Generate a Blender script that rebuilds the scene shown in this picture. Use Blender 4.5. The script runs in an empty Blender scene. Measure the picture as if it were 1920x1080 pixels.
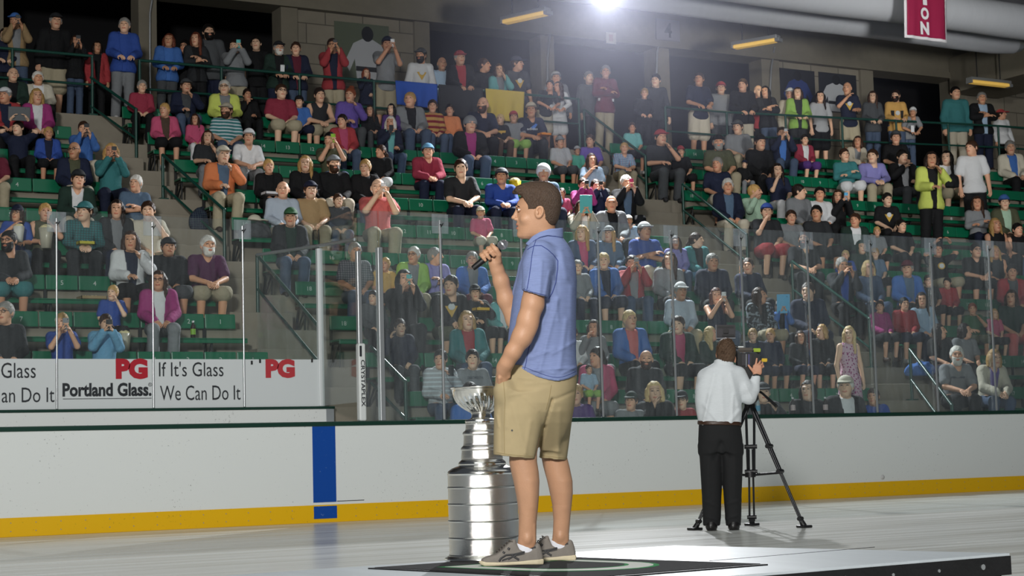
import bpy, bmesh, math, random
import numpy as np
from mathutils import Vector, Matrix, Quaternion
from mathutils.bvhtree import BVHTree

SC = bpy.context.scene
COL = SC.collection
random.seed(7)
rng = np.random.default_rng(7)
PI = math.pi

# ------------------------------------------------------------------ camera
FPX = 3300.0
HCAM = 0.78
def _pv(x, y):
    return np.array([(x - 960) / FPX, -(y - 540) / FPX, -1.0])
_B = _pv(6770, 690)
_A = _pv(960, 845)
_U = np.cross(_B, _A); _U /= np.linalg.norm(_U)
if _U[1] < 0: _U = -_U
_X = _B / np.linalg.norm(_B)
_Y = np.cross(_U, _X)
MC = np.array([_X, _Y, _U])            # camera -> world
CAMP = np.array([0.0, 0.0, HCAM])
def ray(x, y): return MC @ _pv(x, y)
def onZ(x, y, z):
    d = ray(x, y); return CAMP + d * ((z - HCAM) / d[2])
def onY(x, y, Y):
    d = ray(x, y); return CAMP + d * (Y / d[1])
def onPlane(x, y, z0, y0, s):
    d = ray(x, y); return CAMP + d * ((z0 - s * y0 - HCAM) / (d[2] - s * d[1]))
def atD(x, y, dep): return CAMP + ray(x, y) * dep
def proj(p):
    q = MC.T @ (np.asarray(p, float) - CAMP)
    return 960 + FPX * q[0] / -q[2], 540 - FPX * q[1] / -q[2], -q[2]

cd = bpy.data.cameras.new('camera')
cam = bpy.data.objects.new('camera', cd); COL.objects.link(cam)
cd.sensor_width = 36.0
cd.lens = FPX / 1920 * 36.0
cd.clip_start = 0.1; cd.clip_end = 200
_m = Matrix([list(MC[0]) + [0], list(MC[1]) + [0], list(MC[2]) + [HCAM], [0, 0, 0, 1]])
cam.matrix_world = _m
cd.dof.use_dof = True
cd.dof.focus_distance = 8.55
cd.dof.aperture_fstop = 15
SC.camera = cam

# ------------------------------------------------------------------ world, lights, exposure
W = bpy.data.worlds.new('world'); SC.world = W
W.use_nodes = True
W.node_tree.nodes['Background'].inputs['Color'].default_value = (0.75, 0.85, 1.0, 1)
W.node_tree.nodes['Background'].inputs['Strength'].default_value = 0.2

def aim(o, p, t):
    o.location = p
    o.rotation_euler = (Vector(t) - Vector(p)).to_track_quat('-Z', 'Y').to_euler()
def area(name, p, t, sx, sy, power, col=(1, 1, 1), spread=180):
    l = bpy.data.lights.new(name, 'AREA'); l.shape = 'RECTANGLE'; l.size = sx; l.size_y = sy
    l.energy = power; l.color = col; l.spread = math.radians(spread)
    o = bpy.data.objects.new(name, l); COL.objects.link(o); aim(o, p, t); return o
GLOW_HAZE = 0.0052
# rows of arena lamps above the ice and the photographers' strobe beside the bench
area('arena_lamps_near', (2, 3, 11.5), (8, 15, 0), 14, 8, 2000, (0.96, 1, 0.97))
area('arena_lamps_far', (13, 9, 11.5), (14, 19, 0), 14, 6, 450, (0.96, 1, 0.97))
area('side_strobe', (-5.5, -5, 6.0), (8.5, 19, 3.6), 1.6, 1.6, 4700, (1, 0.98, 0.95), 110)
area('duct_fill_light', (15.5, 10, 5), (24, 27, 9.6), 1.2, 1.2, 420, (1, .99, .97), 46)  # fill lamp added out of view to brighten the ceiling ducts
SPOT_P = (17.05, 26.2, 8.95)
sl = bpy.data.lights.new('back_strobe', 'SPOT'); sl.energy = 26000; sl.spot_size = math.radians(125); sl.spot_blend = 0.6
sl.shadow_soft_size = 0.12; sl.color = (0.95, 0.97, 1.0)
so = bpy.data.objects.new('back_strobe', sl); COL.objects.link(so); aim(so, SPOT_P, (9.0, 8.0, -1.0))

SC.view_settings.view_transform = 'Standard'
SC.view_settings.look = 'None'
SC.view_settings.exposure = -1.9
SC.view_settings.gamma = 1.0
SC.view_settings.use_curve_mapping = False
SC.cycles.transparent_max_bounces = 24
SC.cycles.max_bounces = 7
SC.cycles.diffuse_bounces = 3
SC.cycles.glossy_bounces = 4
SC.cycles.caustics_reflective = False
SC.cycles.caustics_refractive = False

# ------------------------------------------------------------------ rink and stand geometry
YB = 19.21                                   # rink face of the boards
def ysb(r): return 20.71 + 0.8 * (r - 1)     # seat back of row r
def zfl(r): return 0.84 + 0.555 * (r - 1)    # tread of row r
def edge(Y, x0, y0, s): return x0 + s * (Y - y0)
def left_end(Y): return edge(Y, 8.55, 22.3, -0.18)
def mid_a(Y): return edge(Y, 10.15, 20.7, -0.21)
def mid_b(Y): return edge(Y, 18.5, 20.7, -0.27)
def right_a(Y): return edge(Y, 20.15, 21.5, -0.31)
YWALK = ysb(10) + 0.1
ZWALK = 6.42
YWALL = 31.21
def zwalk(x): return ZWALK + 0.25 * min(1, max(0, (x - 21) / 8.0))

# ------------------------------------------------------------------ helpers
def srgb(h):
    h = h.lstrip('#')
    v = [int(h[i:i + 2], 16) / 255 for i in (0, 2, 4)]
    return tuple(c / 12.92 if c <= 0.04045 else ((c + 0.055) / 1.055) ** 2.4 for c in v)

def obj(name, me, mat=None, parent=None, loc=None):
    o = bpy.data.objects.new(name, me); COL.objects.link(o)
    if mat is not None and me is not None and len(me.materials) == 0:
        for m in (mat if isinstance(mat, (list, tuple)) else [mat]): me.materials.append(m)
    if parent is not None: o.parent = parent
    if loc is not None: o.location = loc
    return o
def tag(o, label, cat, group=None, kind=None):
    o['label'] = label; o['category'] = cat
    if group: o['group'] = group
    if kind: o['kind'] = kind
    return o
def struct(o):
    o['kind'] = 'structure'; return o
def empty(name, loc=(0, 0, 0), rz=0):
    o = bpy.data.objects.new(name, None); COL.objects.link(o); o.location = loc
    o.rotation_euler = (0, 0, rz); o.empty_display_size = 0.2; return o

class MB:
    """collects shapes for one mesh"""
    def __init__(s): s.v = []; s.f = []; s.m = []; s.sm = []
    def add(s, v, f, mi=0, smooth=False):
        b = len(s.v); s.v += [tuple(map(float, p)) for p in v]
        for q in f: s.f.append(tuple(b + i for i in q)); s.m.append(mi); s.sm.append(smooth)
    def box(s, lo, hi, mi=0, bev=0.0, M=None):
        x0, y0, z0 = lo; x1, y1, z1 = hi
        if bev <= 0:
            v = [(x0, y0, z0), (x1, y0, z0), (x1, y1, z0), (x0, y1, z0), (x0, y0, z1), (x1, y0, z1), (x1, y1, z1), (x0, y1, z1)]
            f = [(0, 3, 2, 1), (4, 5, 6, 7), (0, 1, 5, 4), (1, 2, 6, 5), (2, 3, 7, 6), (3, 0, 4, 7)]
        else:
            bm = bmesh.new(); bmesh.ops.create_cube(bm, size=1)
            for q in bm.verts: q.co = Vector(((x0 + x1) / 2 + q.co.x * (x1 - x0), (y0 + y1) / 2 + q.co.y * (y1 - y0), (z0 + z1) / 2 + q.co.z * (z1 - z0)))
            bmesh.ops.bevel(bm, geom=bm.edges[:], offset=bev, segments=2, profile=0.5, affect='EDGES')
            bm.verts.index_update()
            v = [tuple(q.co) for q in bm.verts]; f = [tuple(q.index for q in p.verts) for p in bm.faces]; bm.free()
        if M is not None: v = [tuple(M @ Vector(p)) for p in v]
        s.add(v, f, mi)
    def tube(s, pts, r, n=10, mi=0, caps=True, closed=False):
        pts = [np.asarray(p, float) for p in pts]; N = len(pts)
        rs = r if isinstance(r, (list, tuple, np.ndarray)) else [r] * N
        rings = []; prev = None
        for i, p in enumerate(pts):
            if closed: t = pts[(i + 1) % N] - pts[i - 1]
            else: t = pts[min(i + 1, N - 1)] - pts[max(i - 1, 0)]
            t = t / (np.linalg.norm(t) + 1e-12)
            if prev is None:
                a = np.array([0, 0, 1.0]) if abs(t[2]) < 0.9 else np.array([1.0, 0, 0])
                u = np.cross(t, a)
            else: u = prev - t * np.dot(prev, t)
            u /= np.linalg.norm(u) + 1e-12; w = np.cross(t, u); prev = u
            rings.append([p + rs[i] * (math.cos(2 * PI * k / n) * u + math.sin(2 * PI * k / n) * w) for k in range(n)])
        v = [q for R in rings for q in R]; f = []
        for i in range(N if closed else N - 1):
            j = (i + 1) % N
            for k in range(n):
                f.append((i * n + k, i * n + (k + 1) % n, j * n + (k + 1) % n, j * n + k))
        s.add(v, f, mi, True)
        if caps and not closed:
            s.add(rings[0], [tuple(range(n))[::-1]], mi); s.add(rings[-1], [tuple(range(n))], mi)
    def lathe(s, prof, c=(0, 0, 0), n=48, mi=0, rmod=None):
        v = []; f = []; N = len(prof)
        for i, (r, z) in enumerate(prof):
            for k in range(n):
                a = 2 * PI * k / n; rr = r * (rmod(a, z, i) if rmod else 1)
                v.append((c[0] + rr * math.cos(a), c[1] + rr * math.sin(a), c[2] + z))
        for i in range(N - 1):
            for k in range(n):
                f.append((i * n + k, i * n + (k + 1) % n, (i + 1) * n + (k + 1) % n, (i + 1) * n + k))
        s.add(v, f, mi, True)
    def poly(s, pts, mi=0): s.add(pts, [tuple(range(len(pts)))], mi)
    def extrude(s, pts, d, mi=0):
        """closed outline pts (3D) pushed along vector d"""
        n = len(pts); a = [np.asarray(p, float) for p in pts]; b = [p + np.asarray(d, float) for p in a]
        s.add(a + b, [tuple(range(n))[::-1], tuple(range(n, 2 * n))] + [(i, (i + 1) % n, n + (i + 1) % n, n + i) for i in range(n)], mi)
    def mesh(s, name, mats=None):
        me = bpy.data.meshes.new(name); me.from_pydata(s.v, [], s.f)
        me.polygons.foreach_set('material_index', s.m); me.polygons.foreach_set('use_smooth', s.sm)
        if mats:
            for m in (mats if isinstance(mats, (list, tuple)) else [mats]): me.materials.append(m)
        me.update(); return me
    def build(s, name, mats, parent=None, loc=None):
        return obj(name, s.mesh(name, mats), None, parent, loc)

# ------------------------------------------------------------------ materials
def new_mat(name):
    m = bpy.data.materials.new(name); m.use_nodes = True
    nt = m.node_tree; return m, nt, nt.nodes['Principled BSDF']
def N(nt, t, **kw):
    n = nt.nodes.new(t)
    for k, v in kw.items(): setattr(n, k, v)
    return n
def plain(name, col, rough=0.5, metal=0.0, bump=0.0, bscale=60, var=0.0, vscale=8, spec=0.5, stretch=(1, 1, 1)):
    m, nt, b = new_mat(name)
    c = srgb(col) if isinstance(col, str) else col
    b.inputs['Base Color'].default_value = (*c, 1); b.inputs['Roughness'].default_value = rough
    b.inputs['Metallic'].default_value = metal; b.inputs['Specular IOR Level'].default_value = spec
    if bump or var:
        tc = N(nt, 'ShaderNodeTexCoord'); mp = N(nt, 'ShaderNodeMapping'); mp.inputs['Scale'].default_value = stretch
        nt.links.new(tc.outputs['Object'], mp.inputs['Vector'])
    if bump:
        nz = N(nt, 'ShaderNodeTexNoise'); nz.inputs['Scale'].default_value = bscale; nz.inputs['Detail'].default_value = 4
        nt.links.new(mp.outputs[0], nz.inputs['Vector'])
        bp = N(nt, 'ShaderNodeBump'); bp.inputs['Strength'].default_value = bump; bp.inputs['Distance'].default_value = 0.01
        nt.links.new(nz.outputs['Fac'], bp.inputs['Height']); nt.links.new(bp.outputs[0], b.inputs['Normal'])
    if var:
        n2 = N(nt, 'ShaderNodeTexNoise'); n2.inputs['Scale'].default_value = vscale; n2.inputs['Detail'].default_value = 5
        nt.links.new(mp.outputs[0], n2.inputs['Vector'])
        mx = N(nt, 'ShaderNodeMix', data_type='RGBA'); mx.inputs['A'].default_value = (*[x * (1 - var) for x in c], 1)
        mx.inputs['B'].default_value = (*[min(1, x * (1 + var)) for x in c], 1)
        nt.links.new(n2.outputs['Fac'], mx.inputs['Factor']); nt.links.new(mx.outputs['Result'], b.inputs['Base Color'])
    return m
def emit(name, col, s):
    m, nt, b = new_mat(name); c = srgb(col) if isinstance(col, str) else col
    b.inputs['Base Color'].default_value = (*c, 1)
    b.inputs['Emission Color'].default_value = (*c, 1); b.inputs['Emission Strength'].default_value = s; return m

_txt = {}
def text_mesh(s, bold=0.0, key=None):
    k = (s, bold)
    if k in _txt: return _txt[k]
    c = bpy.data.curves.new('lettering', 'FONT'); c.body = s; c.size = 1; c.offset = bold; c.fill_mode = 'BOTH'; c.resolution_u = 3
    o = bpy.data.objects.new('lettering', c); COL.objects.link(o)
    bpy.context.view_layer.update()
    me = bpy.data.meshes.new_from_object(o.evaluated_get(bpy.context.evaluated_depsgraph_get()))
    bpy.data.objects.remove(o)
    co = np.array([v.co[:] for v in me.vertices]); lo = co.min(0); hi = co.max(0)
    _txt[k] = (me, lo, hi); return _txt[k]
def text_on(s, name, origin, ux, uz, w, h, mat, parent=None, bold=0.0, lift=0.002):
    """text filling a w x h box; origin lower-left corner; ux, uz unit vectors; pushed out along ux x uz"""
    me0, lo, hi = text_mesh(s, bold)
    me = me0.copy(); me.materials.clear(); me.materials.append(mat)
    ux = np.asarray(ux, float); uz = np.asarray(uz, float); nrm = np.cross(ux, uz)
    co = np.array([v.co[:] for v in me.vertices]); a = (co - lo) / np.maximum(hi - lo, 1e-6)
    P = np.asarray(origin, float) + a[:, :1] * w * ux + a[:, 1:2] * h * uz + nrm * lift
    for v, p in zip(me.vertices, P): v.co = p
    me.name = name; me.update()
    return obj(name, me, None, parent)
# ------------------------------------------------------------------ implicit surfaces -> meshes
def grid3(lo, hi, h):
    ax = [np.arange(lo[i], hi[i] + h, h, dtype=np.float32) for i in range(3)]
    return ax, (ax[0][:, None, None], ax[1][None, :, None], ax[2][None, None, :])
def rc(P, a, b, ra, rb):
    x, y, z = P; a = np.asarray(a, np.float32); d = np.asarray(b, np.float32) - a; L = float((d * d).sum()) + 1e-12
    px, py, pz = x - a[0], y - a[1], z - a[2]
    t = np.clip((px * d[0] + py * d[1] + pz * d[2]) / L, 0, 1)
    return np.sqrt((px - t * d[0]) ** 2 + (py - t * d[1]) ** 2 + (pz - t * d[2]) ** 2) - (ra + (rb - ra) * t)
def el(P, c, r, R=None):
    x, y, z = P; px, py, pz = x - c[0], y - c[1], z - c[2]
    if R is not None:
        px, py, pz = (R[0][0] * px + R[1][0] * py + R[2][0] * pz, R[0][1] * px + R[1][1] * py + R[2][1] * pz, R[0][2] * px + R[1][2] * py + R[2][2] * pz)
    k0 = np.sqrt((px / r[0]) ** 2 + (py / r[1]) ** 2 + (pz / r[2]) ** 2)
    k1 = np.sqrt((px / r[0] ** 2) ** 2 + (py / r[1] ** 2) ** 2 + (pz / r[2] ** 2) ** 2) + 1e-6
    return k0 * (k0 - 1) / k1
def bx(P, c, h, r=0.0):
    q = [np.abs(P[i] - c[i]) - (h[i] - r) for i in range(3)]
    o = np.sqrt(np.maximum(q[0], 0) ** 2 + np.maximum(q[1], 0) ** 2 + np.maximum(q[2], 0) ** 2)
    return o + np.minimum(np.maximum(np.maximum(q[0], q[1]), q[2]), 0) - r
def smin(a, b, k):
    if k <= 0: return np.minimum(a, b)
    h = np.maximum(k - np.abs(a - b), 0) / k
    return np.minimum(a, b) - h * h * k * 0.25
def smax(a, b, k): return -smin(-a, -b, k)
def un(*fs, k=0.03):
    r = fs[0]
    for f in fs[1:]: r = smin(r, f, k)
    return r
def nets(F, ax):
    """naive surface nets on a rectilinear grid -> verts, quads"""
    F = np.ascontiguousarray(np.broadcast_to(F, tuple(len(a) for a in ax))).astype(np.float32)
    S = F < 0
    nx, ny, nz = F.shape
    acc = np.zeros((nx - 1, ny - 1, nz - 1, 3), np.float32); cnt = np.zeros((nx - 1, ny - 1, nz - 1), np.float32)
    quads = []
    for d in range(3):
        sl0 = [slice(None)] * 3; sl1 = [slice(None)] * 3; sl0[d] = slice(0, -1); sl1[d] = slice(1, None)
        A, B = F[tuple(sl0)], F[tuple(sl1)]; cr = S[tuple(sl0)] != S[tuple(sl1)]
        I = np.argwhere(cr)
        if not len(I): continue
        a = A[cr]; b = B[cr]; t = a / (a - b)
        pos = np.stack([ax[k][I[:, k]] for k in range(3)], 1)
        pos[:, d] += t * (ax[d][I[:, d] + 1] - ax[d][I[:, d]])
        e1, e2 = [k for k in range(3) if k != d]
        cells = []
        for o1, o2 in ((-1, -1), (0, -1), (0, 0), (-1, 0)):
            c = I.copy(); c[:, e1] += o1; c[:, e2] += o2
            ok = (c >= 0).all(1) & (c[:, 0] < nx - 1) & (c[:, 1] < ny - 1) & (c[:, 2] < nz - 1)
            np.add.at(acc, tuple(c[ok].T), pos[ok]); np.add.at(cnt, tuple(c[ok].T), 1)
            cells.append((c, ok))
        good = cells[0][1] & cells[1][1] & cells[2][1] & cells[3][1]
        q = np.stack([np.ravel_multi_index(np.clip(c, 0, None)[good].T, cnt.shape, mode='clip') for c, _ in cells], 1)
        flip = (a[good] < 0) if d != 1 else (a[good] >= 0)
        q[~flip] = q[~flip][:, ::-1]
        quads.append(q)
    m = cnt > 0; V = acc[m] / cnt[m][:, None]
    idx = np.full(cnt.size, -1, np.int64); idx[np.flatnonzero(m.ravel())] = np.arange(len(V))
    Q = idx[np.concatenate(quads)] if quads else np.zeros((0, 4), int)
    return V, Q
def relax(V, Q, it, lam=0.5):
    if it <= 0: return V
    E = np.concatenate([Q[:, [0, 1]], Q[:, [1, 2]], Q[:, [2, 3]], Q[:, [3, 0]]])
    E = np.concatenate([E, E[:, ::-1]])
    n = np.bincount(E[:, 0], minlength=len(V)).astype(np.float32)
    for i in range(it):
        s = np.zeros_like(V)
        for k in range(3): s[:, k] = np.bincount(E[:, 0], V[E[:, 1], k], len(V))
        L = s / np.maximum(n, 1)[:, None] - V
        V = V + (lam if i % 2 == 0 else -lam * 1.04) * L
    return V
def sdf_mesh(name, F, ax, mats=None, it=2, xf=None, matfn=None):
    V, Q = nets(F, ax)
    V = relax(V, Q, it)
    mi = None
    if matfn is not None: mi = matfn(V[Q].mean(1))
    if xf is not None: V = xf(V)
    return raw_mesh(name, V, Q, mats, mi)
def raw_mesh(name, V, Q, mats=None, mi=None):
    me = bpy.data.meshes.new(name)
    me.vertices.add(len(V)); me.vertices.foreach_set('co', np.ascontiguousarray(V, np.float32).ravel())
    me.loops.add(len(Q) * 4); me.loops.foreach_set('vertex_index', np.ascontiguousarray(Q, np.int32).ravel())
    me.polygons.add(len(Q)); me.polygons.foreach_set('loop_start', np.arange(0, len(Q) * 4, 4, dtype=np.int32))
    me.polygons.foreach_set('use_smooth', np.ones(len(Q), bool))
    if mi is not None: me.polygons.foreach_set('material_index', np.ascontiguousarray(mi, np.int32))
    if mats:
        for m in (mats if isinstance(mats, (list, tuple)) else [mats]): me.materials.append(m)
    me.update(calc_edges=True); return me
def rotm(yaw=0, pitch=0, roll=0):
    return np.array(Matrix.Rotation(yaw, 3, 'Z') @ Matrix.Rotation(pitch, 3, 'X') @ Matrix.Rotation(roll, 3, 'Y'), dtype=np.float32)
# ------------------------------------------------------------------ setting materials
def concrete(name, c, rough=0.85, var=0.25, blocks=None):
    m, nt, b = new_mat(name); c = srgb(c)
    tc = N(nt, 'ShaderNodeTexCoord')
    nz = N(nt, 'ShaderNodeTexNoise'); nz.inputs['Scale'].default_value = 2.2; nz.inputs['Detail'].default_value = 9; nz.inputs['Roughness'].default_value = 0.7
    nt.links.new(tc.outputs['Object'], nz.inputs['Vector'])
    mx = N(nt, 'ShaderNodeMix', data_type='RGBA')
    mx.inputs['A'].default_value = (*[x * (1 - var) for x in c], 1); mx.inputs['B'].default_value = (*[min(1, x * (1 + var)) for x in c], 1)
    nt.links.new(nz.outputs['Fac'], mx.inputs['Factor'])
    out = mx.outputs['Result']
    bp = N(nt, 'ShaderNodeBump'); bp.inputs['Strength'].default_value = 0.25; bp.inputs['Distance'].default_value = 0.02
    if blocks:
        sx = N(nt, 'ShaderNodeSeparateXYZ'); cx = N(nt, 'ShaderNodeCombineXYZ')
        nt.links.new(tc.outputs['Object'], sx.inputs[0]); nt.links.new(sx.outputs[0], cx.inputs[0]); nt.links.new(sx.outputs[2], cx.inputs[1])
        br = N(nt, 'ShaderNodeTexBrick'); br.inputs['Scale'].default_value = 1.0
        br.inputs['Brick Width'].default_value = blocks[0]; br.inputs['Row Height'].default_value = blocks[1]
        br.inputs['Mortar Size'].default_value = 0.012; br.inputs['Mortar Smooth'].default_value = 0.2
        br.inputs['Color1'].default_value = (1, 1, 1, 1); br.inputs['Color2'].default_value = (0.86, 0.86, 0.86, 1); br.inputs['Mortar'].default_value = (0.42, 0.42, 0.42, 1)
        nt.links.new(cx.outputs[0], br.inputs['Vector'])
        m2 = N(nt, 'ShaderNodeMix', data_type='RGBA', blend_type='MULTIPLY'); m2.inputs['Factor'].default_value = 1
        nt.links.new(out, m2.inputs['A']); nt.links.new(br.outputs['Color'], m2.inputs['B']); out = m2.outputs['Result']
        nt.links.new(br.outputs['Fac'], bp.inputs['Height']); bp.invert = True
    else:
        nt.links.new(nz.outputs['Fac'], bp.inputs['Height'])
    nt.links.new(out, b.inputs['Base Color']); nt.links.new(bp.outputs[0], b.inputs['Normal'])
    b.inputs['Roughness'].default_value = rough; return m
M_CONC = concrete('stand_concrete', '#8c8577')
M_BEAM = concrete('beam_concrete', '#7d7768')
M_BLOCK = concrete('block_wall', '#8d8677', blocks=(0.81, 0.4))
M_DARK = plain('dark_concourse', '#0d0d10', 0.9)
M_DECK = concrete('deck_concrete', '#55555a')
M_GREEN = plain('bench_green', '#0d6a4a', 0.32, var=0.12, vscale=3)
M_RAIL = plain('rail_green', '#16443a', 0.3)
M_STEEL = plain('bracket_steel', '#1a1c1c', 0.5)
M_ALU = plain('aluminium', '#c2c6c8', 0.32, 0.7)
M_CAP = plain('cap_green', '#12372c', 0.35)
M_WHITE = plain('white_paint', '#d8dcda', 0.4)
M_NUM = plain('number_paint', '#b9c4bd', 0.6)

def ice_mat():
    m, nt, b = new_mat('ice')
    tc = N(nt, 'ShaderNodeTexCoord'); mp = N(nt, 'ShaderNodeMapping'); mp.inputs['Scale'].default_value = (0.16, 3.2, 1); mp.inputs['Rotation'].default_value = (0, 0, 0.12)
    nt.links.new(tc.outputs['Object'], mp.inputs['Vector'])
    nz = N(nt, 'ShaderNodeTexNoise'); nz.inputs['Scale'].default_value = 1.6; nz.inputs['Detail'].default_value = 7; nz.inputs['Roughness'].default_value = 0.62; nz.inputs['Distortion'].default_value = 0.4
    nt.links.new(mp.outputs[0], nz.inputs['Vector'])
    r = N(nt, 'ShaderNodeValToRGB'); e = r.color_ramp.elements
    e[0].position = 0.33; e[0].color = (0.49, 0.485, 0.44, 1); e[1].position = 0.62; e[1].color = (0.74, 0.755, 0.73, 1)
    nt.links.new(nz.outputs['Fac'], r.inputs[0]); nt.links.new(r.outputs[0], b.inputs['Base Color'])
    r2 = N(nt, 'ShaderNodeMapRange'); r2.inputs['To Min'].default_value = 0.16; r2.inputs['To Max'].default_value = 0.34
    nt.links.new(nz.outputs['Fac'], r2.inputs['Value']); nt.links.new(r2.outputs[0], b.inputs['Roughness'])
    bp = N(nt, 'ShaderNodeBump'); bp.inputs['Strength'].default_value = 0.06; bp.inputs['Distance'].default_value = 0.01
    nt.links.new(nz.outputs['Fac'], bp.inputs['Height']); nt.links.new(bp.outputs[0], b.inputs['Normal'])
    b.inputs['Specular IOR Level'].default_value = 0.1; return m
def scuffed(name, c, dark='#4a4c4c', amount=1.0):
    m, nt, b = new_mat(name); c = srgb(c)
    tc = N(nt, 'ShaderNodeTexCoord')
    n1 = N(nt, 'ShaderNodeTexNoise'); n1.inputs['Scale'].default_value = 38; n1.inputs['Detail'].default_value = 3; n1.inputs['Roughness'].default_value = 0.6
    n2 = N(nt, 'ShaderNodeTexNoise'); n2.inputs['Scale'].default_value = 1.3; n2.inputs['Detail'].default_value = 2
    nt.links.new(tc.outputs['Object'], n1.inputs['Vector']); nt.links.new(tc.outputs['Object'], n2.inputs['Vector'])
    a = N(nt, 'ShaderNodeMath', operation='MULTIPLY_ADD'); a.inputs[1].default_value = 0.22; a.inputs[2].default_value = -0.11
    nt.links.new(n2.outputs['Fac'], a.inputs[0])
    s = N(nt, 'ShaderNodeMath', operation='ADD'); nt.links.new(n1.outputs['Fac'], s.inputs[0]); nt.links.new(a.outputs[0], s.inputs[1])
    r = N(nt, 'ShaderNodeMapRange'); r.inputs['From Min'].default_value = 0.668; r.inputs['From Max'].default_value = 0.74
    r.inputs['To Max'].default_value = 0.75 * amount
    nt.links.new(s.outputs[0], r.inputs['Value'])
    mx = N(nt, 'ShaderNodeMix', data_type='RGBA'); mx.inputs['A'].default_value = (*c, 1); mx.inputs['B'].default_value = (*srgb(dark), 1)
    nt.links.new(r.outputs[0], mx.inputs['Factor']); nt.links.new(mx.outputs['Result'], b.inputs['Base Color'])
    b.inputs['Roughness'].default_value = 0.38; return m
def glass_mat(name, haze=0.05, tint=(0.90, 0.935, 0.93), hz=(0.85, 0.9, 0.95), refl=0.8):
    m = bpy.data.materials.new(name); m.use_nodes = True; nt = m.node_tree; nt.nodes.clear()
    out = N(nt, 'ShaderNodeOutputMaterial'); tr = N(nt, 'ShaderNodeBsdfTransparent'); tr.inputs[0].default_value = (*tint, 1)
    gl = N(nt, 'ShaderNodeBsdfGlossy'); gl.inputs['Roughness'].default_value = 0.02
    df = N(nt, 'ShaderNodeBsdfDiffuse'); df.inputs[0].default_value = (*hz, 1)
    tc = N(nt, 'ShaderNodeTexCoord'); mp = N(nt, 'ShaderNodeMapping'); mp.inputs['Scale'].default_value = (9, 9, 1.1)
    nt.links.new(tc.outputs['Object'], mp.inputs[0])
    nz = N(nt, 'ShaderNodeTexNoise'); nz.inputs['Scale'].default_value = 2.5; nz.inputs['Detail'].default_value = 6
    nt.links.new(mp.outputs[0], nz.inputs['Vector'])
    mr = N(nt, 'ShaderNodeMapRange'); mr.inputs['From Min'].default_value = 0.3; mr.inputs['From Max'].default_value = 0.75; mr.inputs['To Min'].default_value = haze * 0.6; mr.inputs['To Max'].default_value = haze * 1.6
    nt.links.new(nz.outputs['Fac'], mr.inputs['Value'])
    m1 = N(nt, 'ShaderNodeMixShader'); nt.links.new(mr.outputs[0], m1.inputs[0]); nt.links.new(tr.outputs[0], m1.inputs[1]); nt.links.new(df.outputs[0], m1.inputs[2])
    fr = N(nt, 'ShaderNodeFresnel'); fr.inputs[0].default_value = 1.35
    sc = N(nt, 'ShaderNodeMath', operation='MULTIPLY'); sc.inputs[1].default_value = refl; nt.links.new(fr.outputs[0], sc.inputs[0])
    m2 = N(nt, 'ShaderNodeMixShader'); nt.links.new(sc.outputs[0], m2.inputs[0]); nt.links.new(m1.outputs[0], m2.inputs[1]); nt.links.new(gl.outputs[0], m2.inputs[2])
    nt.links.new(m2.outputs[0], out.inputs[0]); return m
M_GLASS = glass_mat('rink_glass', 0.045)
M_GLASS2 = glass_mat('bench_glass', 0.018, (0.94, 0.96, 0.955), refl=0.25)
M_PLATE = glass_mat('clear_plate', 0.13, (0.85, 0.88, 0.9))
M_ICE = ice_mat()
M_BOARD = scuffed('board_white', '#dfe3e1')
M_KICK = scuffed('kick_yellow', '#e6b400', '#6e5a10', 0.6)
M_BLUE = scuffed('line_blue', '#00459c', '#7fa0d0', 0.7)

# ------------------------------------------------------------------ ice
b = MB(); b.box((-25, -15, -0.15), (45, YB + 0.1, 0)); struct(b.build('floor_ice', M_ICE))

# ------------------------------------------------------------------ rink boards
t = empty('dasher_boards', (10, YB, 0)); tag(t, 'long white rink boards with yellow kick plate and dark green cap', 'rink boards')
def at(o, p):                # child keeps world coordinates under an unrotated empty
    o.location = -Vector(p.location); return o
b = MB(); b.box((-3, YB, 0), (34, YB + 0.11, 1.125)); at(b.build('panel', M_BOARD, t), t)
b = MB(); b.box((-3, YB - 0.015, 1.125), (34, YB + 0.14, 1.18), 0, 0.012); at(b.build('cap_rail', M_CAP, t), t)
b = MB(); b.box((-3, YB - 0.012, 0.0), (34, YB + 0.001, 0.205), 0, 0.004); at(b.build('kick_plate', M_KICK, t), t)
xa, xb = onY(586.5, 880, YB)[0], onY(629.5, 880, YB)[0]
b = MB(); b.box((xa, YB - 0.005, 0.235), (xb, YB + 0.002, 1.124)); b.box((xa, YB - 0.017, 0.045), (xb, YB - 0.008, 0.19)); at(b.build('blue_line', M_BLUE, t), t)
b = MB(); b.box((xb + 0.01, YB - 0.003, 0.238), (xb + 0.36, YB + 0.002, 0.246)); at(b.build('panel_seam', M_STEEL, t), t)
b = MB()
for i in range(60):
    xx = 4.7 + i * 0.27
    for z in (0.06, 0.15): b.tube([(xx, YB - 0.016, z), (xx, YB - 0.011, z)], 0.006, 8)
at(b.build('screw', M_ALU, t), t)

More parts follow.
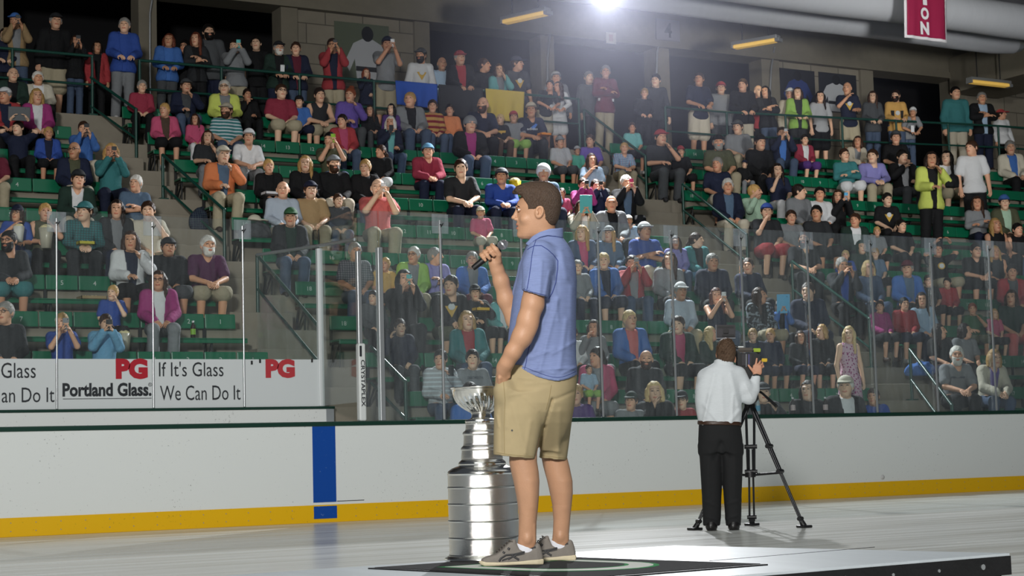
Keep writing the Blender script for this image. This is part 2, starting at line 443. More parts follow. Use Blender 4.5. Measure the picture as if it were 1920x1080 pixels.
# ------------------------------------------------------------------ players bench back wall with its signs and glass
YS = 20.70
XS1 = onY(600, 757, YS)[0]
t = empty('bench_back_wall', (6, YS, 0)); tag(t, 'low white wall with green cap behind the players bench', 'bench wall')
b = MB(); b.box((1.0, YS - 0.06, 0), (9.12, YS + 0.06, 1.37)); at(b.build('panel', scuffed('bench_white', '#e4e7e5', amount=0.5), t), t)
b = MB(); b.box((1.0, YS - 0.075, 1.37), (9.14, YS + 0.075, 1.405), 0, 0.008); at(b.build('cap_rail', M_CAP, t), t)
b = MB(); b.box((9.02, YS - 0.068, 0), (9.125, YS - 0.03, 1.37)); at(b.build('end_channel', M_ALU, t), t)
b = MB()
for px in (382, 473): q = onY(px, 766.5, YS - 0.06); b.box((q[0] - 0.03, YS - 0.068, q[2] - 0.012), (q[0] + 0.03, YS - 0.058, q[2] + 0.012))
at(b.build('latch', M_STEEL, t), t)
M_SIGN = plain('sign_white', '#d5dadb', 0.35)
M_INK = plain('sign_ink', '#23272c', 0.5); M_RED = plain('sign_red', '#b01228', 0.5); M_RED2 = plain('sign_red_pale', '#b8343c', 0.5)
posts_l = [onY(p, 540, YS)[0] for p in (104.5, 284.5, 453.5)]
xs = [posts_l[0] - 1.14, posts_l[0], posts_l[1], posts_l[2], XS1]
Z0 = 1.407; ZS = 2.0
def put_text(s, x0, x1, y0, y1, parent, mat, bold=0.0, Y=YS - 0.035):
    """letters between pixel columns x0..x1 and rows y0..y1 of the panel face"""
    pa = onY(x0, y1, Y); pb = onY(x1, y1, Y); pt = onY(x0, y0, Y)
    o = text_on(s, 'lettering', (pa[0], Y, pa[2]), (1, 0, 0), (0, 0, 1), pb[0] - pa[0], pt[2] - pa[2], mat, parent, bold, 0.003)
    o.location = -Vector(parent.location); return o
SIG = [('white rink sign panel with the cut slogan ending in Glass', 0), ('white rink sign panel with red PG and black Portland Glass lettering', 1),
       ("white rink sign panel reading If It's Glass We Can Do It", 2), ('white rink sign panel with a lone red PG beside the gate post', 3)]
signs = []
for lab, i in SIG:
    e = empty('sign_panel', ((xs[i] + xs[i + 1]) / 2, YS, Z0)); tag(e, lab, 'sign', 'sign panels behind the players bench')
    b = MB(); b.box((xs[i] + 0.012, YS - 0.034, Z0), (xs[i + 1] - 0.012, YS - 0.022, ZS)); at(b.build('panel', M_SIGN, e), e); signs.append(e)
put_text('Glass', 2, 67, 680, 709, signs[0], M_INK)
put_text('an Do It', 3, 102, 727, 755, signs[0], M_INK)
put_text('PG', 217, 277, 672, 711, signs[1], M_RED, 0.065)
put_text('Portland Glass.', 117, 284, 718, 744, signs[1], M_INK, 0.036)
q0 = onY(118, 748, YS - 0.035); q1 = onY(284, 747, YS - 0.035)
b = MB(); b.box((q0[0], YS - 0.038, q0[2] - 0.004), (q1[0], YS - 0.034, q0[2] + 0.003)); at(b.build('underline', M_INK, signs[1]), signs[1])
put_text('R', 280, 283, 719, 723, signs[1], M_INK)
b = MB(); q = onY(281.5, 721, YS - 0.037)
b.tube([(q[0] + 0.021 * math.cos(a), q[1], q[2] + 0.021 * math.sin(a)) for a in np.linspace(0, 2 * PI, 17)[:-1]], 0.0025, 6, closed=True); at(b.build('registered_ring', M_INK, signs[1]), signs[1])
put_text("If It's Glass", 298, 419, 678, 706, signs[2], M_INK)
put_text('We Can Do It', 300, 451, 723, 751, signs[2], M_INK)
put_text('PG', 498, 553, 673, 709, signs[3], M_RED2, 0.065)
b = MB()
for px, py in ((472, 680), (487.5, 677), (585, 676)): q = onY(px, py, YS - 0.036); b.box((q[0] - 0.012, YS - 0.04, q[2] - 0.024), (q[0] + 0.012, YS - 0.034, q[2] + 0.024))
at(b.build('hook', M_STEEL, signs[3]), signs[3])

ZGL = onY(285, 405, YS)[2]; ZGT = 3.73
def glass_pane(x0, x1, y0, y1, z0, z1, label, mat, grp, th=0.012):
    e = (np.array([x1 - x0, y1 - y0, 0]) ); L = np.linalg.norm(e); e = e / L; n = np.array([-e[1], e[0], 0]) * th / 2
    P = lambda s, z, k: np.array([x0, y0, 0]) + e * s + n * k + np.array([0, 0, z])
    b = MB(); v = [P(0, z0, -1), P(L, z0, -1), P(L, z0, 1), P(0, z0, 1), P(0, z1, -1), P(L, z1, -1), P(L, z1, 1), P(0, z1, 1)]
    b.add(v, [(0, 3, 2, 1), (4, 5, 6, 7), (0, 1, 5, 4), (1, 2, 6, 5), (2, 3, 7, 6), (3, 0, 4, 7)])
    o = b.build('rink_glass', mat); tag(o, label, 'glass', grp); return o
NAMES = ['the clear pane above the cut slogan sign', 'the clear pane above the Portland Glass sign', "the clear pane above the We Can Do It sign", 'the clear pane above the lone PG sign']
for i in range(4):
    glass_pane(xs[i] + 0.006, xs[i + 1] - 0.006, YS - 0.012, YS - 0.012, Z0 + 0.002, ZGL, NAMES[i], M_GLASS2, 'glass panes behind the players bench')
def glass_post(x, y, z0, z1, label, grp, r=0.011, plate=True, mat=M_ALU):
    e = empty('glass_post', (x, y, z0)); tag(e, label, 'post', grp)
    b = MB(); b.box((-r, -0.03, 0), (r, -0.008, z1 - z0 - 0.08), 0, 0.004); b.build('upright', mat, e)
    if plate:
        b = MB(); b.box((-0.115, -0.024, z1 - z0 - 0.25), (0.115, -0.014, z1 - z0 - 0.005), 0, 0.004); b.build('clip_plate', M_PLATE, e)
        b = MB(); b.tube([(0, -0.034, z1 - z0 - 0.14), (0, -0.01, z1 - z0 - 0.14)], 0.012, 8); b.tube([(0.0, -0.034, z1 - z0 - 0.17), (0.035, -0.034, z1 - z0 - 0.12)], 0.005, 6); b.build('clip_bolt', M_STEEL, e)
    return e
for i, nm in enumerate(['between the cut slogan sign and the Portland Glass sign', 'right of the Portland Glass sign', 'left of the lone PG sign']):
    glass_post(posts_l[i], YS - 0.025, Z0 + 0.0, ZGL, 'thin metal glass post ' + nm, 'glass posts behind the players bench', 0.009)
# rink glass to the right
P0 = onY(713, 600, YB + 0.05)[0]; PX = [9.98 + 1.155 * k for k in range(10)]
YG = YB + 0.055
ORD = ['first', 'second', 'third', 'fourth', 'fifth', 'sixth', 'seventh', 'eighth', 'ninth', 'tenth', 'eleventh']
cut = [P0] + PX
glass_pane(8.87, P0 - 0.012, YG, YG, 1.182, ZGT, 'narrow clear pane between the padded post and the wide post', M_GLASS, 'rink glass panes on the boards')
for i in range(10):
    glass_pane(cut[i] + 0.006, cut[i + 1] - 0.006, YG, YG, 1.182, ZGT, f'clear rink glass pane on the boards, {ORD[i]} right of the wide post', M_GLASS, 'rink glass panes on the boards')
for i, x in enumerate(PX):
    glass_post(x, YG - 0.012, 1.18, ZGT, f'thin metal post between rink glass panes, {ORD[i]} right of the wide post', 'glass posts on the boards', 0.0135)
e = empty('glass_post', (P0, YG, 1.18)); tag(e, 'wide aluminium corner post where the rink glass starts', 'post')
b = MB(); b.box((-0.035, -0.05, 0), (0.03, 0.03, ZGT - 1.18 - 0.45), 0, 0.006); b.build('upright', M_ALU, e)
e = empty('glass_post', (8.87, YG, 1.18)); tag(e, 'metal corner post with white CRYSTAPLEX pad standing on the boards', 'post')
b = MB(); b.box((-0.028, -0.035, 0), (0.028, 0.03, 2.05), 0, 0.008); b.build('upright', M_ALU, e)
b = MB(); b.box((-0.048, -0.07, 0), (0.048, 0.02, 0.93), 0, 0.02); pad = b.build('pad', M_WHITE, e)
o = text_on('CRYSTAPLEX', 'lettering', (-0.02, -0.0715, 0.73), (0, 0, -1), (1, 0, 0), 0.56, 0.052, M_INK, pad, 0.02, 0.001)
b = MB(); b.box((-0.034, -0.074, 0.77), (-0.005, -0.068, 0.90), 0, 0.002); b.build('emblem', M_INK, pad)
# return glass of the bench and its gate
glass_pane(8.87, XS1 + 0.02, YG + 0.03, YS - 0.05, 1.41, ZGL, 'clear return pane between the padded post and the gate post', M_GLASS2, 'return glass at the bench end')
e = empty('glass_post', (XS1 + 0.01, YS - 0.02, 1.405)); tag(e, 'thick white gate post at the end of the sign panels', 'post')
b = MB(); b.box((-0.035, -0.035, 0), (0.035, 0.035, 2.02), 0, 0.008); b.build('upright', plain('post_white', '#dadfe0', 0.35), e)
b = MB(); b.tube([(0, 0, 2.0), (0, 0, 2.27)], 0.008, 8); b.build('pin', M_STEEL, e)
ga = onY(482, 478, 21.75)
glass_pane(XS1 + 0.0, ga[0], YS + 0.06, 21.75, 2.0, 3.42, 'clear side pane along the stairs under the sloping bar', M_GLASS2, 'return glass at the bench end')
b = MB(); b.tube([onY(665, 449, 19.4), onY(597, 461, YS), onY(482, 478, 21.75)], 0.022, 10)
tag(b.build('gate_bar', M_ALU), 'pale metal bar across the top of the bench end glass', 'bar')

# ------------------------------------------------------------------ concrete stands
X0, X1 = 1.0, 37.0
b = MB()
for r in range(0, 11):
    y0 = ysb(r) - 0.72 if r > 0 else YB + 0.16
    y1 = ysb(r) + 0.08
    b.box((X0, y0, -0.2), (X1, y1, zfl(r)))
struct(b.build('floor_terraces', M_CONC))
b = MB()
for r in range(1, 10):
    yy = ysb(r) + 0.08
    for fa, fb in ((left_end, mid_a), (mid_b, right_a)):
        b.box((fa(yy) + 0.12, yy - 0.34, zfl(r) - 0.02), (fb(yy) - 0.12, yy + 0.02, zfl(r) + 0.2775), 0, 0.01)
struct(b.build('floor_steps', M_CONC))
b = MB()
xsn = np.linspace(X0, X1, 30)
top = [(x, YWALK - 0.02, zwalk(x)) for x in xsn] + [(x, 36.0, zwalk(x)) for x in xsn]
n = len(xsn); f = [(i, i + 1, n + i + 1, n + i) for i in range(n - 1)]
b.add(top, f)
b.add([(x, YWALK - 0.02, zwalk(x)) for x in xsn] + [(x, YWALK - 0.02, 5.0) for x in xsn], [(i + n, i + n + 1, i + 1, i) for i in range(n - 1)])
struct(b.build('floor_walkway', M_CONC))

# ------------------------------------------------------------------ back wall: columns, beam, openings
b = MB()
for a, c in ((-40, 5), (258, 292), (525, 556), (775, 803), (1010, 1035), (1225, 1250), (1422, 1455), (1607, 1630), (1778, 1800)):
    b.box((onY(a, 60, YWALL)[0], YWALL - 0.06, 5.5), (onY(c, 60, YWALL)[0], YWALL + 0.4, 9.5))
struct(b.build('wall_columns', M_BEAM))
b = MB()
for a, c in ((556, 775), (1455, 1607), (1800, 2100)):
    b.box((onY(a, 60, YWALL)[0] - 0.02, YWALL + 0.02, 5.5), (onY(c, 60, YWALL)[0] + 0.02, YWALL + 0.3, 9.5))
struct(b.build('wall_back', M_BLOCK))
b = MB(); b.box((X0, YWALL - 0.1, 9.45), (X1, YWALL + 0.5, 10.35)); b.box((X0, YWALL - 0.16, 9.45), (X1, YWALL - 0.1, 9.6)); struct(b.build('trim_beam', M_BEAM))
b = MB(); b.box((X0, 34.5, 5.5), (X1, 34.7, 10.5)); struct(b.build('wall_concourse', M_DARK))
b = MB(); b.box((X0, 18.0, 10.36), (X1, 35.0, 10.6))
for i in range(9): b.box((X0, 22 + i * 1.05, 10.2), (X1, 22.14 + i * 1.05, 10.37))
struct(b.build('ceiling', M_DECK))
b = MB(); q0 = onY(1795, 120, 30.8)
b.box((q0[0], 25.5, 9.08), (q0[0] + 1.6, YWALL - 0.12, 9.95)); struct(b.build('trim_cross_beam', M_BEAM))

# vertical conduits in front of the columns
b = MB()
for lst in ([(285, 0), (281, 25), (281, 95)], [(1031, 65), (1027, 110), (1026, 180)], [(1236, 72), (1232, 100), (1231, 140)], [(1452, 88), (1446, 130), (1444, 165)]):
    c = MB(); pts = [onY(x, y, YWALL - 0.12) for x, y in lst]; pts.append((pts[-1][0], pts[-1][1], 6.6)); c.tube(pts, 0.022, 8)
    o = c.build('conduit', M_ALU); tag(o, ['thin grey conduit on the column behind the bright blue jackets', 'thin grey conduit on the column left of the back strobe', 'thin grey conduit on the column under the number plate', 'thin grey conduit on the column left of the posters'][[285, 1031, 1236, 1452].index(lst[0][0])], 'conduit', 'conduits on the back columns')

# number plate, notices
def wall_sign(name, px0, py0, px1, py1, Y, mat, th=0.02):
    a = onY(px0, py1, Y); c = onY(px1, py0, Y)
    e = empty(name, ((a[0] + c[0]) / 2, Y, a[2]))
    w = (c[0] - a[0]) / 2; h = c[2] - a[2]
    b = MB(); b.box((-w, -th, 0), (w, 0, h), 0, 0.003); b.build('board', mat, e); return e, w, h
M_PAPER = plain('paper', '#cfcac2', 0.7)
e, w, h = wall_sign('number_plate', 1230, 40, 1273, 74, YWALL - 0.165, plain('plate_grey', '#8a8790', 0.6)); tag(e, 'grey plate numbered 4 on the beam below the ceiling', 'sign')
text_on('4', 'lettering', (-0.1, -0.021, 0.07), (1, 0, 0), (0, 0, 1), 0.2, h - 0.14, M_INK, e, 0.02, 0.002)
e, w, h = wall_sign('notice', 1136, 62, 1154, 81, YWALL - 0.165, M_PAPER); tag(e, 'small pale notice on the beam beneath the back strobe', 'notice')
b = MB(); b.box((-0.05, -0.024, 0.05), (0.04, -0.02, h - 0.05)); b.build('mark', plain('notice_mark', '#b89b98', 0.7), e)
M_POST1 = plain('poster_green', '#5d6654', 0.6); M_POST2 = plain('poster_dark', '#26282e', 0.5)
M_PW = plain('poster_white', '#b9bcc0', 0.6); M_PD = plain('poster_ink', '#1c1e22', 0.6); M_PB = plain('poster_blue', '#2b3d78', 0.6)
def figure(e, w, h, cx, jersey):
    """a plain printed figure: torso, arms and helmet as flat shapes on the poster"""
    def shape(name, pts, mat, d):
        c = MB(); c.extrude([(x * w * 2, -0.021 - d, z * h) for x, z in pts], (0, -0.002, 0)); c.build(name, mat, e)
    shape('printed_torso', [(cx - .2, .02), (cx + .2, .02), (cx + .24, .4), (cx + .34, .18), (cx + .42, .34), (cx + .26, .66), (cx + .1, .74), (cx - .1, .74), (cx - .26, .66), (cx - .42, .34), (cx - .34, .18), (cx - .24, .4)], jersey, 0.0)
    shape('printed_helmet', [(cx + .11 * math.cos(a), .83 + .13 * math.sin(a)) for a in np.linspace(0, 2 * PI, 15)[:-1]], M_PD, 0.003)
    shape('printed_stripe', [(cx - .22, .2), (cx + .22, .2), (cx + .22, .28), (cx - .22, .28)], M_PD, 0.003)
e, w, h = wall_sign('poster', 628, 50, 728, 152, YWALL + 0.015, M_POST1); tag(e, 'large greenish hockey player poster on the block wall behind the red jacket', 'poster'); figure(e, w, h, 0.1, M_PW)
e, w, h = wall_sign('poster', 1464, 134, 1526, 200, YWALL + 0.015, M_POST2); tag(e, 'dark hockey poster with blue patch on the block wall', 'poster', 'posters by the right opening'); figure(e, w, h, 0.0, M_PB)
e, w, h = wall_sign('poster', 1537, 142, 1604, 208, YWALL + 0.015, M_POST2); tag(e, 'dark hockey poster with a white figure beside the dark opening', 'poster', 'posters by the right opening'); figure(e, w, h, -0.05, M_PW)

# ------------------------------------------------------------------ ducts, banner, lamps
M_DUCT = plain('duct_cloth', '#b2b5ba', 0.75, bump=0.15, bscale=18, var=0.06, vscale=14, stretch=(1, .2, .2))
def duct(label, p, r, end):
    b = MB(); xs_ = list(np.linspace(14.0, end, 24))
    pts = [(x, p[0], p[1] + 0.01 * math.sin(x * 1.1)) for x in xs_]; rr = [r * (1 + 0.008 * math.sin(x * 2.9)) for x in xs_]; rr[-1] = r * 0.8; rr[0] = r * .8
    b.tube(pts, rr, 28); e = empty('air_duct', (14.0, p[0], p[1])); tag(e, label, 'duct', 'fabric air ducts below the ceiling')
    at(b.build('sleeve', M_DUCT, e), e)
    b = MB(); b.tube([(end - .02, p[0], p[1]), (end + 0.18, p[0], p[1])], [r * .82, r * .6], 28); at(b.build('end_cap', M_ALU, e), e)
    b = MB()
    for x in xs_[2:-1:4]: b.tube([(x, p[0], p[1] + r * .96), (x, p[0], 10.3)], 0.012, 6)
    at(b.build('hanger', M_STEEL, e), e)
DZ = onY(1700, 60, 27.2)[2]
duct('lower grey fabric air duct ending near the concrete cross beam', (27.2, DZ + 0.02), 0.25, onY(1900, 85, 27.2)[0])
DZ2 = onY(1560, -2, 25.6)[2]
duct('upper grey fabric air duct nearer the ice', (25.6, DZ2 + 0.05), 0.36, onY(1990, 40, 25.6)[0])

M_MAROON = plain('banner_maroon', '#8e0b3c', 0.8); M_BW = plain('banner_white', '#d6d3d6', 0.8)
YBN = 24.6
e = empty('banner', tuple(onY(1734, 0, YBN))); tag(e, 'maroon hanging banner with white letters ION and white border', 'banner')
def cloth_grid(name, quad, nu, nv, amp, mats, parent, th=0.006, seed=0, fr=3.0):
    """quad: tl,tr,br,bl points; a draped sheet of real thickness"""
    q = [np.asarray(p, float) for p in quad]; nrm = np.cross(q[1] - q[0], q[3] - q[0]); nrm /= np.linalg.norm(nrm)
    V = []; ph = seed * 1.7
    for side in (0, 1):
        for j in range(nv + 1):
            for i in range(nu + 1):
                u, v = i / nu, j / nv
                p = (q[0] * (1 - u) + q[1] * u) * (1 - v) + (q[3] * (1 - u) + q[2] * u) * v
                w = amp * v * (math.sin(u * fr * 2 * PI + ph) + 0.5 * math.sin(u * fr * 3.7 * PI + ph * 2 + v * 3))
                V.append(p + nrm * (w + side * th))
    b = MB(); n1 = (nu + 1) * (nv + 1); F = []
    for j in range(nv):
        for i in range(nu):
            a = j * (nu + 1) + i; F.append((a, a + 1, a + nu + 2, a + nu + 1)); F.append((n1 + a, n1 + a + nu + 1, n1 + a + nu + 2, n1 + a + 1))
    rim = [i for i in range(nu + 1)] + [(j + 1) * (nu + 1) + nu for j in range(nv)] + [nv * (nu + 1) + i for i in range(nu - 1, -1, -1)] + [j * (nu + 1) for j in range(nv - 1, 0, -1)]
    for k in range(len(rim)): a, c = rim[k], rim[(k + 1) % len(rim)]; F.append((a, n1 + a, n1 + c, c))
    b.add(V, F, 0, True); o = b.build(name, mats, parent)
    if parent is not None: o.location = -Vector(parent.location)
    return o
tl, tr = onY(1694, -40, YBN), onY(1774, -31, YBN); br, bl = onY(1776, 80, YBN), onY(1697, 70, YBN)
cloth_grid('border', (tl, tr, br, bl), 20, 20, 0.012, M_BW, e, 0.006, 1)
off = np.array([0, -0.022, 0])
ins = lambda a, c, k=0.06: a + (c - a) * k
cloth_grid('cloth', (ins(tl, br) + off, ins(tr, bl) + off, ins(br, tl, .045) + off, ins(bl, tr, .045) + off), 20, 20, 0.012, M_MAROON, e, 0.006, 1)
for ch, y0, y1, dx in (('I', -11, 9, 7.5), ('O', 14, 36, 15), ('N', 41, 64, 16)):
    xm = 1734.5; pa = onY(xm - dx / 2, y1, YBN - 0.058); pb = onY(xm + dx / 2, y1, YBN - 0.058); pt = onY(xm, y0, YBN - 0.058)
    o = text_on(ch, 'lettering', pa, (1, 0, 0), (0, 0, 1), pb[0] - pa[0], pt[2] - pa[2], M_BW, e, 0.05, 0.001); o.location = -e.location
M_TUBE = emit('tube_glow', '#ffcf66', 0.95)
for i, (a, c, lab) in enumerate((((945, 41), (1026, 23), 'glowing yellow tube lamp left of the back strobe'), ((1376, 88), (1458, 74), 'glowing yellow tube lamp over the middle of the walkway'), ((1818, 152), (1890, 160), 'glowing yellow tube lamp under the concrete cross beam'))):
    A = onZ(*a, 8.9); Bp = onZ(*c, 8.9) if i < 2 else onY(*c, onZ(*a, 8.9)[1]); e = empty('tube_lamp', tuple(A)); tag(e, lab, 'lamp', 'tube lamps over the walkway')
    d = Bp - A; L = np.linalg.norm(d); d /= L; u = np.cross(d, (0, 0, 1)); u /= np.linalg.norm(u); w = np.cross(u, d)
    Mx = Matrix([[d[0], u[0], w[0], A[0]], [d[1], u[1], w[1], A[1]], [d[2], u[2], w[2], A[2]], [0, 0, 0, 1]])
    b = MB(); b.box((0.02, -0.085, -0.05), (L - 0.03, 0.085, 0.02), 0, 0.015, Mx); at(b.build('diffuser', M_TUBE, e), e)
    b = MB(); b.box((-0.02, -0.1, 0.021), (L + 0.02, 0.1, 0.09), 0, 0.01, Mx); b.box((-0.03, -0.09, -0.05), (0.018, 0.09, 0.02), 0, 0.005, Mx); b.box((L - 0.028, -0.09, -0.05), (L + 0.07, 0.09, 0.02), 0, 0.005, Mx); at(b.build('housing', M_ALU, e), e)
    for t_ in (.2, .8): b = MB(); m1 = A + d * L * t_; b.tube([m1 + np.array([0, 0, .085]), (m1[0], m1[1], 10.185 if any(-.03 < m1[1] - 22 - i_ * 1.05 < .17 for i_ in range(9)) else 10.34)], .014, 8); at(b.build('stem', M_STEEL, e), e)
    l = bpy.data.lights.new('tube_light', 'AREA'); l.energy = 14; l.color = (1, .8, .42); l.shape = 'RECTANGLE'; l.size = L; l.size_y = .16
    lo_ = bpy.data.objects.new('tube_light', l); COL.objects.link(lo_); mid = A + d * L / 2 + np.array([0, 0, -0.07]); lo_.location = mid; lo_.rotation_euler = (0, 0, math.atan2(d[1], d[0]))
# the strobe hanging at the top of the picture
e = empty('strobe_head', SPOT_P); tag(e, 'blazing white strobe head hanging below the ceiling', 'strobe lamp')
dv = Vector((8.0, 8.0, -1.0)) - Vector(SPOT_P); qr = dv.to_track_quat('Z', 'Y').to_matrix().to_4x4()
b = MB(); b.lathe([(0.06, -0.42), (0.075, -0.40), (0.075, -0.2), (0.13, -0.06), (0.165, -0.01), (0.158, -0.012), (0.12, -0.06)], n=28)
o = b.build('reflector', M_ALU, e); o.matrix_local = qr
b = MB(); b.lathe([(0.0, -0.055), (0.13, -0.055), (0.0, -0.05)], n=28); o = b.build('flash_disc', emit('flash_glow', '#f4f6ff', 60), e); o.matrix_local = qr
b = MB(); b.tube([(0, 0, 0.1), (0, 0, 1.2)], 0.02, 8); b.build('stem', M_STEEL, e)

# ------------------------------------------------------------------ handrails
def stand_pt(x, y, dz=1.0): return onPlane(x, y, 0.83 + dz, 20.55, 0.555 / 0.8)
def rail(label, pts, feet, mid=True, rr=0.024, posts=None):
    e = empty('handrail', tuple(pts[0])); tag(e, label, 'handrail', 'green handrails of the stands')
    b = MB(); b.tube(pts, rr, 10); at(b.build('top_rail', M_RAIL, e), e)
    if mid:
        b = MB(); b.tube([np.asarray(p) - (0, 0, 0.48) for p in pts], rr * .85, 10); at(b.build('mid_rail', M_RAIL, e), e)
    for p, zf in feet:
        b = MB(); b.tube([(p[0], p[1], p[2] + .005), (p[0], p[1], zf)], rr, 10); b.box((p[0] - .07, p[1] - .07, zf - .01), (p[0] + .07, p[1] + .07, zf + .03)); at(b.build('post', M_RAIL, e), e)
    b = MB(); b.lathe([(0, -.03), (.02, -.022), (.03, 0), (.02, .022), (0, .03)], tuple(pts[-1]), 12); at(b.build('end_cap', M_RAIL, e), e)
for a, c, lab, pp in (((170, 145), (255, 205), 'green stair handrail beside the pink sweater, uppermost of the left stairs', (1,)), ((305, 290), (420, 393), 'green stair handrail in front of the orange jacket', (0, 1)),
                  ((482, 478), (597, 612), 'green stair handrail in front of the green cap, behind the gate post', (0,)), ((695, 650), (760, 716), 'short shiny green handrail left of the striped hooded sweater', (1,)),
                  ((1095, 205), (1210, 293), 'green stair handrail right of the kids in caps, uppermost of the right stairs', (0, 1)), ((1280, 345), (1400, 440), 'green stair handrail in front of the white haired man in navy', (0, 1)),
                  ((1485, 490), (1630, 598), 'green stair handrail below the bearded man, middle of the right stairs', (0, 1)), ((1706, 655), (1785, 760), 'green stair handrail in front of the white bearded man', (0, 1))):
    A, Bp = stand_pt(*a), stand_pt(*c); fe = []
    for k in pp:
        q = (A, Bp)[k]; r = max(0, math.floor((q[1] - (ysb(1) - 0.72)) / 0.8) + 1); fe.append((q, zfl(r)))
    rail(lab, [A, Bp], fe)
def walk_rail(label, x0, x1):
    Y = YWALK + 0.06; n = max(1, round((x1 - x0) / 1.45)); pts = [(x, Y, zwalk(x) + 1.0) for x in np.linspace(x0, x1, n + 1)]
    rail(label, pts, [(p, zwalk(p[0])) for p in pts])
walk_rail('green walkway rail left of the left stairs', 3.0, 8.2)
walk_rail('long green walkway rail between the two stairs', 9.0, 17.6)
walk_rail('long green walkway rail right of the right stairs', 19.6, 33.0)

# haze volume added to give the glow around the strobe, fading away from it
hz, nt, _b = new_mat('haze'); nt.nodes.remove(_b); vs_ = N(nt, 'ShaderNodeVolumeScatter'); vs_.inputs['Color'].default_value = (.78, .8, 1, 1);  vs_.inputs['Anisotropy'].default_value = 0.35
tc = N(nt, 'ShaderNodeTexCoord'); ds = N(nt, 'ShaderNodeVectorMath', operation='DISTANCE'); ds.inputs[1].default_value = (SPOT_P[0] - 1.5, SPOT_P[1] - 2.5, SPOT_P[2] - .6); nt.links.new(tc.outputs['Object'], ds.inputs[0])
mr = N(nt, 'ShaderNodeMapRange', interpolation_type='SMOOTHSTEP'); mr.inputs['From Min'].default_value = 0; mr.inputs['From Max'].default_value = 6.8; mr.inputs['To Min'].default_value = GLOW_HAZE; mr.inputs['To Max'].default_value = 0; nt.links.new(ds.outputs['Value'], mr.inputs['Value']); nt.links.new(mr.outputs[0], vs_.inputs['Density'])
nt.links.new(vs_.outputs[0], nt.nodes['Material Output'].inputs['Volume'])
b = MB(); b.box((8.5, 19.6, 5.5), (26.0, 30.5, 10.1)); o = b.build('haze', hz); o['kind'] = 'stuff'; tag(o, 'thin bluish haze added for the glow around the back strobe', 'haze')
# ------------------------------------------------------------------ benches
SEATW = 0.44
ROWW = ['front row', 'second row', 'third row', 'fourth row', 'fifth row', 'sixth row', 'seventh row', 'eighth row', 'ninth row', 'tenth row', 'top row']
b = MB(); b.box((-SEATW / 2 + .006, -0.014, -0.1), (SEATW / 2 - .006, 0.014, 0.1), 0, 0.012); ME_BACK = b.mesh('backrest', M_GREEN)
b = MB()
b.box((-.02, -.38, .345), (.02, .0, .374)); b.tube([(0, -.30, .355), (0, .0, .02)], .016, 6); b.tube([(0, -.06, .355), (0, .05, .02)], .016, 6); b.box((-.018, -.012, .345), (.018, .015, .70)); b.tube([(0, -.3, .345), (0, -.28, .01)], .014, 6)
ME_LEG = b.mesh('bracket', M_STEEL)
def row_name(r, left): return 'top row' if r == 10 else ROWW[r - 2 if left and r >= 2 else r]
SEATS = []      # (row, section, x, backrest object, number)
def bench(sec, r, x0, x1, count_from, step, secname):
    n = max(1, int((x1 - x0) / SEATW)); y = ysb(r); z = zfl(r)
    e = empty('bench', (x0, y, z)); tag(e, f'green numbered bench, {row_name(r, sec == 0)} of the {secname} block', 'bench', 'green benches of the stands')
    L = n * SEATW
    b = MB(); b.box((-0.02, -0.40, 0.375), (L + 0.02, -0.07, 0.402), 0, 0.008); b.box((-0.02, -0.40, 0.335), (L + 0.02, -0.38, 0.395), 0, 0.006); b.build('seat_plank', M_GREEN, e)
    for i in range(n):
        o = obj('backrest', ME_BACK, None, e, ((i + .5) * SEATW, -0.012, 0.65)); o.rotation_euler = (math.radians(-6), 0, 0)
        SEATS.append([r, sec, x0 + (i + .5) * SEATW, o, count_from + step * i, y])
    for i in range(0, n + 1, 2): obj('bracket', ME_LEG, None, e, (min(max(i * SEATW, .03), L - .03), 0, 0))
for r in range(0, 11):
    y = ysb(r)
    if r >= 2:
        xb = left_end(y) - 0.1; n = int((xb - 4.15) / SEATW); bench(0, r, xb - n * SEATW, xb + .01, n, -1, 'left')
    xa = mid_a(y); xb = mid_b(y); n = int((xb - xa) / SEATW); bench(1, r, xa, xb, n, -1, 'middle')
    xa = right_a(y); xe = min(33.0, y * math.tan(math.radians(46.6)) + .4); bench(2, r, xa, xe, 18, -1, 'right')
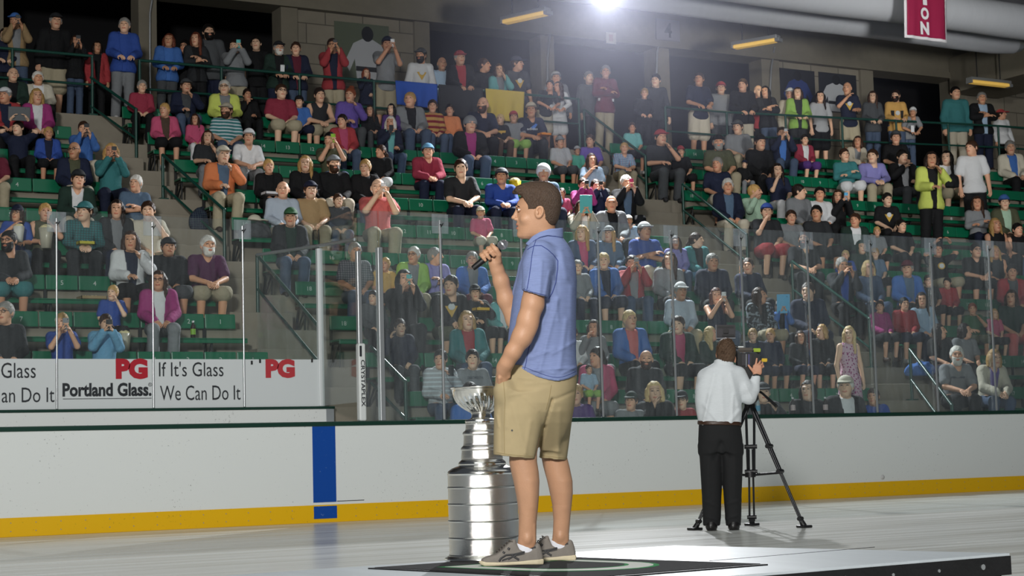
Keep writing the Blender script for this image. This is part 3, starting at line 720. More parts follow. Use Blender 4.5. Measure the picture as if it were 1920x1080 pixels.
# ------------------------------------------------------------------ spectators: templates
def tint_mat(name, rough=0.8, mult=(1, 1, 1), pattern=None, spec=0.3, bump=0.0):
    m, nt, b = new_mat(name); oi = N(nt, 'ShaderNodeObjectInfo'); out = oi.outputs['Color']
    tc = N(nt, 'ShaderNodeTexCoord')
    if mult != (1, 1, 1):
        mx = N(nt, 'ShaderNodeMix', data_type='RGBA', blend_type='MULTIPLY'); mx.inputs['Factor'].default_value = 1; mx.inputs['B'].default_value = (*mult, 1)
        nt.links.new(out, mx.inputs['A']); out = mx.outputs['Result']
    def mixw(fac, col):
        nonlocal out
        mx = N(nt, 'ShaderNodeMix', data_type='RGBA'); mx.inputs['B'].default_value = (*srgb(col), 1)
        nt.links.new(fac, mx.inputs['Factor']); nt.links.new(out, mx.inputs['A']); out = mx.outputs['Result']
    def band(axis, freq, lo, col):
        sx = N(nt, 'ShaderNodeSeparateXYZ'); nt.links.new(tc.outputs['Object'], sx.inputs[0])
        a = N(nt, 'ShaderNodeMath', operation='MULTIPLY'); a.inputs[1].default_value = freq; nt.links.new(sx.outputs[axis], a.inputs[0])
        f = N(nt, 'ShaderNodeMath', operation='FRACT'); nt.links.new(a.outputs[0], f.inputs[0])
        g = N(nt, 'ShaderNodeMath', operation='GREATER_THAN'); g.inputs[1].default_value = lo; nt.links.new(f.outputs[0], g.inputs[0]); mixw(g.outputs[0], col)
    if pattern == 'stripe': band(2, 17, 0.62, '#c8d2d8')
    if pattern == 'wide': band(2, 9, 0.55, '#7e1420')
    if pattern == 'plaid': band(2, 26, 0.75, '#c9d4e6'); band(0, 26, 0.78, '#a86a76')
    if pattern == 'check': band(2, 30, 0.8, '#3c4a4e'); band(0, 30, 0.8, '#3c4a4e')
    if pattern in ('camo', 'floral'):
        nz = N(nt, 'ShaderNodeTexVoronoi' if pattern == 'floral' else 'ShaderNodeTexNoise'); nz.inputs['Scale'].default_value = 26 if pattern == 'floral' else 22
        nt.links.new(tc.outputs['Object'], nz.inputs['Vector'])
        g = N(nt, 'ShaderNodeMath', operation='GREATER_THAN'); g.inputs[1].default_value = 0.52 if pattern == 'camo' else 0.36
        nt.links.new(nz.outputs[0], g.inputs[0]); mixw(g.outputs[0], '#8c97a0' if pattern == 'camo' else '#d9b8c8')
    if bump:
        nz = N(nt, 'ShaderNodeTexNoise'); nz.inputs['Scale'].default_value = 14; nz.inputs['Detail'].default_value = 3; nt.links.new(tc.outputs['Object'], nz.inputs['Vector'])
        bp = N(nt, 'ShaderNodeBump'); bp.inputs['Strength'].default_value = bump; bp.inputs['Distance'].default_value = 0.03
        nt.links.new(nz.outputs['Fac'], bp.inputs['Height']); nt.links.new(bp.outputs[0], b.inputs['Normal'])
    nt.links.new(out, b.inputs['Base Color']); b.inputs['Roughness'].default_value = rough; b.inputs['Specular IOR Level'].default_value = spec
    return m
M_SKIN = tint_mat('person_skin', 0.55, spec=0.4)
M_LIP = tint_mat('person_lips', 0.5, (0.85, 0.5, 0.5))
M_BROW = tint_mat('person_brows', .7, (.42, .36, .32))
M_EYE = plain('person_eyes', '#1d1714', 0.3)
CLOTH = {p: tint_mat('cloth_' + (p or 'plain'), 0.85, pattern=p, bump=0.6) for p in (None, 'stripe', 'wide', 'plaid', 'check', 'camo', 'floral')}
M_HAIR = tint_mat('person_hair', 0.55, bump=0.9)
M_CAPC = tint_mat('person_cap', 0.75)
M_SHOE = tint_mat('person_shoes', 0.6)

def head_arrays():
    ax, P = grid3((-.11, -.15, -.2), (.11, .13, .135), 0.0066)
    F = un(el(P, (0, .012, .02), (.076, .094, .098)), el(P, (0, -.03, -.035), (.061, .062, .085)), el(P, (0, -.048, -.088), (.042, .04, .033)), k=.03)
    F = un(F, el(P, (0, -.08, .031), (.05, .018, .011)), k=.02)
    for s in (-1, 1): F = smax(F, -el(P, (s * .032, -.104, .012), (.019, .016, .012)), .012)
    F = un(F, rc(P, (0, -.088, .022), (0, -.112, -.02), .0085, .0135), k=.012)
    F = un(F, el(P, (0, -.095, -.058), (.025, .011, .01)), k=.008)
    for s in (-1, 1): F = un(F, el(P, (s * .079, .008, -.004), (.011, .022, .033)), k=.008)
    F = un(F, rc(P, (0, .022, -.06), (0, .035, -.19), .053, .056), k=.03)
    V, Q = nets(F, ax); V = relax(V, Q, 2); c = V[Q].mean(1); mi = np.zeros(len(Q), int); ax_ = np.abs(c[:, 0])
    fr = c[:, 1] < -.045
    mi[(np.abs(ax_ - .034) < .019) & (np.abs(c[:, 2] - .037 + 9 * (ax_ - .034) ** 2) < .0042) & fr] = 3
    mi[(((ax_ - .0315) / .0135) ** 2 + ((c[:, 2] - .0125) / .0066) ** 2 < 1) & fr] = 1
    mi[(ax_ < .025) & (np.abs(c[:, 2] + .0605 - 8 * c[:, 0] ** 2) < .0068) & (c[:, 1] < -.06)] = 2
    return V, Q, mi
def hand_arrays(curl=1.0):
    ax, P = grid3((-.06, -.09, -.03), (.085, .035, .19), 0.0062)
    F = un(bx(P, (0, 0, .045), (.037, .0145, .047), .013), rc(P, (0, 0, -.02), (0, 0, .02), .026, .028), k=.02)
    for i, l in enumerate((.066, .076, .07, .055)):
        x = .028 - .0187 * i; p0 = (x, 0, .086); p1 = (x * 1.12, -.012 * curl, .086 + l * .5); p2 = (x * 1.15, -.04 * curl, .086 + l * (.95 - .15 * curl))
        F = un(F, np.minimum(rc(P, p0, p1, .0092, .0086), rc(P, p1, p2, .0086, .007)), k=.006)
    F = un(F, np.minimum(rc(P, (.03, -.004, .02), (.056, -.016, .058), .0125, .0105), rc(P, (.056, -.016, .058), (.062, -.03, .086), .0105, .0085)), k=.01)
    V, Q = nets(F, ax); return relax(V, Q, 1), Q
HSC = 1.1
HEAD = head_arrays(); HEAD = (HEAD[0] * np.array([HSC, HSC, HSC], np.float32), HEAD[1], HEAD[2]); HAND = hand_arrays()

def skeleton(pose):
    front = pose[0] == 'F'; pose = pose.lstrip('F')
    st = pose[0] == 'S'; p = pose[1:] if st else pose; dz = .44 if st else 0.
    K = dict(pel=(0, 0, .53 + (.40 if st else 0)), che=(0, .03, .83 + dz * .95), sh=(.160, .03, .975 + dz), neck=(0, .03, 1.03 + dz), head=(0, -.014, 1.172 + dz), hp=0.0)
    ly = 0.0
    E = {1: (.215, -.03, .73), -1: (-.215, -.03, .73)}; Wr = {1: (.09, -.26, .615), -1: (-.09, -.26, .615)}
    up = {1: False, -1: False}
    if p == 'cl': ly = -.13; E = {s: (s * .205, -.22, .70) for s in (1, -1)}; Wr = {s: (s * .05, -.43, .625) for s in (1, -1)}
    if p == 'ph': E = {s: (s * .19, -.18, .83) for s in (1, -1)}; Wr = {s: (s * .06, -.3, 1.05) for s in (1, -1)}
    if p == 'cr': E = {s: (s * .215, -.06, .74) for s in (1, -1)}; Wr = {1: (-.04, -.215, .80), -1: (.04, -.19, .755)}
    if p == 'ch': E[-1] = (-.19, -.18, .79); Wr[-1] = (-.07, -.155, 1.01)
    if p == 'ra': E = {s: (s * .28, -.14, 1.08) for s in (1, -1)}; Wr = {s: (s * .14, -.24, 1.28) for s in (1, -1)}
    if p == 'wa': E[-1] = (-.28, -.1, .80); Wr[-1] = (-.22, -.24, 1.0)
    if p == 'sn': E[-1] = (-.23, -.14, .80); Wr[-1] = (-.07, -.22, .96); Wr[1] = (.08, -.27, .70)
    if st:
        E = {s: (E[s][0], E[s][1], E[s][2] + dz) for s in E}; Wr = {s: (Wr[s][0], Wr[s][1], Wr[s][2] + dz) for s in Wr}
        if p == 'dn': E = {s: (s * .235, .03, 1.13) for s in (1, -1)}; Wr = {s: (s * .235, -.06, .89) for s in (1, -1)}
        if p == 'rl': E = {s: (s * .225, -.05, 1.14) for s in (1, -1)}; Wr = {s: (s * .11, -.25, 1.05) for s in (1, -1)}
        if p == 'ln': ly = -.3; E = {s: (s * .25, -.3, 1.10) for s in (1, -1)}; Wr = {s: (s * .1, -.46, .98) for s in (1, -1)}
    if ly:
        for k, f in (('che', .55), ('sh', .9), ('neck', .95), ('head', 1.25)):
            v = list(K[k]); v[1] += ly * f; v[2] -= abs(ly) * f * .28; K[k] = tuple(v)
    K['E'] = E; K['W'] = Wr
    if st:
        K['hip'] = (.09, 0, .92); K['knee'] = (.1, -.015, .5); K['ank'] = (.105, .02, .09)
    else:
        K['hip'] = (.092, .0, .525); K['knee'] = (.135, -.44, .50); K['ank'] = (.125, -.345, .09)
    if front: K['knee'] = (.25, -.25, .5); K['ank'] = (.22, -.24, .09)
    K['st'] = st; return K
def S3(v, s): return (v[0] * s, v[1], v[2])
def torso_f(P, K, o):
    pe, ch, sh, nk = K['pel'], K['che'], K['sh'], K['neck']
    mid = tuple((pe[i] + ch[i]) / 2 for i in range(3))
    F = un(el(P, (pe[0], pe[1] + .01, pe[2] + .02), (.15 + o, .118 + o, .13 + o)), el(P, mid, (.138 + o, .112 + o, .17 + o)), el(P, (ch[0], ch[1] - .005, ch[2] + .02), (.152 + o, .112 + o, .165 + o)), k=.07)
    F = un(F, rc(P, S3((sh[0] - .01, sh[1], sh[2] - .005), 1), S3((sh[0] - .01, sh[1], sh[2] - .005), -1), .058 + o, .058 + o), rc(P, (nk[0], nk[1], nk[2] - .07), (nk[0], nk[1] - .01, nk[2] + .02), .085 + o, .05 + o), k=.06)
    return F
def arm_f(P, K, s, o, part=2.0, swell=0.0):
    sh = S3(K['sh'], s); e = np.array(K['E'][s]); w = np.array(K['W'][s]); a = np.array(sh)
    if part < 1: return rc(P, a, a + (e - a) * part, .058 + o, .052 + o + swell)
    F = rc(P, a, e, .055 + o, .043 + o)
    q = e + (w - e) * min(1, part - 1); return un(F, rc(P, e, q, .043 + o, .031 + o + swell), k=.02)
def leg_f(P, K, s, o, part=2.0, swell=0.0):
    h = np.array(S3(K['hip'], s)); k = np.array(S3(K['knee'], s)); a = np.array(S3(K['ank'], s))
    if part < 1: return rc(P, h, h + (k - h) * part, .09 + o, .07 + o + swell)
    F = rc(P, h, k, .088 + o, .06 + o); q = k + (a - k) * min(1, part - 1)
    return un(F, rc(P, k, q, .06 + o, .04 + o + swell), k=.03)
def bounds(K):
    st = K['st']; pts = [K['E'][1], K['E'][-1], K['W'][1], K['W'][-1], S3(K['knee'], 1), S3(K['knee'], -1), K['head'], (0, .19, .5), (-.27, 0, 0), (.27, 0, 0), (0, -.56 if not st else -.2, 0)]
    a = np.array(pts); lo = a.min(0) - .1; hi = a.max(0) + .1; lo[2] = -.03; return lo, hi
_T = {}
def tmpl(kind, pose, yaw=0.0, pitch=0.0):
    key = (kind, pose, yaw if kind == 'body' else 0)
    if key in _T: return _T[key]
    K = skeleton(pose); lo, hi = bounds(K); hip = K['pel'][2]
    if kind == 'body':
        ax, P = grid3(lo, (hi[0], hi[1], K['neck'][2] + .08), 0.018)
        F = torso_f(P, K, 0)
        F = un(F, rc(P, K['neck'], (K['head'][0], K['head'][1] + .03, K['head'][2] - .1), .055, .052), k=.03)
        for s in (1, -1): F = un(F, arm_f(P, K, s, 0), leg_f(P, K, s, 0), k=.035)
        for s in (1, -1):
            a = S3(K['ank'], s); F = un(F, rc(P, (a[0], a[1] + .02, .05), (a[0] * 1.05, a[1] - .13, .035), .042, .035), k=.03)
        V, Q = nets(F, ax); V = relax(V, Q, 2); mi = np.zeros(len(Q), int)
        hv = HEAD[0] @ rotm(yaw, 0.0).T + np.array(K['head'], np.float32)
        Vs = [V, hv]; Qs = [Q, HEAD[1] + len(V)]; Ms = [mi, HEAD[2]]; n = len(V) + len(hv)
        for s in (1, -1):
            w = np.array(K['W'][s]); d = w - np.array(K['E'][s]); d /= np.linalg.norm(d)
            pn = np.array([-s * 1.0, -.2, -.3]) if d[2] > .3 else np.array([-s * .35, .1, -1.0])
            y = -(pn - d * np.dot(pn, d)); y /= np.linalg.norm(y); x = np.cross(y, d)
            H = HAND[0].copy(); q = HAND[1]
            sg = 1 if x[2] + .4 * d[2] * x[1] > -9 else 1
            flip = (s == -1)
            if flip: H[:, 0] *= -1; q = q[:, ::-1]
            B = np.stack([x, y, d], 1); Vs.append((H @ B.T + w).astype(np.float32)); Qs.append(q + n); Ms.append(np.zeros(len(q), int)); n += len(H)
        _T[key] = raw_mesh('person', np.concatenate(Vs), np.concatenate(Qs), [M_SKIN, M_EYE, M_LIP, M_BROW], np.concatenate(Ms)); return _T[key]
    h = 0.017; o = .016
    if kind in ('tee', 'long', 'jac', 'tank', 'hood', 'sweat', 'under'):
        if kind == 'jac': o = .03
        if kind in ('hood', 'sweat'): o = .026
        ax, P = grid3((lo[0], lo[1], hip - .22), (hi[0], hi[1], hi[2]), h)
        F = torso_f(P, K, o)
        part = {'tee': .72, 'tank': 0, 'under': 0}.get(kind, 1.93)
        if part:
            for s in (1, -1): F = un(F, arm_f(P, K, s, o, part, .012 if kind == 'tee' else .006), k=.04)
        if K['st']:
            F = un(F, el(P, (0, .005, hip - .05), (.188 + o, .15 + o, .17)), k=.05); F = np.maximum(F, (hip - .12) - P[2])
        else: F = np.maximum(F, (hip - .055) - P[2] + 0 * P[0])
        nk = K['neck']; F = np.maximum(F, -el(P, (nk[0], nk[1] - .035, nk[2] + .055), (.075, .082, .075)))
        F = np.maximum(F, P[2] - (nk[2] + .035) + 0 * P[0]) if kind not in ('jac', 'hood') else np.maximum(F, P[2] - (nk[2] + .055) + 0 * P[0])
        if kind == 'tank':
            for s in (1, -1): F = np.maximum(F, -rc(P, S3((K['sh'][0] + .03, K['sh'][1], K['sh'][2]), s), S3((K['sh'][0] + .03, K['sh'][1], K['sh'][2] - .12), s), .075, .06))
        if kind == 'jac':
            ch = K['che']; w = .03 + np.clip(P[2] - (hip - .06), 0, 1) * .10
            F = np.maximum(F, -np.maximum(np.abs(P[0]) - w, (P[1] - (ch[1] - .03 - .0)) + 0 * P[2]))
        if kind == 'hood': F = un(F, el(P, (nk[0], nk[1] + .075, nk[2] + .0), (.10, .05, .07)), k=.03)
        _T[key] = sdf_mesh('top', F, ax, None, 1); return _T[key]
    if kind in ('trousers', 'shorts', 'skirt'):
        ax, P = grid3((lo[0], lo[1], .03), (hi[0], .22, hip + .1), h); pe = K['pel']
        F = el(P, (pe[0], pe[1] + .01, pe[2] - .005), (.172, .132, .125) if not K['st'] else (.16, .122, .12))
        for s in (1, -1): F = un(F, leg_f(P, K, s, .02 if kind == 'trousers' else .028, 1.97 if kind == 'trousers' else (.93 if not K['st'] else .95), .02 if kind == 'trousers' else .025), k=.04)
        if kind == 'skirt': F = un(F, rc(P, (0, 0, hip), (0, 0, hip - .42), .15, .22), k=.05)
        F = np.maximum(F, P[2] - (hip + .06) + 0 * P[0]); _T[key] = sdf_mesh('bottom', F, ax, None, 1); return _T[key]
    if kind in ('shoel', 'shoer'):
        F = None
        for s in ((1,) if kind == 'shoel' else (-1,)):
            a = S3(K['ank'], s); ax, P = grid3((a[0] - .09, a[1] - .25, -.02), (a[0] + .09, a[1] + .1, .17), .014)
            a = S3(K['ank'], s); f = un(rc(P, (a[0], a[1] + .03, .05), (a[0] * 1.06, a[1] - .15, .036), .048, .042), rc(P, (a[0], a[1] + .01, .05), (a[0], a[1] + .01, .12), .045, .046), k=.03)
            F = f if F is None else np.minimum(F, f)
        F = np.maximum(F, -P[2] + .0 * P[0]); F = np.maximum(F, P[2] - .125 + 0 * P[0]); _T[key] = sdf_mesh('shoe', F, ax, None, 1); return _T[key]
def hair_mesh(kind):
    key = ('hair', kind)
    if key in _T: return _T[key]
    ax, P = grid3((-.15, -.17, -.36), (.15, .2, .2), 0.0085)
    x, y, z = P
    face = np.maximum(np.maximum(np.abs(x) - .062, y + .02), z - .058)            # opening for the face
    base = el(P, (0, .018, .018), (.089, .104, .112))
    line = (.05 - (y + .09) * .98) - z
    sh = smax(base, line, .012)
    if kind == 'short': F = sh
    elif kind == 'fringe': F = np.maximum(np.maximum(el(P, (0, .02, -.005), (.087, .10, .085)), -(y + .0) + 0 * x), z - .03 + 0 * x); F = np.maximum(F, -.065 - z)
    elif kind in ('long', 'bob'):
        L = {'long': .30, 'bob': .13}[kind]
        sk = un(base, rc((x * .82, y, z), (0, .03, -.02), (0, .055, -L + .05), .088, .075), k=.04)
        for s in (1, -1): sk = un(sk, rc(P, (s * .07, .0, .0), (s * .088, -.015 if kind == 'long' else .0, -L + .04), .034, .028), k=.03)
        F = smax(sk, -np.maximum(np.maximum(np.abs(x) - .058, y - .0), z - .066), .015)
        F = smax(F, -np.maximum(np.maximum(np.abs(x) - .06, y + .01), z + .0), .01); F = np.maximum(F, -L - z)
    elif kind in ('pony', 'bun'):
        F = sh
        if kind == 'pony': F = un(F, rc(P, (0, .10, .03), (0.01, .15, -.06), .028, .032), rc(P, (.01, .15, -.06), (.03, .13, -.2), .032, .012), k=.02)
        else: F = un(F, el(P, (0, .06, .125), (.045, .045, .04)), k=.015)
    elif kind == 'hoodup': F = smax(un(el(P, (0, .025, .01), (.108, .122, .135)), rc(P, (0, .04, -.08), (0, .05, -.16), .09, .10), k=.04), -np.maximum(np.maximum(np.abs(x) - .068, y + .01), np.abs(z + .02) - .09), .02)
    elif kind == 'beard': F = un(el(P, (0, -.03, -.035), (.068, .069, .092)), el(P, (0, -.05, -.09), (.05, .049, .042)), k=.03); F = np.maximum(F, np.maximum(y - .012 + 0 * x, z + .036 - np.abs(x) * .35)); F = np.maximum(F, -np.maximum(np.maximum(np.abs(x) - .023, np.abs(z + .058) - .0095), y + .05))
    F = F + .0035 * np.sin(x * 88 + y * 50) * np.sin(z * 70 - y * 60) + .002 * np.sin(x * 190) * np.sin(y * 170 + z * 60)
    _T[key] = sdf_mesh('hair', F, ax, [M_HAIR], 0); return _T[key]
def hat_mesh(kind):
    key = ('hat', kind)
    if key in _T: return _T[key]
    ax, P = grid3((-.13, -.23, -.05), (.13, .15, .18), 0.0085); x, y, z = P
    F = np.maximum(el(P, (0, .014, .03), (.094, .11, .108)), (.042 + y * .12) - z)
    if kind == 'cap': F = un(F, np.maximum(el(P, (0, -.095, .05), (.078, .105, .03)), np.abs(z - .05 - (y + .1) * .12) - .0085 + 0 * x), k=.006)
    if kind == 'beanie': F = np.maximum(el(P, (0, .014, .03), (.098, .112, .118)), (.0 + y * -.1) - z)
    _T[key] = sdf_mesh('hat', F, ax, [M_CAPC], 1); return _T[key]
b = MB()
for s in (-1, 1): b.tube([(s * .033 + .021 * math.cos(a), -.108, .01 + .016 * math.sin(a)) for a in np.linspace(0, 2 * PI, 13)[:-1]], .0028, 5, closed=True); b.tube([(s * .054, -.106, .014), (s * .082, 0.0, .016)], .0028, 5)
b.tube([(-.012, -.11, .013), (.012, -.11, .013)], .0026, 5)
ME_GLASSES = b.mesh('glasses', plain('glasses_frame', '#18181a', 0.3))

def soft(h, k=.78):
    c = srgb(h); g = .3 * c[0] + .55 * c[1] + .15 * c[2]; return tuple((g + (v - g) * k) * .92 for v in c)
PAL = dict(black='#17181b', charcoal='#2c2f33', navy='#1b2440', royal='#1f4fae', blue='#2b6fc4', skyblue='#5fb0dd', ltblue='#9fc0de', paleblue='#b9c8da', slate='#53718f', red='#b3222c', maroon='#6d1430', crimson='#a51c40', magenta='#b01a80', pink='#d33f74', coral='#e0605c', orange='#ec7a1c', hot='#f08428', yellow='#e8b020', neon='#d8e82a', lime='#8fc42c', green='#2f6b3e', dkgreen='#1f3a30', mint='#a8cfae', teal='#1f7f82', aqua='#5cb8b8', seafoam='#34b096',
           white='#e4e6e8', cream='#d8d0b8', ltgray='#b9bcc0', gray='#85898d', dkgray='#4c5054', tan='#a98854', khaki='#b3a684', beige='#c8bda4', brown='#5a4434', purple='#5a2f86', violet='#6b4fb5', lavender='#8a86d0', denim='#3e5678', jeans='#465a78', olive='#55583c', plum='#5c1f52', gold='#d8a028')
HAIRC = dict(black='#15110f', brown='#3b261a', dkbrown='#241813', blond='#b9935a', ltblond='#d2b682', gray='#8c8984', white='#d8d5cd', red='#8a4526', auburn='#5e3020')
NAMEC = dict(royal='royal blue', skyblue='sky blue', ltblue='light blue', paleblue='pale blue', slate='slate blue', magenta='magenta', hot='bright orange', neon='neon yellow', dkgreen='dark green', mint='mint green', seafoam='sea green', ltgray='light grey', gray='grey', dkgray='dark grey', charcoal='charcoal', plum='plum', dkbrown='dark brown', ltblond='light blond', green='green', gold='gold')
def cn(c): return NAMEC.get(c, c)
SKINS = ['#e3b697', '#dba98a', '#d49c7c', '#e0ac8d', '#cf9a78', '#e6bd9f']
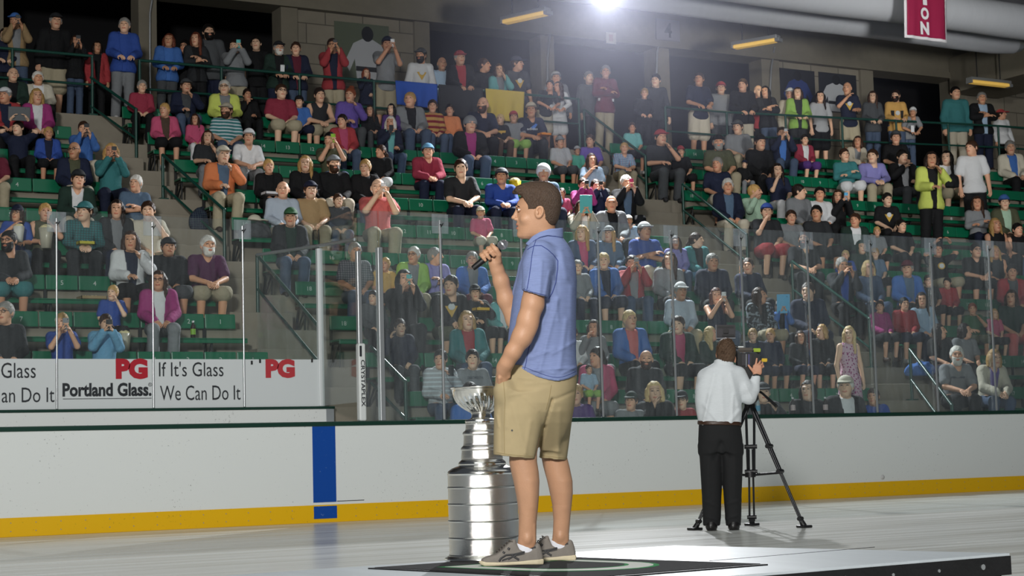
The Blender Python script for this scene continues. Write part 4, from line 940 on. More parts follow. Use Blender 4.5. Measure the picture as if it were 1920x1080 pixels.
TABLE = """
35,27;Sph;jac:tan/gray;t:jeans;short:brown;C:blue P;W
96,24;Sdn;jac:black/black;s:khaki;short:gray;C:charcoal;W
140,67;Sph;jac:black/black;t:jeans;long:brown;P;W
181,88;Sdn;jac:red/black;t:black;long:dkbrown;;W
228,33;Srl;jac:royal/royal;t:gray;short:gray;;W
310,62;Srl;jac:blue/blue;t:dkgray;bob:auburn;;W
341,76;Sdn;long:black;t:black;short:black;g;W
371,62;Scr;jac:charcoal/black;t:black;long:auburn;;W
399,45;Sdn;hood:dkgray;t:navy;short:black;b;W
446,73;Sph;sweat:gray;t:khaki;short:dkbrown;P:aqua;W
484,66;Sdn;tee:black;t:black;short:black;;W
519,76;Srs;jac:dkgreen/black;t:navy;short:gray;C:charcoal P:white b:white;W
557,79;Srl;jac:navy/maroon;t:jeans;short:brown;;W
626,72;Sph;jac:red/navy;t:khaki;short:brown;g P;W
684,127;Sch;hood:navy;t:black;long:red;k;W
716,70;Sph;tee:gray;s:khaki;short:brown;C:navy P:white;W
785,91;Sdn;long:white;t:black;short:black;C:dkgray b emblem;W
823,107;Sdn;long:ltblue;t:khaki;fringe:gray;;W
867,97;Srl;jac:black/red;t:navy;short:gray;C:red;W
909,109;Sdn;tee:black;t:navy;short:brown;>;W
942,120;Sch;jac:aqua/gray;t:navy;long:brown;;W
972,108;Sdn;tee:charcoal;t:navy;short:brown;C:navy > emblem;W
1047,133;Sdn;hood:gray;t:black;short:gray;C:ltgray;W
1036,150;Sln;tee:black;s:beige;short:black;;W
1068,160;Sln;long:white;s:white;long:brown;<;W
1128,123;Scr;sweat:maroon;t:khaki;short:gray;band;W
1110,132;Sdn;long:dkgray;t:black;short:gray;;W
1202,166;Srl;long:black;t:black;short:blond;k;W
1228,140;Sdn;long:charcoal;t:black;short:black;;W
1305,135;Srl;tee:navy;s:beige;short:brown;;W
1349,153;Sdn;hood:gray;s:dkgray;short:brown;C:red;W
1392,149;Srl;jac:black/black;t:beige;short:brown;;W
1427,161;Sdn;tee:red;t:black;bald;;W
1443,160;Scr;jac:charcoal/black;t:jeans;long:black;;W
1493,163;Srl;jac:lime/charcoal;t:charcoal;bob:brown;;W
1478,166;Sdn;long:beige;t:black;short:white;C:white;W
1535,172;Sdn;tee:ltgray;s:black;long:dkbrown;;W
1591,155;Ssn;tee:navy;s:khaki;bald;emblem;W
1632,172;Srl;sweat:dkgray;t:jeans;long:brown;;W
1678,167;Srl;long:gold;t:jeans;short:dkbrown;b yoke;W
1725,212;Sln;tee:gray;t:jeans;short:gray;C:white P:white;W
1790,161;Sdn;hood:teal;t:beige;short:black;;W
1840,172;Scr;jac:black/ltblue;t:navy;short:gray;;W
1882,205;Sdn;long:white;t:black;short:dkbrown;C:red >;W
8,95;Srl;long:navy;t:black;short:dkbrown;;W
20,127;la;jac:dkgreen/black;t:black;bald;;
77,133;la;jac:cream/white;t:black;short:white;;
12,165;la;jac:red/navy;t:black;short:gray;C:white;
72,167;la;jac:magenta/white;t:black;bob:blond;;
262,150;la;long:crimson;t:black;short:gray;;
347,147;sn;jac:navy/dkgray;t:jeans;short:brown;C:dkgray;
313,193;la;jac:pink/brown;s:black;short:blond;;
422,150;la;jac:neon/gray;t:black;short:white;g;
422,193;la;tee:teal*stripe;t:jeans;short:brown;C:beige b;
470,165;sn;jac:black/black;t:black;pony:dkbrown;k;
526,157;la;tee:crimson;s:khaki;short:brown;g;
565,180;la;tee:blue;s:navy;short:black;C:black k;
603,166;cl;tank:charcoal;s:khaki;short:dkbrown;;
650,165;sn;hood:violet;t:dkgray;bun:red;;
697,197;la;long:black;t:dkgray;long:brown;k;
648,214;la;jac:red/pink;t:jeans;short:dkbrown;;
737,195;la;long:purple;t:black;long:black;k;
727,218;sn;jac:navy/aqua;t:denim;bob:white;P;
772,172;la;jac:gray/black;t:jeans;short:blond;;
806,187;la;long:gold*wide;t:jeans;short:brown;k;
843,194;la;sweat:hot;t:denim;short:dkbrown;k;
906,184;cl;tee:navy;t:black;bald;b;
880,218;la;jac:black/magenta;t:jeans;short:dkbrown;H:gray;
935,213;la;tee:black;t:brown;pony:ltblond;gold;
961,208;la;tee:gray;s:lime;short:brown;C:red;
1000,194;cl;tee:navy;t:charcoal;short:brown;stripes C:beige;
1055,256;la;tee:ltgray;s:dkgray;short:brown;C:gray k;
1087,274;la;tee:seafoam;s:gray;short:brown;C:ltgray k;
1103,252;la;tee:violet;s:gray;short:brown;k;
1112,288;sn;tee:ltblue;s:gray;long:brown;k;
1187,230;la;tee:aqua;s:black;pony:brown;k;
1168,268;cl;tee:skyblue*plaid;t:khaki;short:blond;;
1020,308;la;long:slate;t:navy;short:white;H:white;
940,317;cl;long:royal;t:navy;short:brown;C:dkgray;
870,300;cl;tee:charcoal;t:navy;short:brown;;
803,271;cl;jac:crimson/crimson;t:navy;short:brown;C:skyblue;
711,272;la;sweat:black;s:white;pony:brown;<;
623,247;ph;tee:olive;t:jeans;short:black;P:lime;
627,292;la;long:black;t:beige;short:brown;C:gray b;
686,300;la;jac:black/black;t:jeans;short:blond;;
707,335;ph;tee:coral;t:khaki;fringe:white;P:white;
635,363;la;hood:dkgray;t:denim;short:brown;k;
573,292;la;jac:black/black;t:black;long:blond;;
508,299;la;jac:black/black;t:black;short:blond;book;
530,340;la;long:paleblue;t:beige;bald;;
585,340;la;tee:tan;t:khaki;short:brown;C:navy;
415,274;sn;jac:orange/slate;t:khaki;short:gray;C:cream;
463,243;cl;tee:white;t:gray;short:black;C:white;
385,243;sn;tee:charcoal;t:gray;long:brown;;
368,214;la;hood:pink;t:white;long:brown;k;
38,226;ra;tee:navy;t:black;short:dkbrown;laptop;
90,238;la;jac:royal/navy;s:black;short:blond;k;
156,228;ph;jac:blue/blue;t:beige;short:brown;P;
139,266;la;jac:navy/olive;t:beige;bald;g;
207,269;ph;long:teal;t:navy;bob:blond;P;
141,320;cl;jac:dkgreen/white;t:beige;short:brown;C:charcoal;
250,328;cr;tee:slate;t:khaki;short:white;;
-12,264;la;tee:maroon;t:khaki;short:gray;;
27,385;sn;tee:royal;t:jeans;long:brown;C:navy g;
80,381;sn;tank:olive;t:black;pony:blond;popcorn;
155,380;cl;long:teal*check;t:charcoal;short:brown;C:teal;
215,375;la;jac:charcoal/gray;t:navy;long:dkbrown;;
284,378;ch;tee:cream;t:khaki;short:brown;;
20,434;cl;long:charcoal;s:teal;short:black;g b;
246,433;sn;jac:white/navy;s:black;bob:brown;;
316,446;la;hood:charcoal;s:dkgray;short:brown;C:charcoal;
388,443;cl;tee:plum;s:khaki;short:white;b:white;
300,508;la;jac:magenta/white;t:gray;long:brown;g;
208,535;ch;tee:royal;s:black;short:blond;k;
8,565;la;long:charcoal;t:black;short:gray;g;
120,587;ph;tee:royal;t:black;short:blond;k P:gray;
192,589;ph;hood:skyblue;t:black;short:brown;k P;
541,391;la;jac:charcoal/dkgreen;t:jeans;short:gray;C:green;
664,455;la;tee:gray*check;t:jeans;short:gray;;
718,483;la;tee:yellow;s:black;short:blond;k;
773,463;la;jac:lime/gray;t:khaki;short:white;g;
810,464;cr;jac:lavender/lavender;t:dkgray;short:gray;>;
885,472;la;jac:blue/gray;t:maroon;short:gray;;
846,517;cl;long:black;s:olive;short:dkbrown;emblem;
755,505;ph;jac:black/black;t:charcoal;long:black;P:aqua;
700,545;la;hood:dkgray;t:black;short:black;k;
752,598;wa;jac:navy/navy;t:dkgray;short:brown;k;
883,583;la;jac:teal/red;t:denim;bob:blond;;
906,534;sn;hood:black;s:black;short:brown;C:black k;
931,540;la;jac:aqua/white;s:black;long:brown;k;
826,656;sn;hood:ltgray*stripe;t:denim;pony:black;P;
888,655;la;tee:gray;t:black;pony:dkbrown;word;
893,716;la;tee:blue;s:black;short:dkbrown;k;
905,388;la;tee:pink;s:beige;short:ltblond;C:cream k;
1095,423;la;jac:denim/pink;t:jeans;long:blond;;
1141,424;la;jac:slate/slate;t:jeans;long:blond;C:gray;
1212,416;cr;tee:royal;t:beige;short:brown;C:ltgray;
1268,442;la;sweat:lavender;t:jeans;long:brown;k;
1308,437;la;jac:teal/black;t:skyblue;pony:brown;>;
1180,403;sn;tee:ltblue;s:gray;short:blond;C:cream k;
1139,474;la;jac:blue/navy;s:navy;pony:ltblond;;
1187,478;ph;jac:red/gray;t:denim;short:brown;P:gray;
1250,472;la;hood:gray;t:black;long:brown;;
1334,476;la;jac:navy/navy;t:black;short:gray;;
1271,530;la;long:paleblue;t:khaki;short:gray;C:white;
1347,540;ph;tank:navy;t:denim;long:auburn;P:white;
1187,581;la;jac:blue/coral;t:black;pony:ltblond;;
1102,600;wa;hood:gray;t:gray;bob:brown;k;
1270,593;la;jac:dkgreen/pink;s:black;short:brown;;
1118,651;la;jac:pink/gray;s:gray;pony:dkbrown;<;
1104,683;la;tee:ltblue;s:lime;short:brown;K;
1204,657;la;hood:charcoal;t:denim;bald;b;
1085,720;la;tee:purple;s:black;short:blond;k;
1183,735;la;tee:gray;s:black;short:brown;C:dkgreen k;
1240,715;ch;jac:black/black;t:black;bob:ltblond;;
1290,733;la;tee:red;t:black;short:brown;C:charcoal g k;
1336,612;la;long:dkgreen;t:jeans;long:ltblond;>;
1411,483;la;hood:navy;t:black;short:brown;k;
1430,539;la;jac:charcoal*camo/black;s:khaki;long:brown;>;
1467,563;ph;jac:blue/black;t:black;short:black;k tablet;
1517,530;la;jac:navy/navy;t:navy;short:brown;;
1418,616;la;jac:navy/navy;s:navy;short:blond;k;
1443,616;la;hood:navy;s:navy;short:blond;k;
1498,620;la;hood:charcoal;s:navy;long:brown;k;
1541,608;la;hood:black;s:black;bob:blond;< k;
1588,611;Sdn;tank:magenta*floral;d:magenta*floral;long:ltblond;K row1;
1440,718;sn;jac:charcoal/black;t:black;short:gray;C:charcoal;
1517,713;la;hood:black;t:black;bob:dkbrown;;
1591,705;la;jac:black/white;t:black;short:white;C:cream;
1652,727;la;tee:royal;t:black;short:brown;k;
1090,334;ph;hood:magenta;t:black;short:brown;k P;
1121,336;ph;hood:navy;s:royal;short:brown;k P;
1172,329;ph;jac:black/slate;t:black;short:white;P:pink;
1152,367;la;jac:gray/black;t:black;bald;;
1095,376;ph;jac:beige/white;t:black;long:brown;tablet;
1056,352;la;tee:pink;s:black;short:brown;k;
1239,243;sn;tee:charcoal;t:dkgray;short:black;C:red;
1281,274;la;tee:black;s:black;short:brown;C:red k;
1350,253;la;tee:olive;t:khaki;short:gray;C:black b:gray;
1387,225;la;tee:gray;t:khaki;short:brown;C:dkgray;
1411,252;la;hood:black;t:black;short:brown;C:black;
1347,294;la;tee:navy;s:beige;short:gray;;
1405,301;la;hood:black;t:gray;short:brown;C:navy k;
1460,307;ch;tee:navy;t:white;long:dkbrown;;
1363,335;la;jac:navy/slate;t:beige;short:white;;
1412,346;ch;long:mint;t:gray;short:blond;>;
1434,381;ch;tee:charcoal;s:red;short:brown;C:royal;
1463,238;ph;jac:navy/blue;t:jeans;short:dkbrown;P:gray;
1505,252;la;jac:crimson/white;s:purple;short:black;k;
1496,346;la;hood:gray;t:khaki;short:dkbrown;>;
1533,350;la;long:white;t:black;short:black;;
1570,356;ph;hood:black;t:black;long:brown;k P:skyblue;
1535,384;la;tee:charcoal;s:black;short:black;;
1481,394;la;tee:gray;s:maroon;short:brown;;
1602,400;la;jac:dkgreen/white;t:black;short:brown;;
1661,362;la;tee:black;t:black;short:black;emblem;
1643,425;la;tee:gray;s:black;short:blond;k;
1688,411;la;tee:black;t:charcoal;short:black;k;
1506,434;cl;tee:charcoal;t:charcoal;short:black;b;
1590,277;cr;long:teal;s:white;short:brown;;
1641,281;cl;long:lavender;t:khaki;short:brown;;
1691,282;sn;jac:black/ltgray;t:dkgray;short:black;;
1606,256;cl;jac:beige/gray;t:black;bob:brown;;
1678,245;la;tee:black;s:black;short:brown;C:dkgray k;
1738,284;Ssn;jac:neon/black;t:black;bob:dkbrown;row7;
1774,283;la;tee:white;s:khaki;long:black;;
1810,294;la;tee:skyblue;s:red;short:black;k;
1825,263;Sdn;tee:white;t:black;short:brown;row8 <;
1900,247;la;jac:cream/blue;t:black;short:gray;;
1834,368;cr;long:gray;t:navy;long:brown;;
1888,366;la;jac:olive/mint;t:brown;short:brown;C:blue;
1875,408;la;tank:black;t:black;long:blond;;
1913,418;la;tank:black;t:denim;short:black;;
1765,455;ra;tee:black;s:khaki;short:black;disc;
1834,457;cl;tee:black;s:black;short:black;g;
1871,460;la;tank:charcoal;t:black;long:blond;;
1893,496;la;jac:red/dkgray;t:black;short:black;;
1587,469;la;tee:royal;s:black;short:ltblond;k;
1578,483;ph;jac:charcoal/royal;t:black;short:gray;P;
1617,452;la;hood:dkgreen;t:black;hoodup:dkgreen;;
1638,464;la;tee:slate;s:black;short:blond;k;
1632,488;la;long:denim;t:denim;bob:ltblond;g;
1702,489;la;jac:blue/slate;t:black;short:gray;C:maroon;
1745,515;la;tee:charcoal;s:black;short:dkbrown;g k;
1777,520;la;jac:red/red;s:black;short:black;k;
1735,548;la;long:ltblue;t:navy;long:dkbrown;;
1653,563;la;jac:magenta/magenta;s:black;pony:brown;k;
1697,557;la;jac:red/red;s:navy;short:black;k;
1768,607;la;tee:black;t:navy;long:dkbrown;>;
1808,606;la;tee:gray;t:black;bob:dkbrown;>;
1828,568;sn;tee:green;s:olive;short:red;k;
1862,579;la;tee:pink;s:black;long:blond;k;
1893,544;la;tee:dkgreen;t:coral;bob:brown;;
1797,650;cl;tee:gray;t:black;short:white;b:white word;
1857,655;cl;jac:cream/violet;t:denim;bob:blond;;
1087,488;la;sweat:gray;t:navy;short:gray;;
1084,612;la;long:white;s:black;short:brown;;
"""
# ------------------------------------------------------------------ spectators: placing
PEOPLE = []
M_GOLD = plain('print_gold', '#c9a13a', 0.6); M_PALE = plain('print_pale', '#c9cdd0', 0.6)
def decal(name, parent, pts, K, mat, lift=0.0, scale=1.0, dz=0.0, th=0.012):
    """a printed patch on the chest, following the body front"""
    ch = K['che']; y = ch[1] - .005 - (.112 + .03) - lift; mb = MB()
    mb.extrude([(p[0] * scale, y + 1.4 * (p[0] * scale) ** 2 - .02 * 0, ch[2] + .02 + dz + p[1] * scale) for p in pts], (0, th + .02, 0)); return mb.build(name, mat, parent)
def circ(r, n=14, cx=0, cz=0, sx=1): return [(cx + sx * r * math.cos(a), cz + r * math.sin(a)) for a in np.linspace(0, 2 * PI, n, endpoint=False)]
def phone(p, owner_desc, col, rz, tablet=False, laptop=False):
    w, h = (.105, .15) if tablet else ((.16, .105) if laptop else (.037, .071))
    nm = 'laptop' if laptop else ('tablet' if tablet else 'smartphone')
    mb = MB(); mb.box((-w, -.005, -h), (w, .005, h), 0, .004 if not (tablet or laptop) else .006)
    o = mb.build(nm, plain('case_' + col, PAL[col], .35)); o.location = p; o.rotation_euler = (math.radians(8), 0, rz)
    mb = MB(); mb.tube([(w * .55, -.0075, h * .75), (w * .55, -.004, h * .75)], .006, 8); mb.build('lens', M_STEEL, o)
    mb = MB(); mb.box((-w * .9, .0045, -h * .92), (w * .9, .0065, h * .92)); mb.build('screen', plain('screen_dark', '#20262c', .2), o)
    tag(o, f'{cn(col)} {nm} held by person in {owner_desc}', nm, 'phones and tablets held by spectators'); return o
TOPN = dict(tee='t-shirt', long='long-sleeved top', jac='jacket', tank='tank top', hood='hooded top', sweat='sweatshirt')
HAIRN = dict(short='short', long='long', bob='chin-length', pony='tied-back', bun='bun of', fringe='balding', bald='bald head', hoodup='hood up')
def topdesc(t):
    kind, rest = t.split(':'); pat = None; inner = None
    if '/' in rest: rest, inner = rest.split('/')
    if '*' in rest: rest, pat = rest.split('*')
    if inner and '*' in inner: inner = inner.split('*')[0]
    PN = {'stripe': 'striped', 'wide': 'banded', 'plaid': 'plaid', 'check': 'checked', 'camo': 'camouflage', 'floral': 'floral', None: ''}
    s = ' '.join(x for x in (cn(rest), PN[pat], TOPN[kind]) if x)
    return kind, rest, pat, inner, s
def choose_row(x, y, kid):
    best = None
    for r in range(0, 11):
        q = onY(x, y, ysb(r) - .26); s = (q[2] - zfl(r) - .43) / .87
        want = .78 if kid else .97
        if (.5 if kid else .66) < s < (1.02 if kid else 1.22):
            c = abs(s - want)
            if best is None or c < best[0]: best = (c, r, s, q)
    return best
LINES = [l for l in TABLE.strip().split('\n') if l and l[0] != '#']
cloth_cache = {}
def add_child(name, me, root, col, mat=None, M=None):
    o = bpy.data.objects.new(name, me); COL.objects.link(o); o.parent = root; o.color = (*col, 1)
    if mat is not None:
        if len(me.materials) == 0: me.materials.append(None)
        o.material_slots[0].link = 'OBJECT'; o.material_slots[0].material = mat
    if M is not None: o.matrix_local = M
    return o
def vary(c, a=.12):
    k = 1 + random.uniform(-a, a); return tuple(min(1, v * k) for v in c)
PLAN = []
for ln in LINES:
    F = [s.strip() for s in ln.split(';')]
    x, y = [float(v) for v in F[0].split(',')]; pose = F[1]
    ex = F[5].split() if len(F) > 5 else []; note = (F[6] if len(F) > 6 else '')
    exd = {e.split(':')[0]: (e.split(':')[1] if ':' in e else True) for e in ex}
    kid = 'k' in exd or 'K' in exd
    st = pose[0] == 'S'
    rowf = next((int(e[3:]) for e in list(exd) + note.split() if e.startswith('row')), None)
    K = skeleton(pose); ztop = K['head'][2] + .13
    if st:
        if rowf is None: Y = YWALK + .34 + (.28 if pose == 'Sdn' and not kid else 0); zf = None
        else: Y = ysb(rowf) - .5; zf = zfl(rowf)
        q = onY(x, y, Y + K['head'][1])
        if zf is None: zf = zwalk(q[0])
        s = (q[2] - zf) / ztop
        if not kid: s = min(max(s, .8), 1.16) if rowf is None else s
        loc = Vector((q[0], Y, zf)); row = 11 if rowf is None else rowf
    else:
        if 'K' in exd: r = 1; q = onY(x, y, ysb(r) - .62); s = .5; hy = -.62
        elif rowf is not None: r = rowf; q = onY(x, y, ysb(r) - .26); s = (q[2] - zfl(r) - .43) / (ztop - .43); hy = -.26
        else:
            best = choose_row(x, y, kid) or choose_row(x, y, not kid) or ((0, 10, 1, onY(x, y, ysb(10) - .26)) if y < 400 else (0, 0, .55, onY(x, y, ysb(0) - .26)))
            r = best[1]; q = best[3]; hy = -.26; s = (q[2] - zfl(r) - .43) / (ztop - .43)
        loc = Vector((q[0], ysb(r) + hy - K['head'][1] * s * .6 + .02, zfl(r) + .43 - .43 * s)); row = r
        if 'K' in exd: loc.z = q[2] - ztop * s
    if row == 0: pose = 'F' + pose; loc.y += .07
    s = min(s, 1.22)
    PLAN.append([F, x, y, pose, exd, kid, st, rowf, K, s, q, loc, row])
for row in range(12):                       # neighbours on one bench keep clear of each other
    ps = sorted([p for p in PLAN if p[12] == row and 'K' not in p[4] and 'row7' not in p[4]], key=lambda p: p[11].x)
    if row == 11: continue
    for it in range(12):
        for a_, b_ in zip(ps[:-1], ps[1:]):
            need = .42 * (a_[9] + b_[9]) / 2; d = b_[11].x - a_[11].x
            if d < need: k = min(.03, (need - d) / 2 * .6); a_[11].x -= k; b_[11].x += k
for F, x, y, pose, exd, kid, st, rowf, K, s, q, loc, row in PLAN:
    top = F[2]; bot = F[3]; hair = F[4]
    loc.x = min(max(loc.x, q[0] - .13), q[0] + .13); K = skeleton(pose)
    alpha = math.atan2(q[0], q[1])
    face = .8 if '>' in exd else (-.8 if '<' in exd else 0)
    brot = -alpha * random.uniform(.35, .65) + face * .25
    yaw = [-.55, -.25, 0.05][random.randrange(3)] + 0.0
    if face: yaw = face
    kind, tc, pat, inner, tdesc = topdesc(top)
    mirror = random.random() < .5 and not ({'word', 'emblem', 'disc', 'stripes', 'gold'} & set(exd)) and not face
    sx = s * (random.uniform(.96, 1.1) if not kid else random.uniform(.92, 1.0))
    if hair.split(':')[0] in ('long', 'bob', 'pony', 'bun'): sx *= .93
    me = tmpl('body', pose, round(-yaw if mirror else yaw, 2))
    root = bpy.data.objects.new('person', me); COL.objects.link(root); root.location = loc
    root.rotation_euler = (random.uniform(-.05, .05), random.uniform(-.05, .05), brot); root.scale = ((-sx if mirror else sx), s * random.uniform(.97, 1.04), s)
    root.color = (*vary(srgb(random.choice(SKINS)), .14), 1)
    tcol = vary(soft(PAL[tc]))
    Hm = Matrix.Translation(K['head']) @ Matrix.Rotation(-yaw if mirror else yaw, 4, 'Z') @ Matrix.Scale(HSC, 4)
    tob = add_child({'tee': 'shirt', 'long': 'shirt', 'jac': 'jacket', 'tank': 'tank_top', 'hood': 'hooded_top', 'sweat': 'sweatshirt'}[kind], tmpl(kind, pose), root, tcol, CLOTH[pat])
    if kind == 'jac' and inner: add_child('undershirt', tmpl('under', pose), root, vary(soft(PAL[inner.split('*')[0]])), CLOTH[None])
    bk, bc = bot.split(':'); bpat = None
    if '*' in bc: bc, bpat = bc.split('*')
    add_child({'t': 'trousers', 's': 'shorts', 'd': 'skirt'}[bk], tmpl({'t': 'trousers', 's': 'shorts', 'd': 'skirt'}[bk], pose), root, vary(soft(PAL[bc])), CLOTH[bpat])
    shc = vary(srgb(random.choice(['#2a2a2c', '#4a4440', '#b9b9b9', '#3a2c24'])))
    for sd in ('l', 'r'): add_child('shoe', tmpl('shoe' + sd, pose), root, shc, M_SHOE)
    hk = hair.split(':')[0]; hc = hair.split(':')[1] if ':' in hair else None
    if hk not in ('bald',): add_child('hood' if hk == 'hoodup' else 'hair', hair_mesh(hk), root, vary(srgb(HAIRC.get(hc) or PAL[hc]), .2), None, Hm)
    if 'b' in exd: add_child('beard', hair_mesh('beard'), root, vary(srgb(HAIRC[exd['b'] if exd['b'] is not True else (hc or 'brown')]), .15), None, Hm)
    if 'C' in exd: add_child('cap', hat_mesh('cap'), root, vary(soft(PAL[exd['C']])), None, Hm)
    if 'H' in exd: add_child('beanie', hat_mesh('beanie'), root, vary(soft(PAL[exd['H']])), None, Hm)
    if 'g' in exd: add_child('glasses', ME_GLASSES, root, (0, 0, 0), None, Hm)
    if 'emblem' in exd:
        decal('emblem', root, [(-.085, .03), (.085, .03), (0, -.12)], K, M_GOLD, .004); decal('emblem_patch', root, circ(.045, cz=.02), K, M_PALE, .008)
    if 'disc' in exd: decal('emblem', root, circ(.065), K, M_GOLD, .004); decal('emblem_patch', root, circ(.045), K, M_PALE, .008)
    if 'gold' in exd: decal('print', root, [(-.12, .02), (.12, .035), (.11, -.02), (.02, -.03), (0, -.07), (-.03, -.03), (-.12, -.03)], K, M_GOLD, .004)
    def chest_text(t, w, h, dz, mat):
        o_ = text_on(t, 'lettering', (-w / 2, K['che'][1] - .166, K['che'][2] + dz), (1, 0, 0), (0, 0, 1), w, h, mat, root, .015, .002)
        for v_ in o_.data.vertices: v_.co.y += .7 * v_.co.x ** 2
    if 'word' in exd and x < 1000: chest_text('DARTMOUTH',   .22, .036, .07, plain('print_dark', '#454a52', .7))
    elif 'word' in exd: decal('print', root, [(-.1, .012), (.1, .012), (.1, -.012), (-.1, -.012)], K, plain('print_dark', '#454a52', .7), .004)
    if 'stripes' in exd: chest_text('adidas', .19, .045, -.03, M_PALE)
    if 'stripes' in exd: decal('print', root, [(-.02, .0), (.07, .07), (.10, .05), (.03, -.05)], K, plain('print_blue', '#4d7fd0', .7), .004)
    if 'band' in exd: decal('stripe_band', root, [(-.16, .02), (.16, .02), (.16, -.03), (-.16, -.03)], K, M_PALE, .004, 1, -.2); decal('print', root, [(-.1, .02), (.1, .02), (.1, -.02), (-.1, -.02)], K, M_PALE, .004)
    if 'yoke' in exd: decal('yoke', root, [(-.14, -.0), (.14, .0), (.12, -.16), (-.12, -.16)], K, plain('yoke_black', '#151518', .8), .004); decal('emblem', root, circ(.05, cz=-.06), K, M_PALE, .009)
    # description
    act = {'ph': 'holding up a phone', 'Sph': 'holding up a phone', 'cr': 'arms crossed', 'Scr': 'arms crossed', 'ch': 'hand at mouth', 'Sch': 'hand at mouth', 'wa': 'waving', 'Srl': 'hands at the rail', 'Sln': 'leaning over the rail'}.get(pose.lstrip('F'), '')
    if 'laptop' in exd: act = 'raising a laptop'
    if 'tablet' in exd: act = 'holding up a tablet'
    if 'P' in exd and pose in ('sn', 'la', 'Sln'): act = 'with a phone'
    hd = ''
    if 'C' in exd: hd = f"{cn(exd['C'])} cap"
    elif 'H' in exd: hd = f"{cn(exd['H'])} knit hat"
    elif hk == 'bald': hd = 'bald head'
    elif hk == 'hoodup': hd = 'hood up'
    elif hk == 'fringe': hd = 'balding head'
    else: hd = f"{HAIRN[hk]} {cn(hc)} hair"
    if inner and inner != tc: tdesc2 = tdesc + f' over {cn(inner.split("*")[0])}'
    else: tdesc2 = tdesc
    sec = 'left' if q[0] < (left_end(loc.y) + mid_a(loc.y)) / 2 else ('middle' if q[0] < (mid_b(loc.y) + right_a(loc.y)) / 2 else 'right')
    lo = 'up on the walkway' if (st and rowf is None) else ('standing on the stairs' if 'K' in exd and st else row_name(row, sec == 'left'))
    who = 'child' if kid else 'person'
    PEOPLE.append(dict(xy=(x, y), loc=loc, o=root, t=tdesc2, h=hd, a=act, lo=lo, sec=sec, who=who, row=row, X=q[0], kid=kid, exd=exd, K=K, s=s, brot=brot, tshort=tdesc))
    if ('P' in exd or pose in ('ph', 'Sph')) and 'laptop' not in exd:
        W2 = [np.array(K['W'][1]), np.array(K['W'][-1])]; pm = (W2[0] + W2[1]) / 2 + np.array([0, -.045, .085])
        if pose in ('sn', 'la', 'Sln'): pm = W2[1] + np.array([0, -.07, .06])
        bpy.context.view_layer.update()
        col = exd.get('P', True); col = 'charcoal' if col is True else col
        tb = 'tablet' in exd
        if tb: col = 'skyblue' if x > 1300 else 'aqua'; pm = pm + np.array([0, -.01, .06])
        PEOPLE[-1]['phone'] = (Matrix.LocRotScale(loc, root.rotation_euler, root.scale) @ Vector(pm), col, tb, False)
    if 'laptop' in exd:
        pm = (np.array(K['W'][1]) + np.array(K['W'][-1])) / 2 + np.array([0, -.03, .10])
        PEOPLE[-1]['phone'] = (Matrix.LocRotScale(loc, root.rotation_euler, root.scale) @ Vector(pm), 'dkgray', False, True)
# labels: garment, head, action, row and block; a neighbour only where that is not enough
def nwords(s): return len(s.replace('-', ' ').split())
used = {}
for p in PEOPLE:
    short = f"{p['who']} in {p['t']}, {p['h']}"
    base = short + (f", {p['a']}" if p['a'] else '') + f", {p['lo']}" + ('' if 'stairs' in p['lo'] else f" of {p['sec']} block" if p['lo'] != 'up on the walkway' else '')
    if nwords(base) > 16: base = short + f", {p['lo']}" + (f", {p['sec']} block" if p['lo'] != 'up on the walkway' else '')
    if nwords(base) > 16: base = f"{p['who']} in {p['tshort']}, {p['h']}, {p['lo']}, {p['sec']} block"
    used.setdefault(base, []).append(p)
for base, ps in used.items():
    ps.sort(key=lambda p: p['X'])
    for i, p in enumerate(ps):
        lab = base
        if len(ps) > 1: lab = f"{['first', 'second', 'third', 'fourth'][i]} {p['who']} from the left in {p['tshort']}, {p['h']}, {p['lo']}, {p['sec']} block"
        tag(p['o'], ' '.join(lab.split()[:16]), 'person', 'spectators in the stands')
        if 'phone' in p:
            pos, col, tb, lt = p['phone']; phone(pos, f"{p['tshort']}, {p['h']}, {p['lo']}", col, p['brot'], tb, lt)
# seat numbers on the empty benches only
occ = {}
for p in PEOPLE:
    if p['row'] <= 10 and 'stairs' not in p['lo']: occ.setdefault(p['row'], []).append(p['X'])
ME_NUM = {}
for r, sec, xx, o, num, yy in SEATS:
    if r < 1 or num < 1: continue
    if any(abs(xx - v) < .34 for v in occ.get(r, [])): continue
    px, py, _ = proj((xx, yy, zfl(r) + .65))
    if not (-30 < px < 1950): continue
    if num not in ME_NUM:
        me0, lo_, hi_ = text_mesh(str(num), .01); me = me0.copy(); me.materials.clear(); me.materials.append(M_NUM); h_ = .062 / (hi_[1] - lo_[1]); cxx = (lo_[0] + hi_[0]) / 2
        for v in me.vertices: v.co = ((v.co.x - cxx) * h_, -.0152, (v.co.y - lo_[1]) * h_ - .035)
        ME_NUM[num] = me
    obj('seat_number', ME_NUM[num], None, o)

def hands_of(x, y, fwd=.06, up=.02):
    p = min(PEOPLE, key=lambda p: (p['xy'][0] - x) ** 2 + (p['xy'][1] - y) ** 2); K = p['K']
    pm = (np.array(K['W'][1]) + np.array(K['W'][-1])) / 2 + np.array([0, -fwd, up])
    return Matrix.LocRotScale(p['loc'], p['o'].rotation_euler, p['o'].scale) @ Vector(pm)
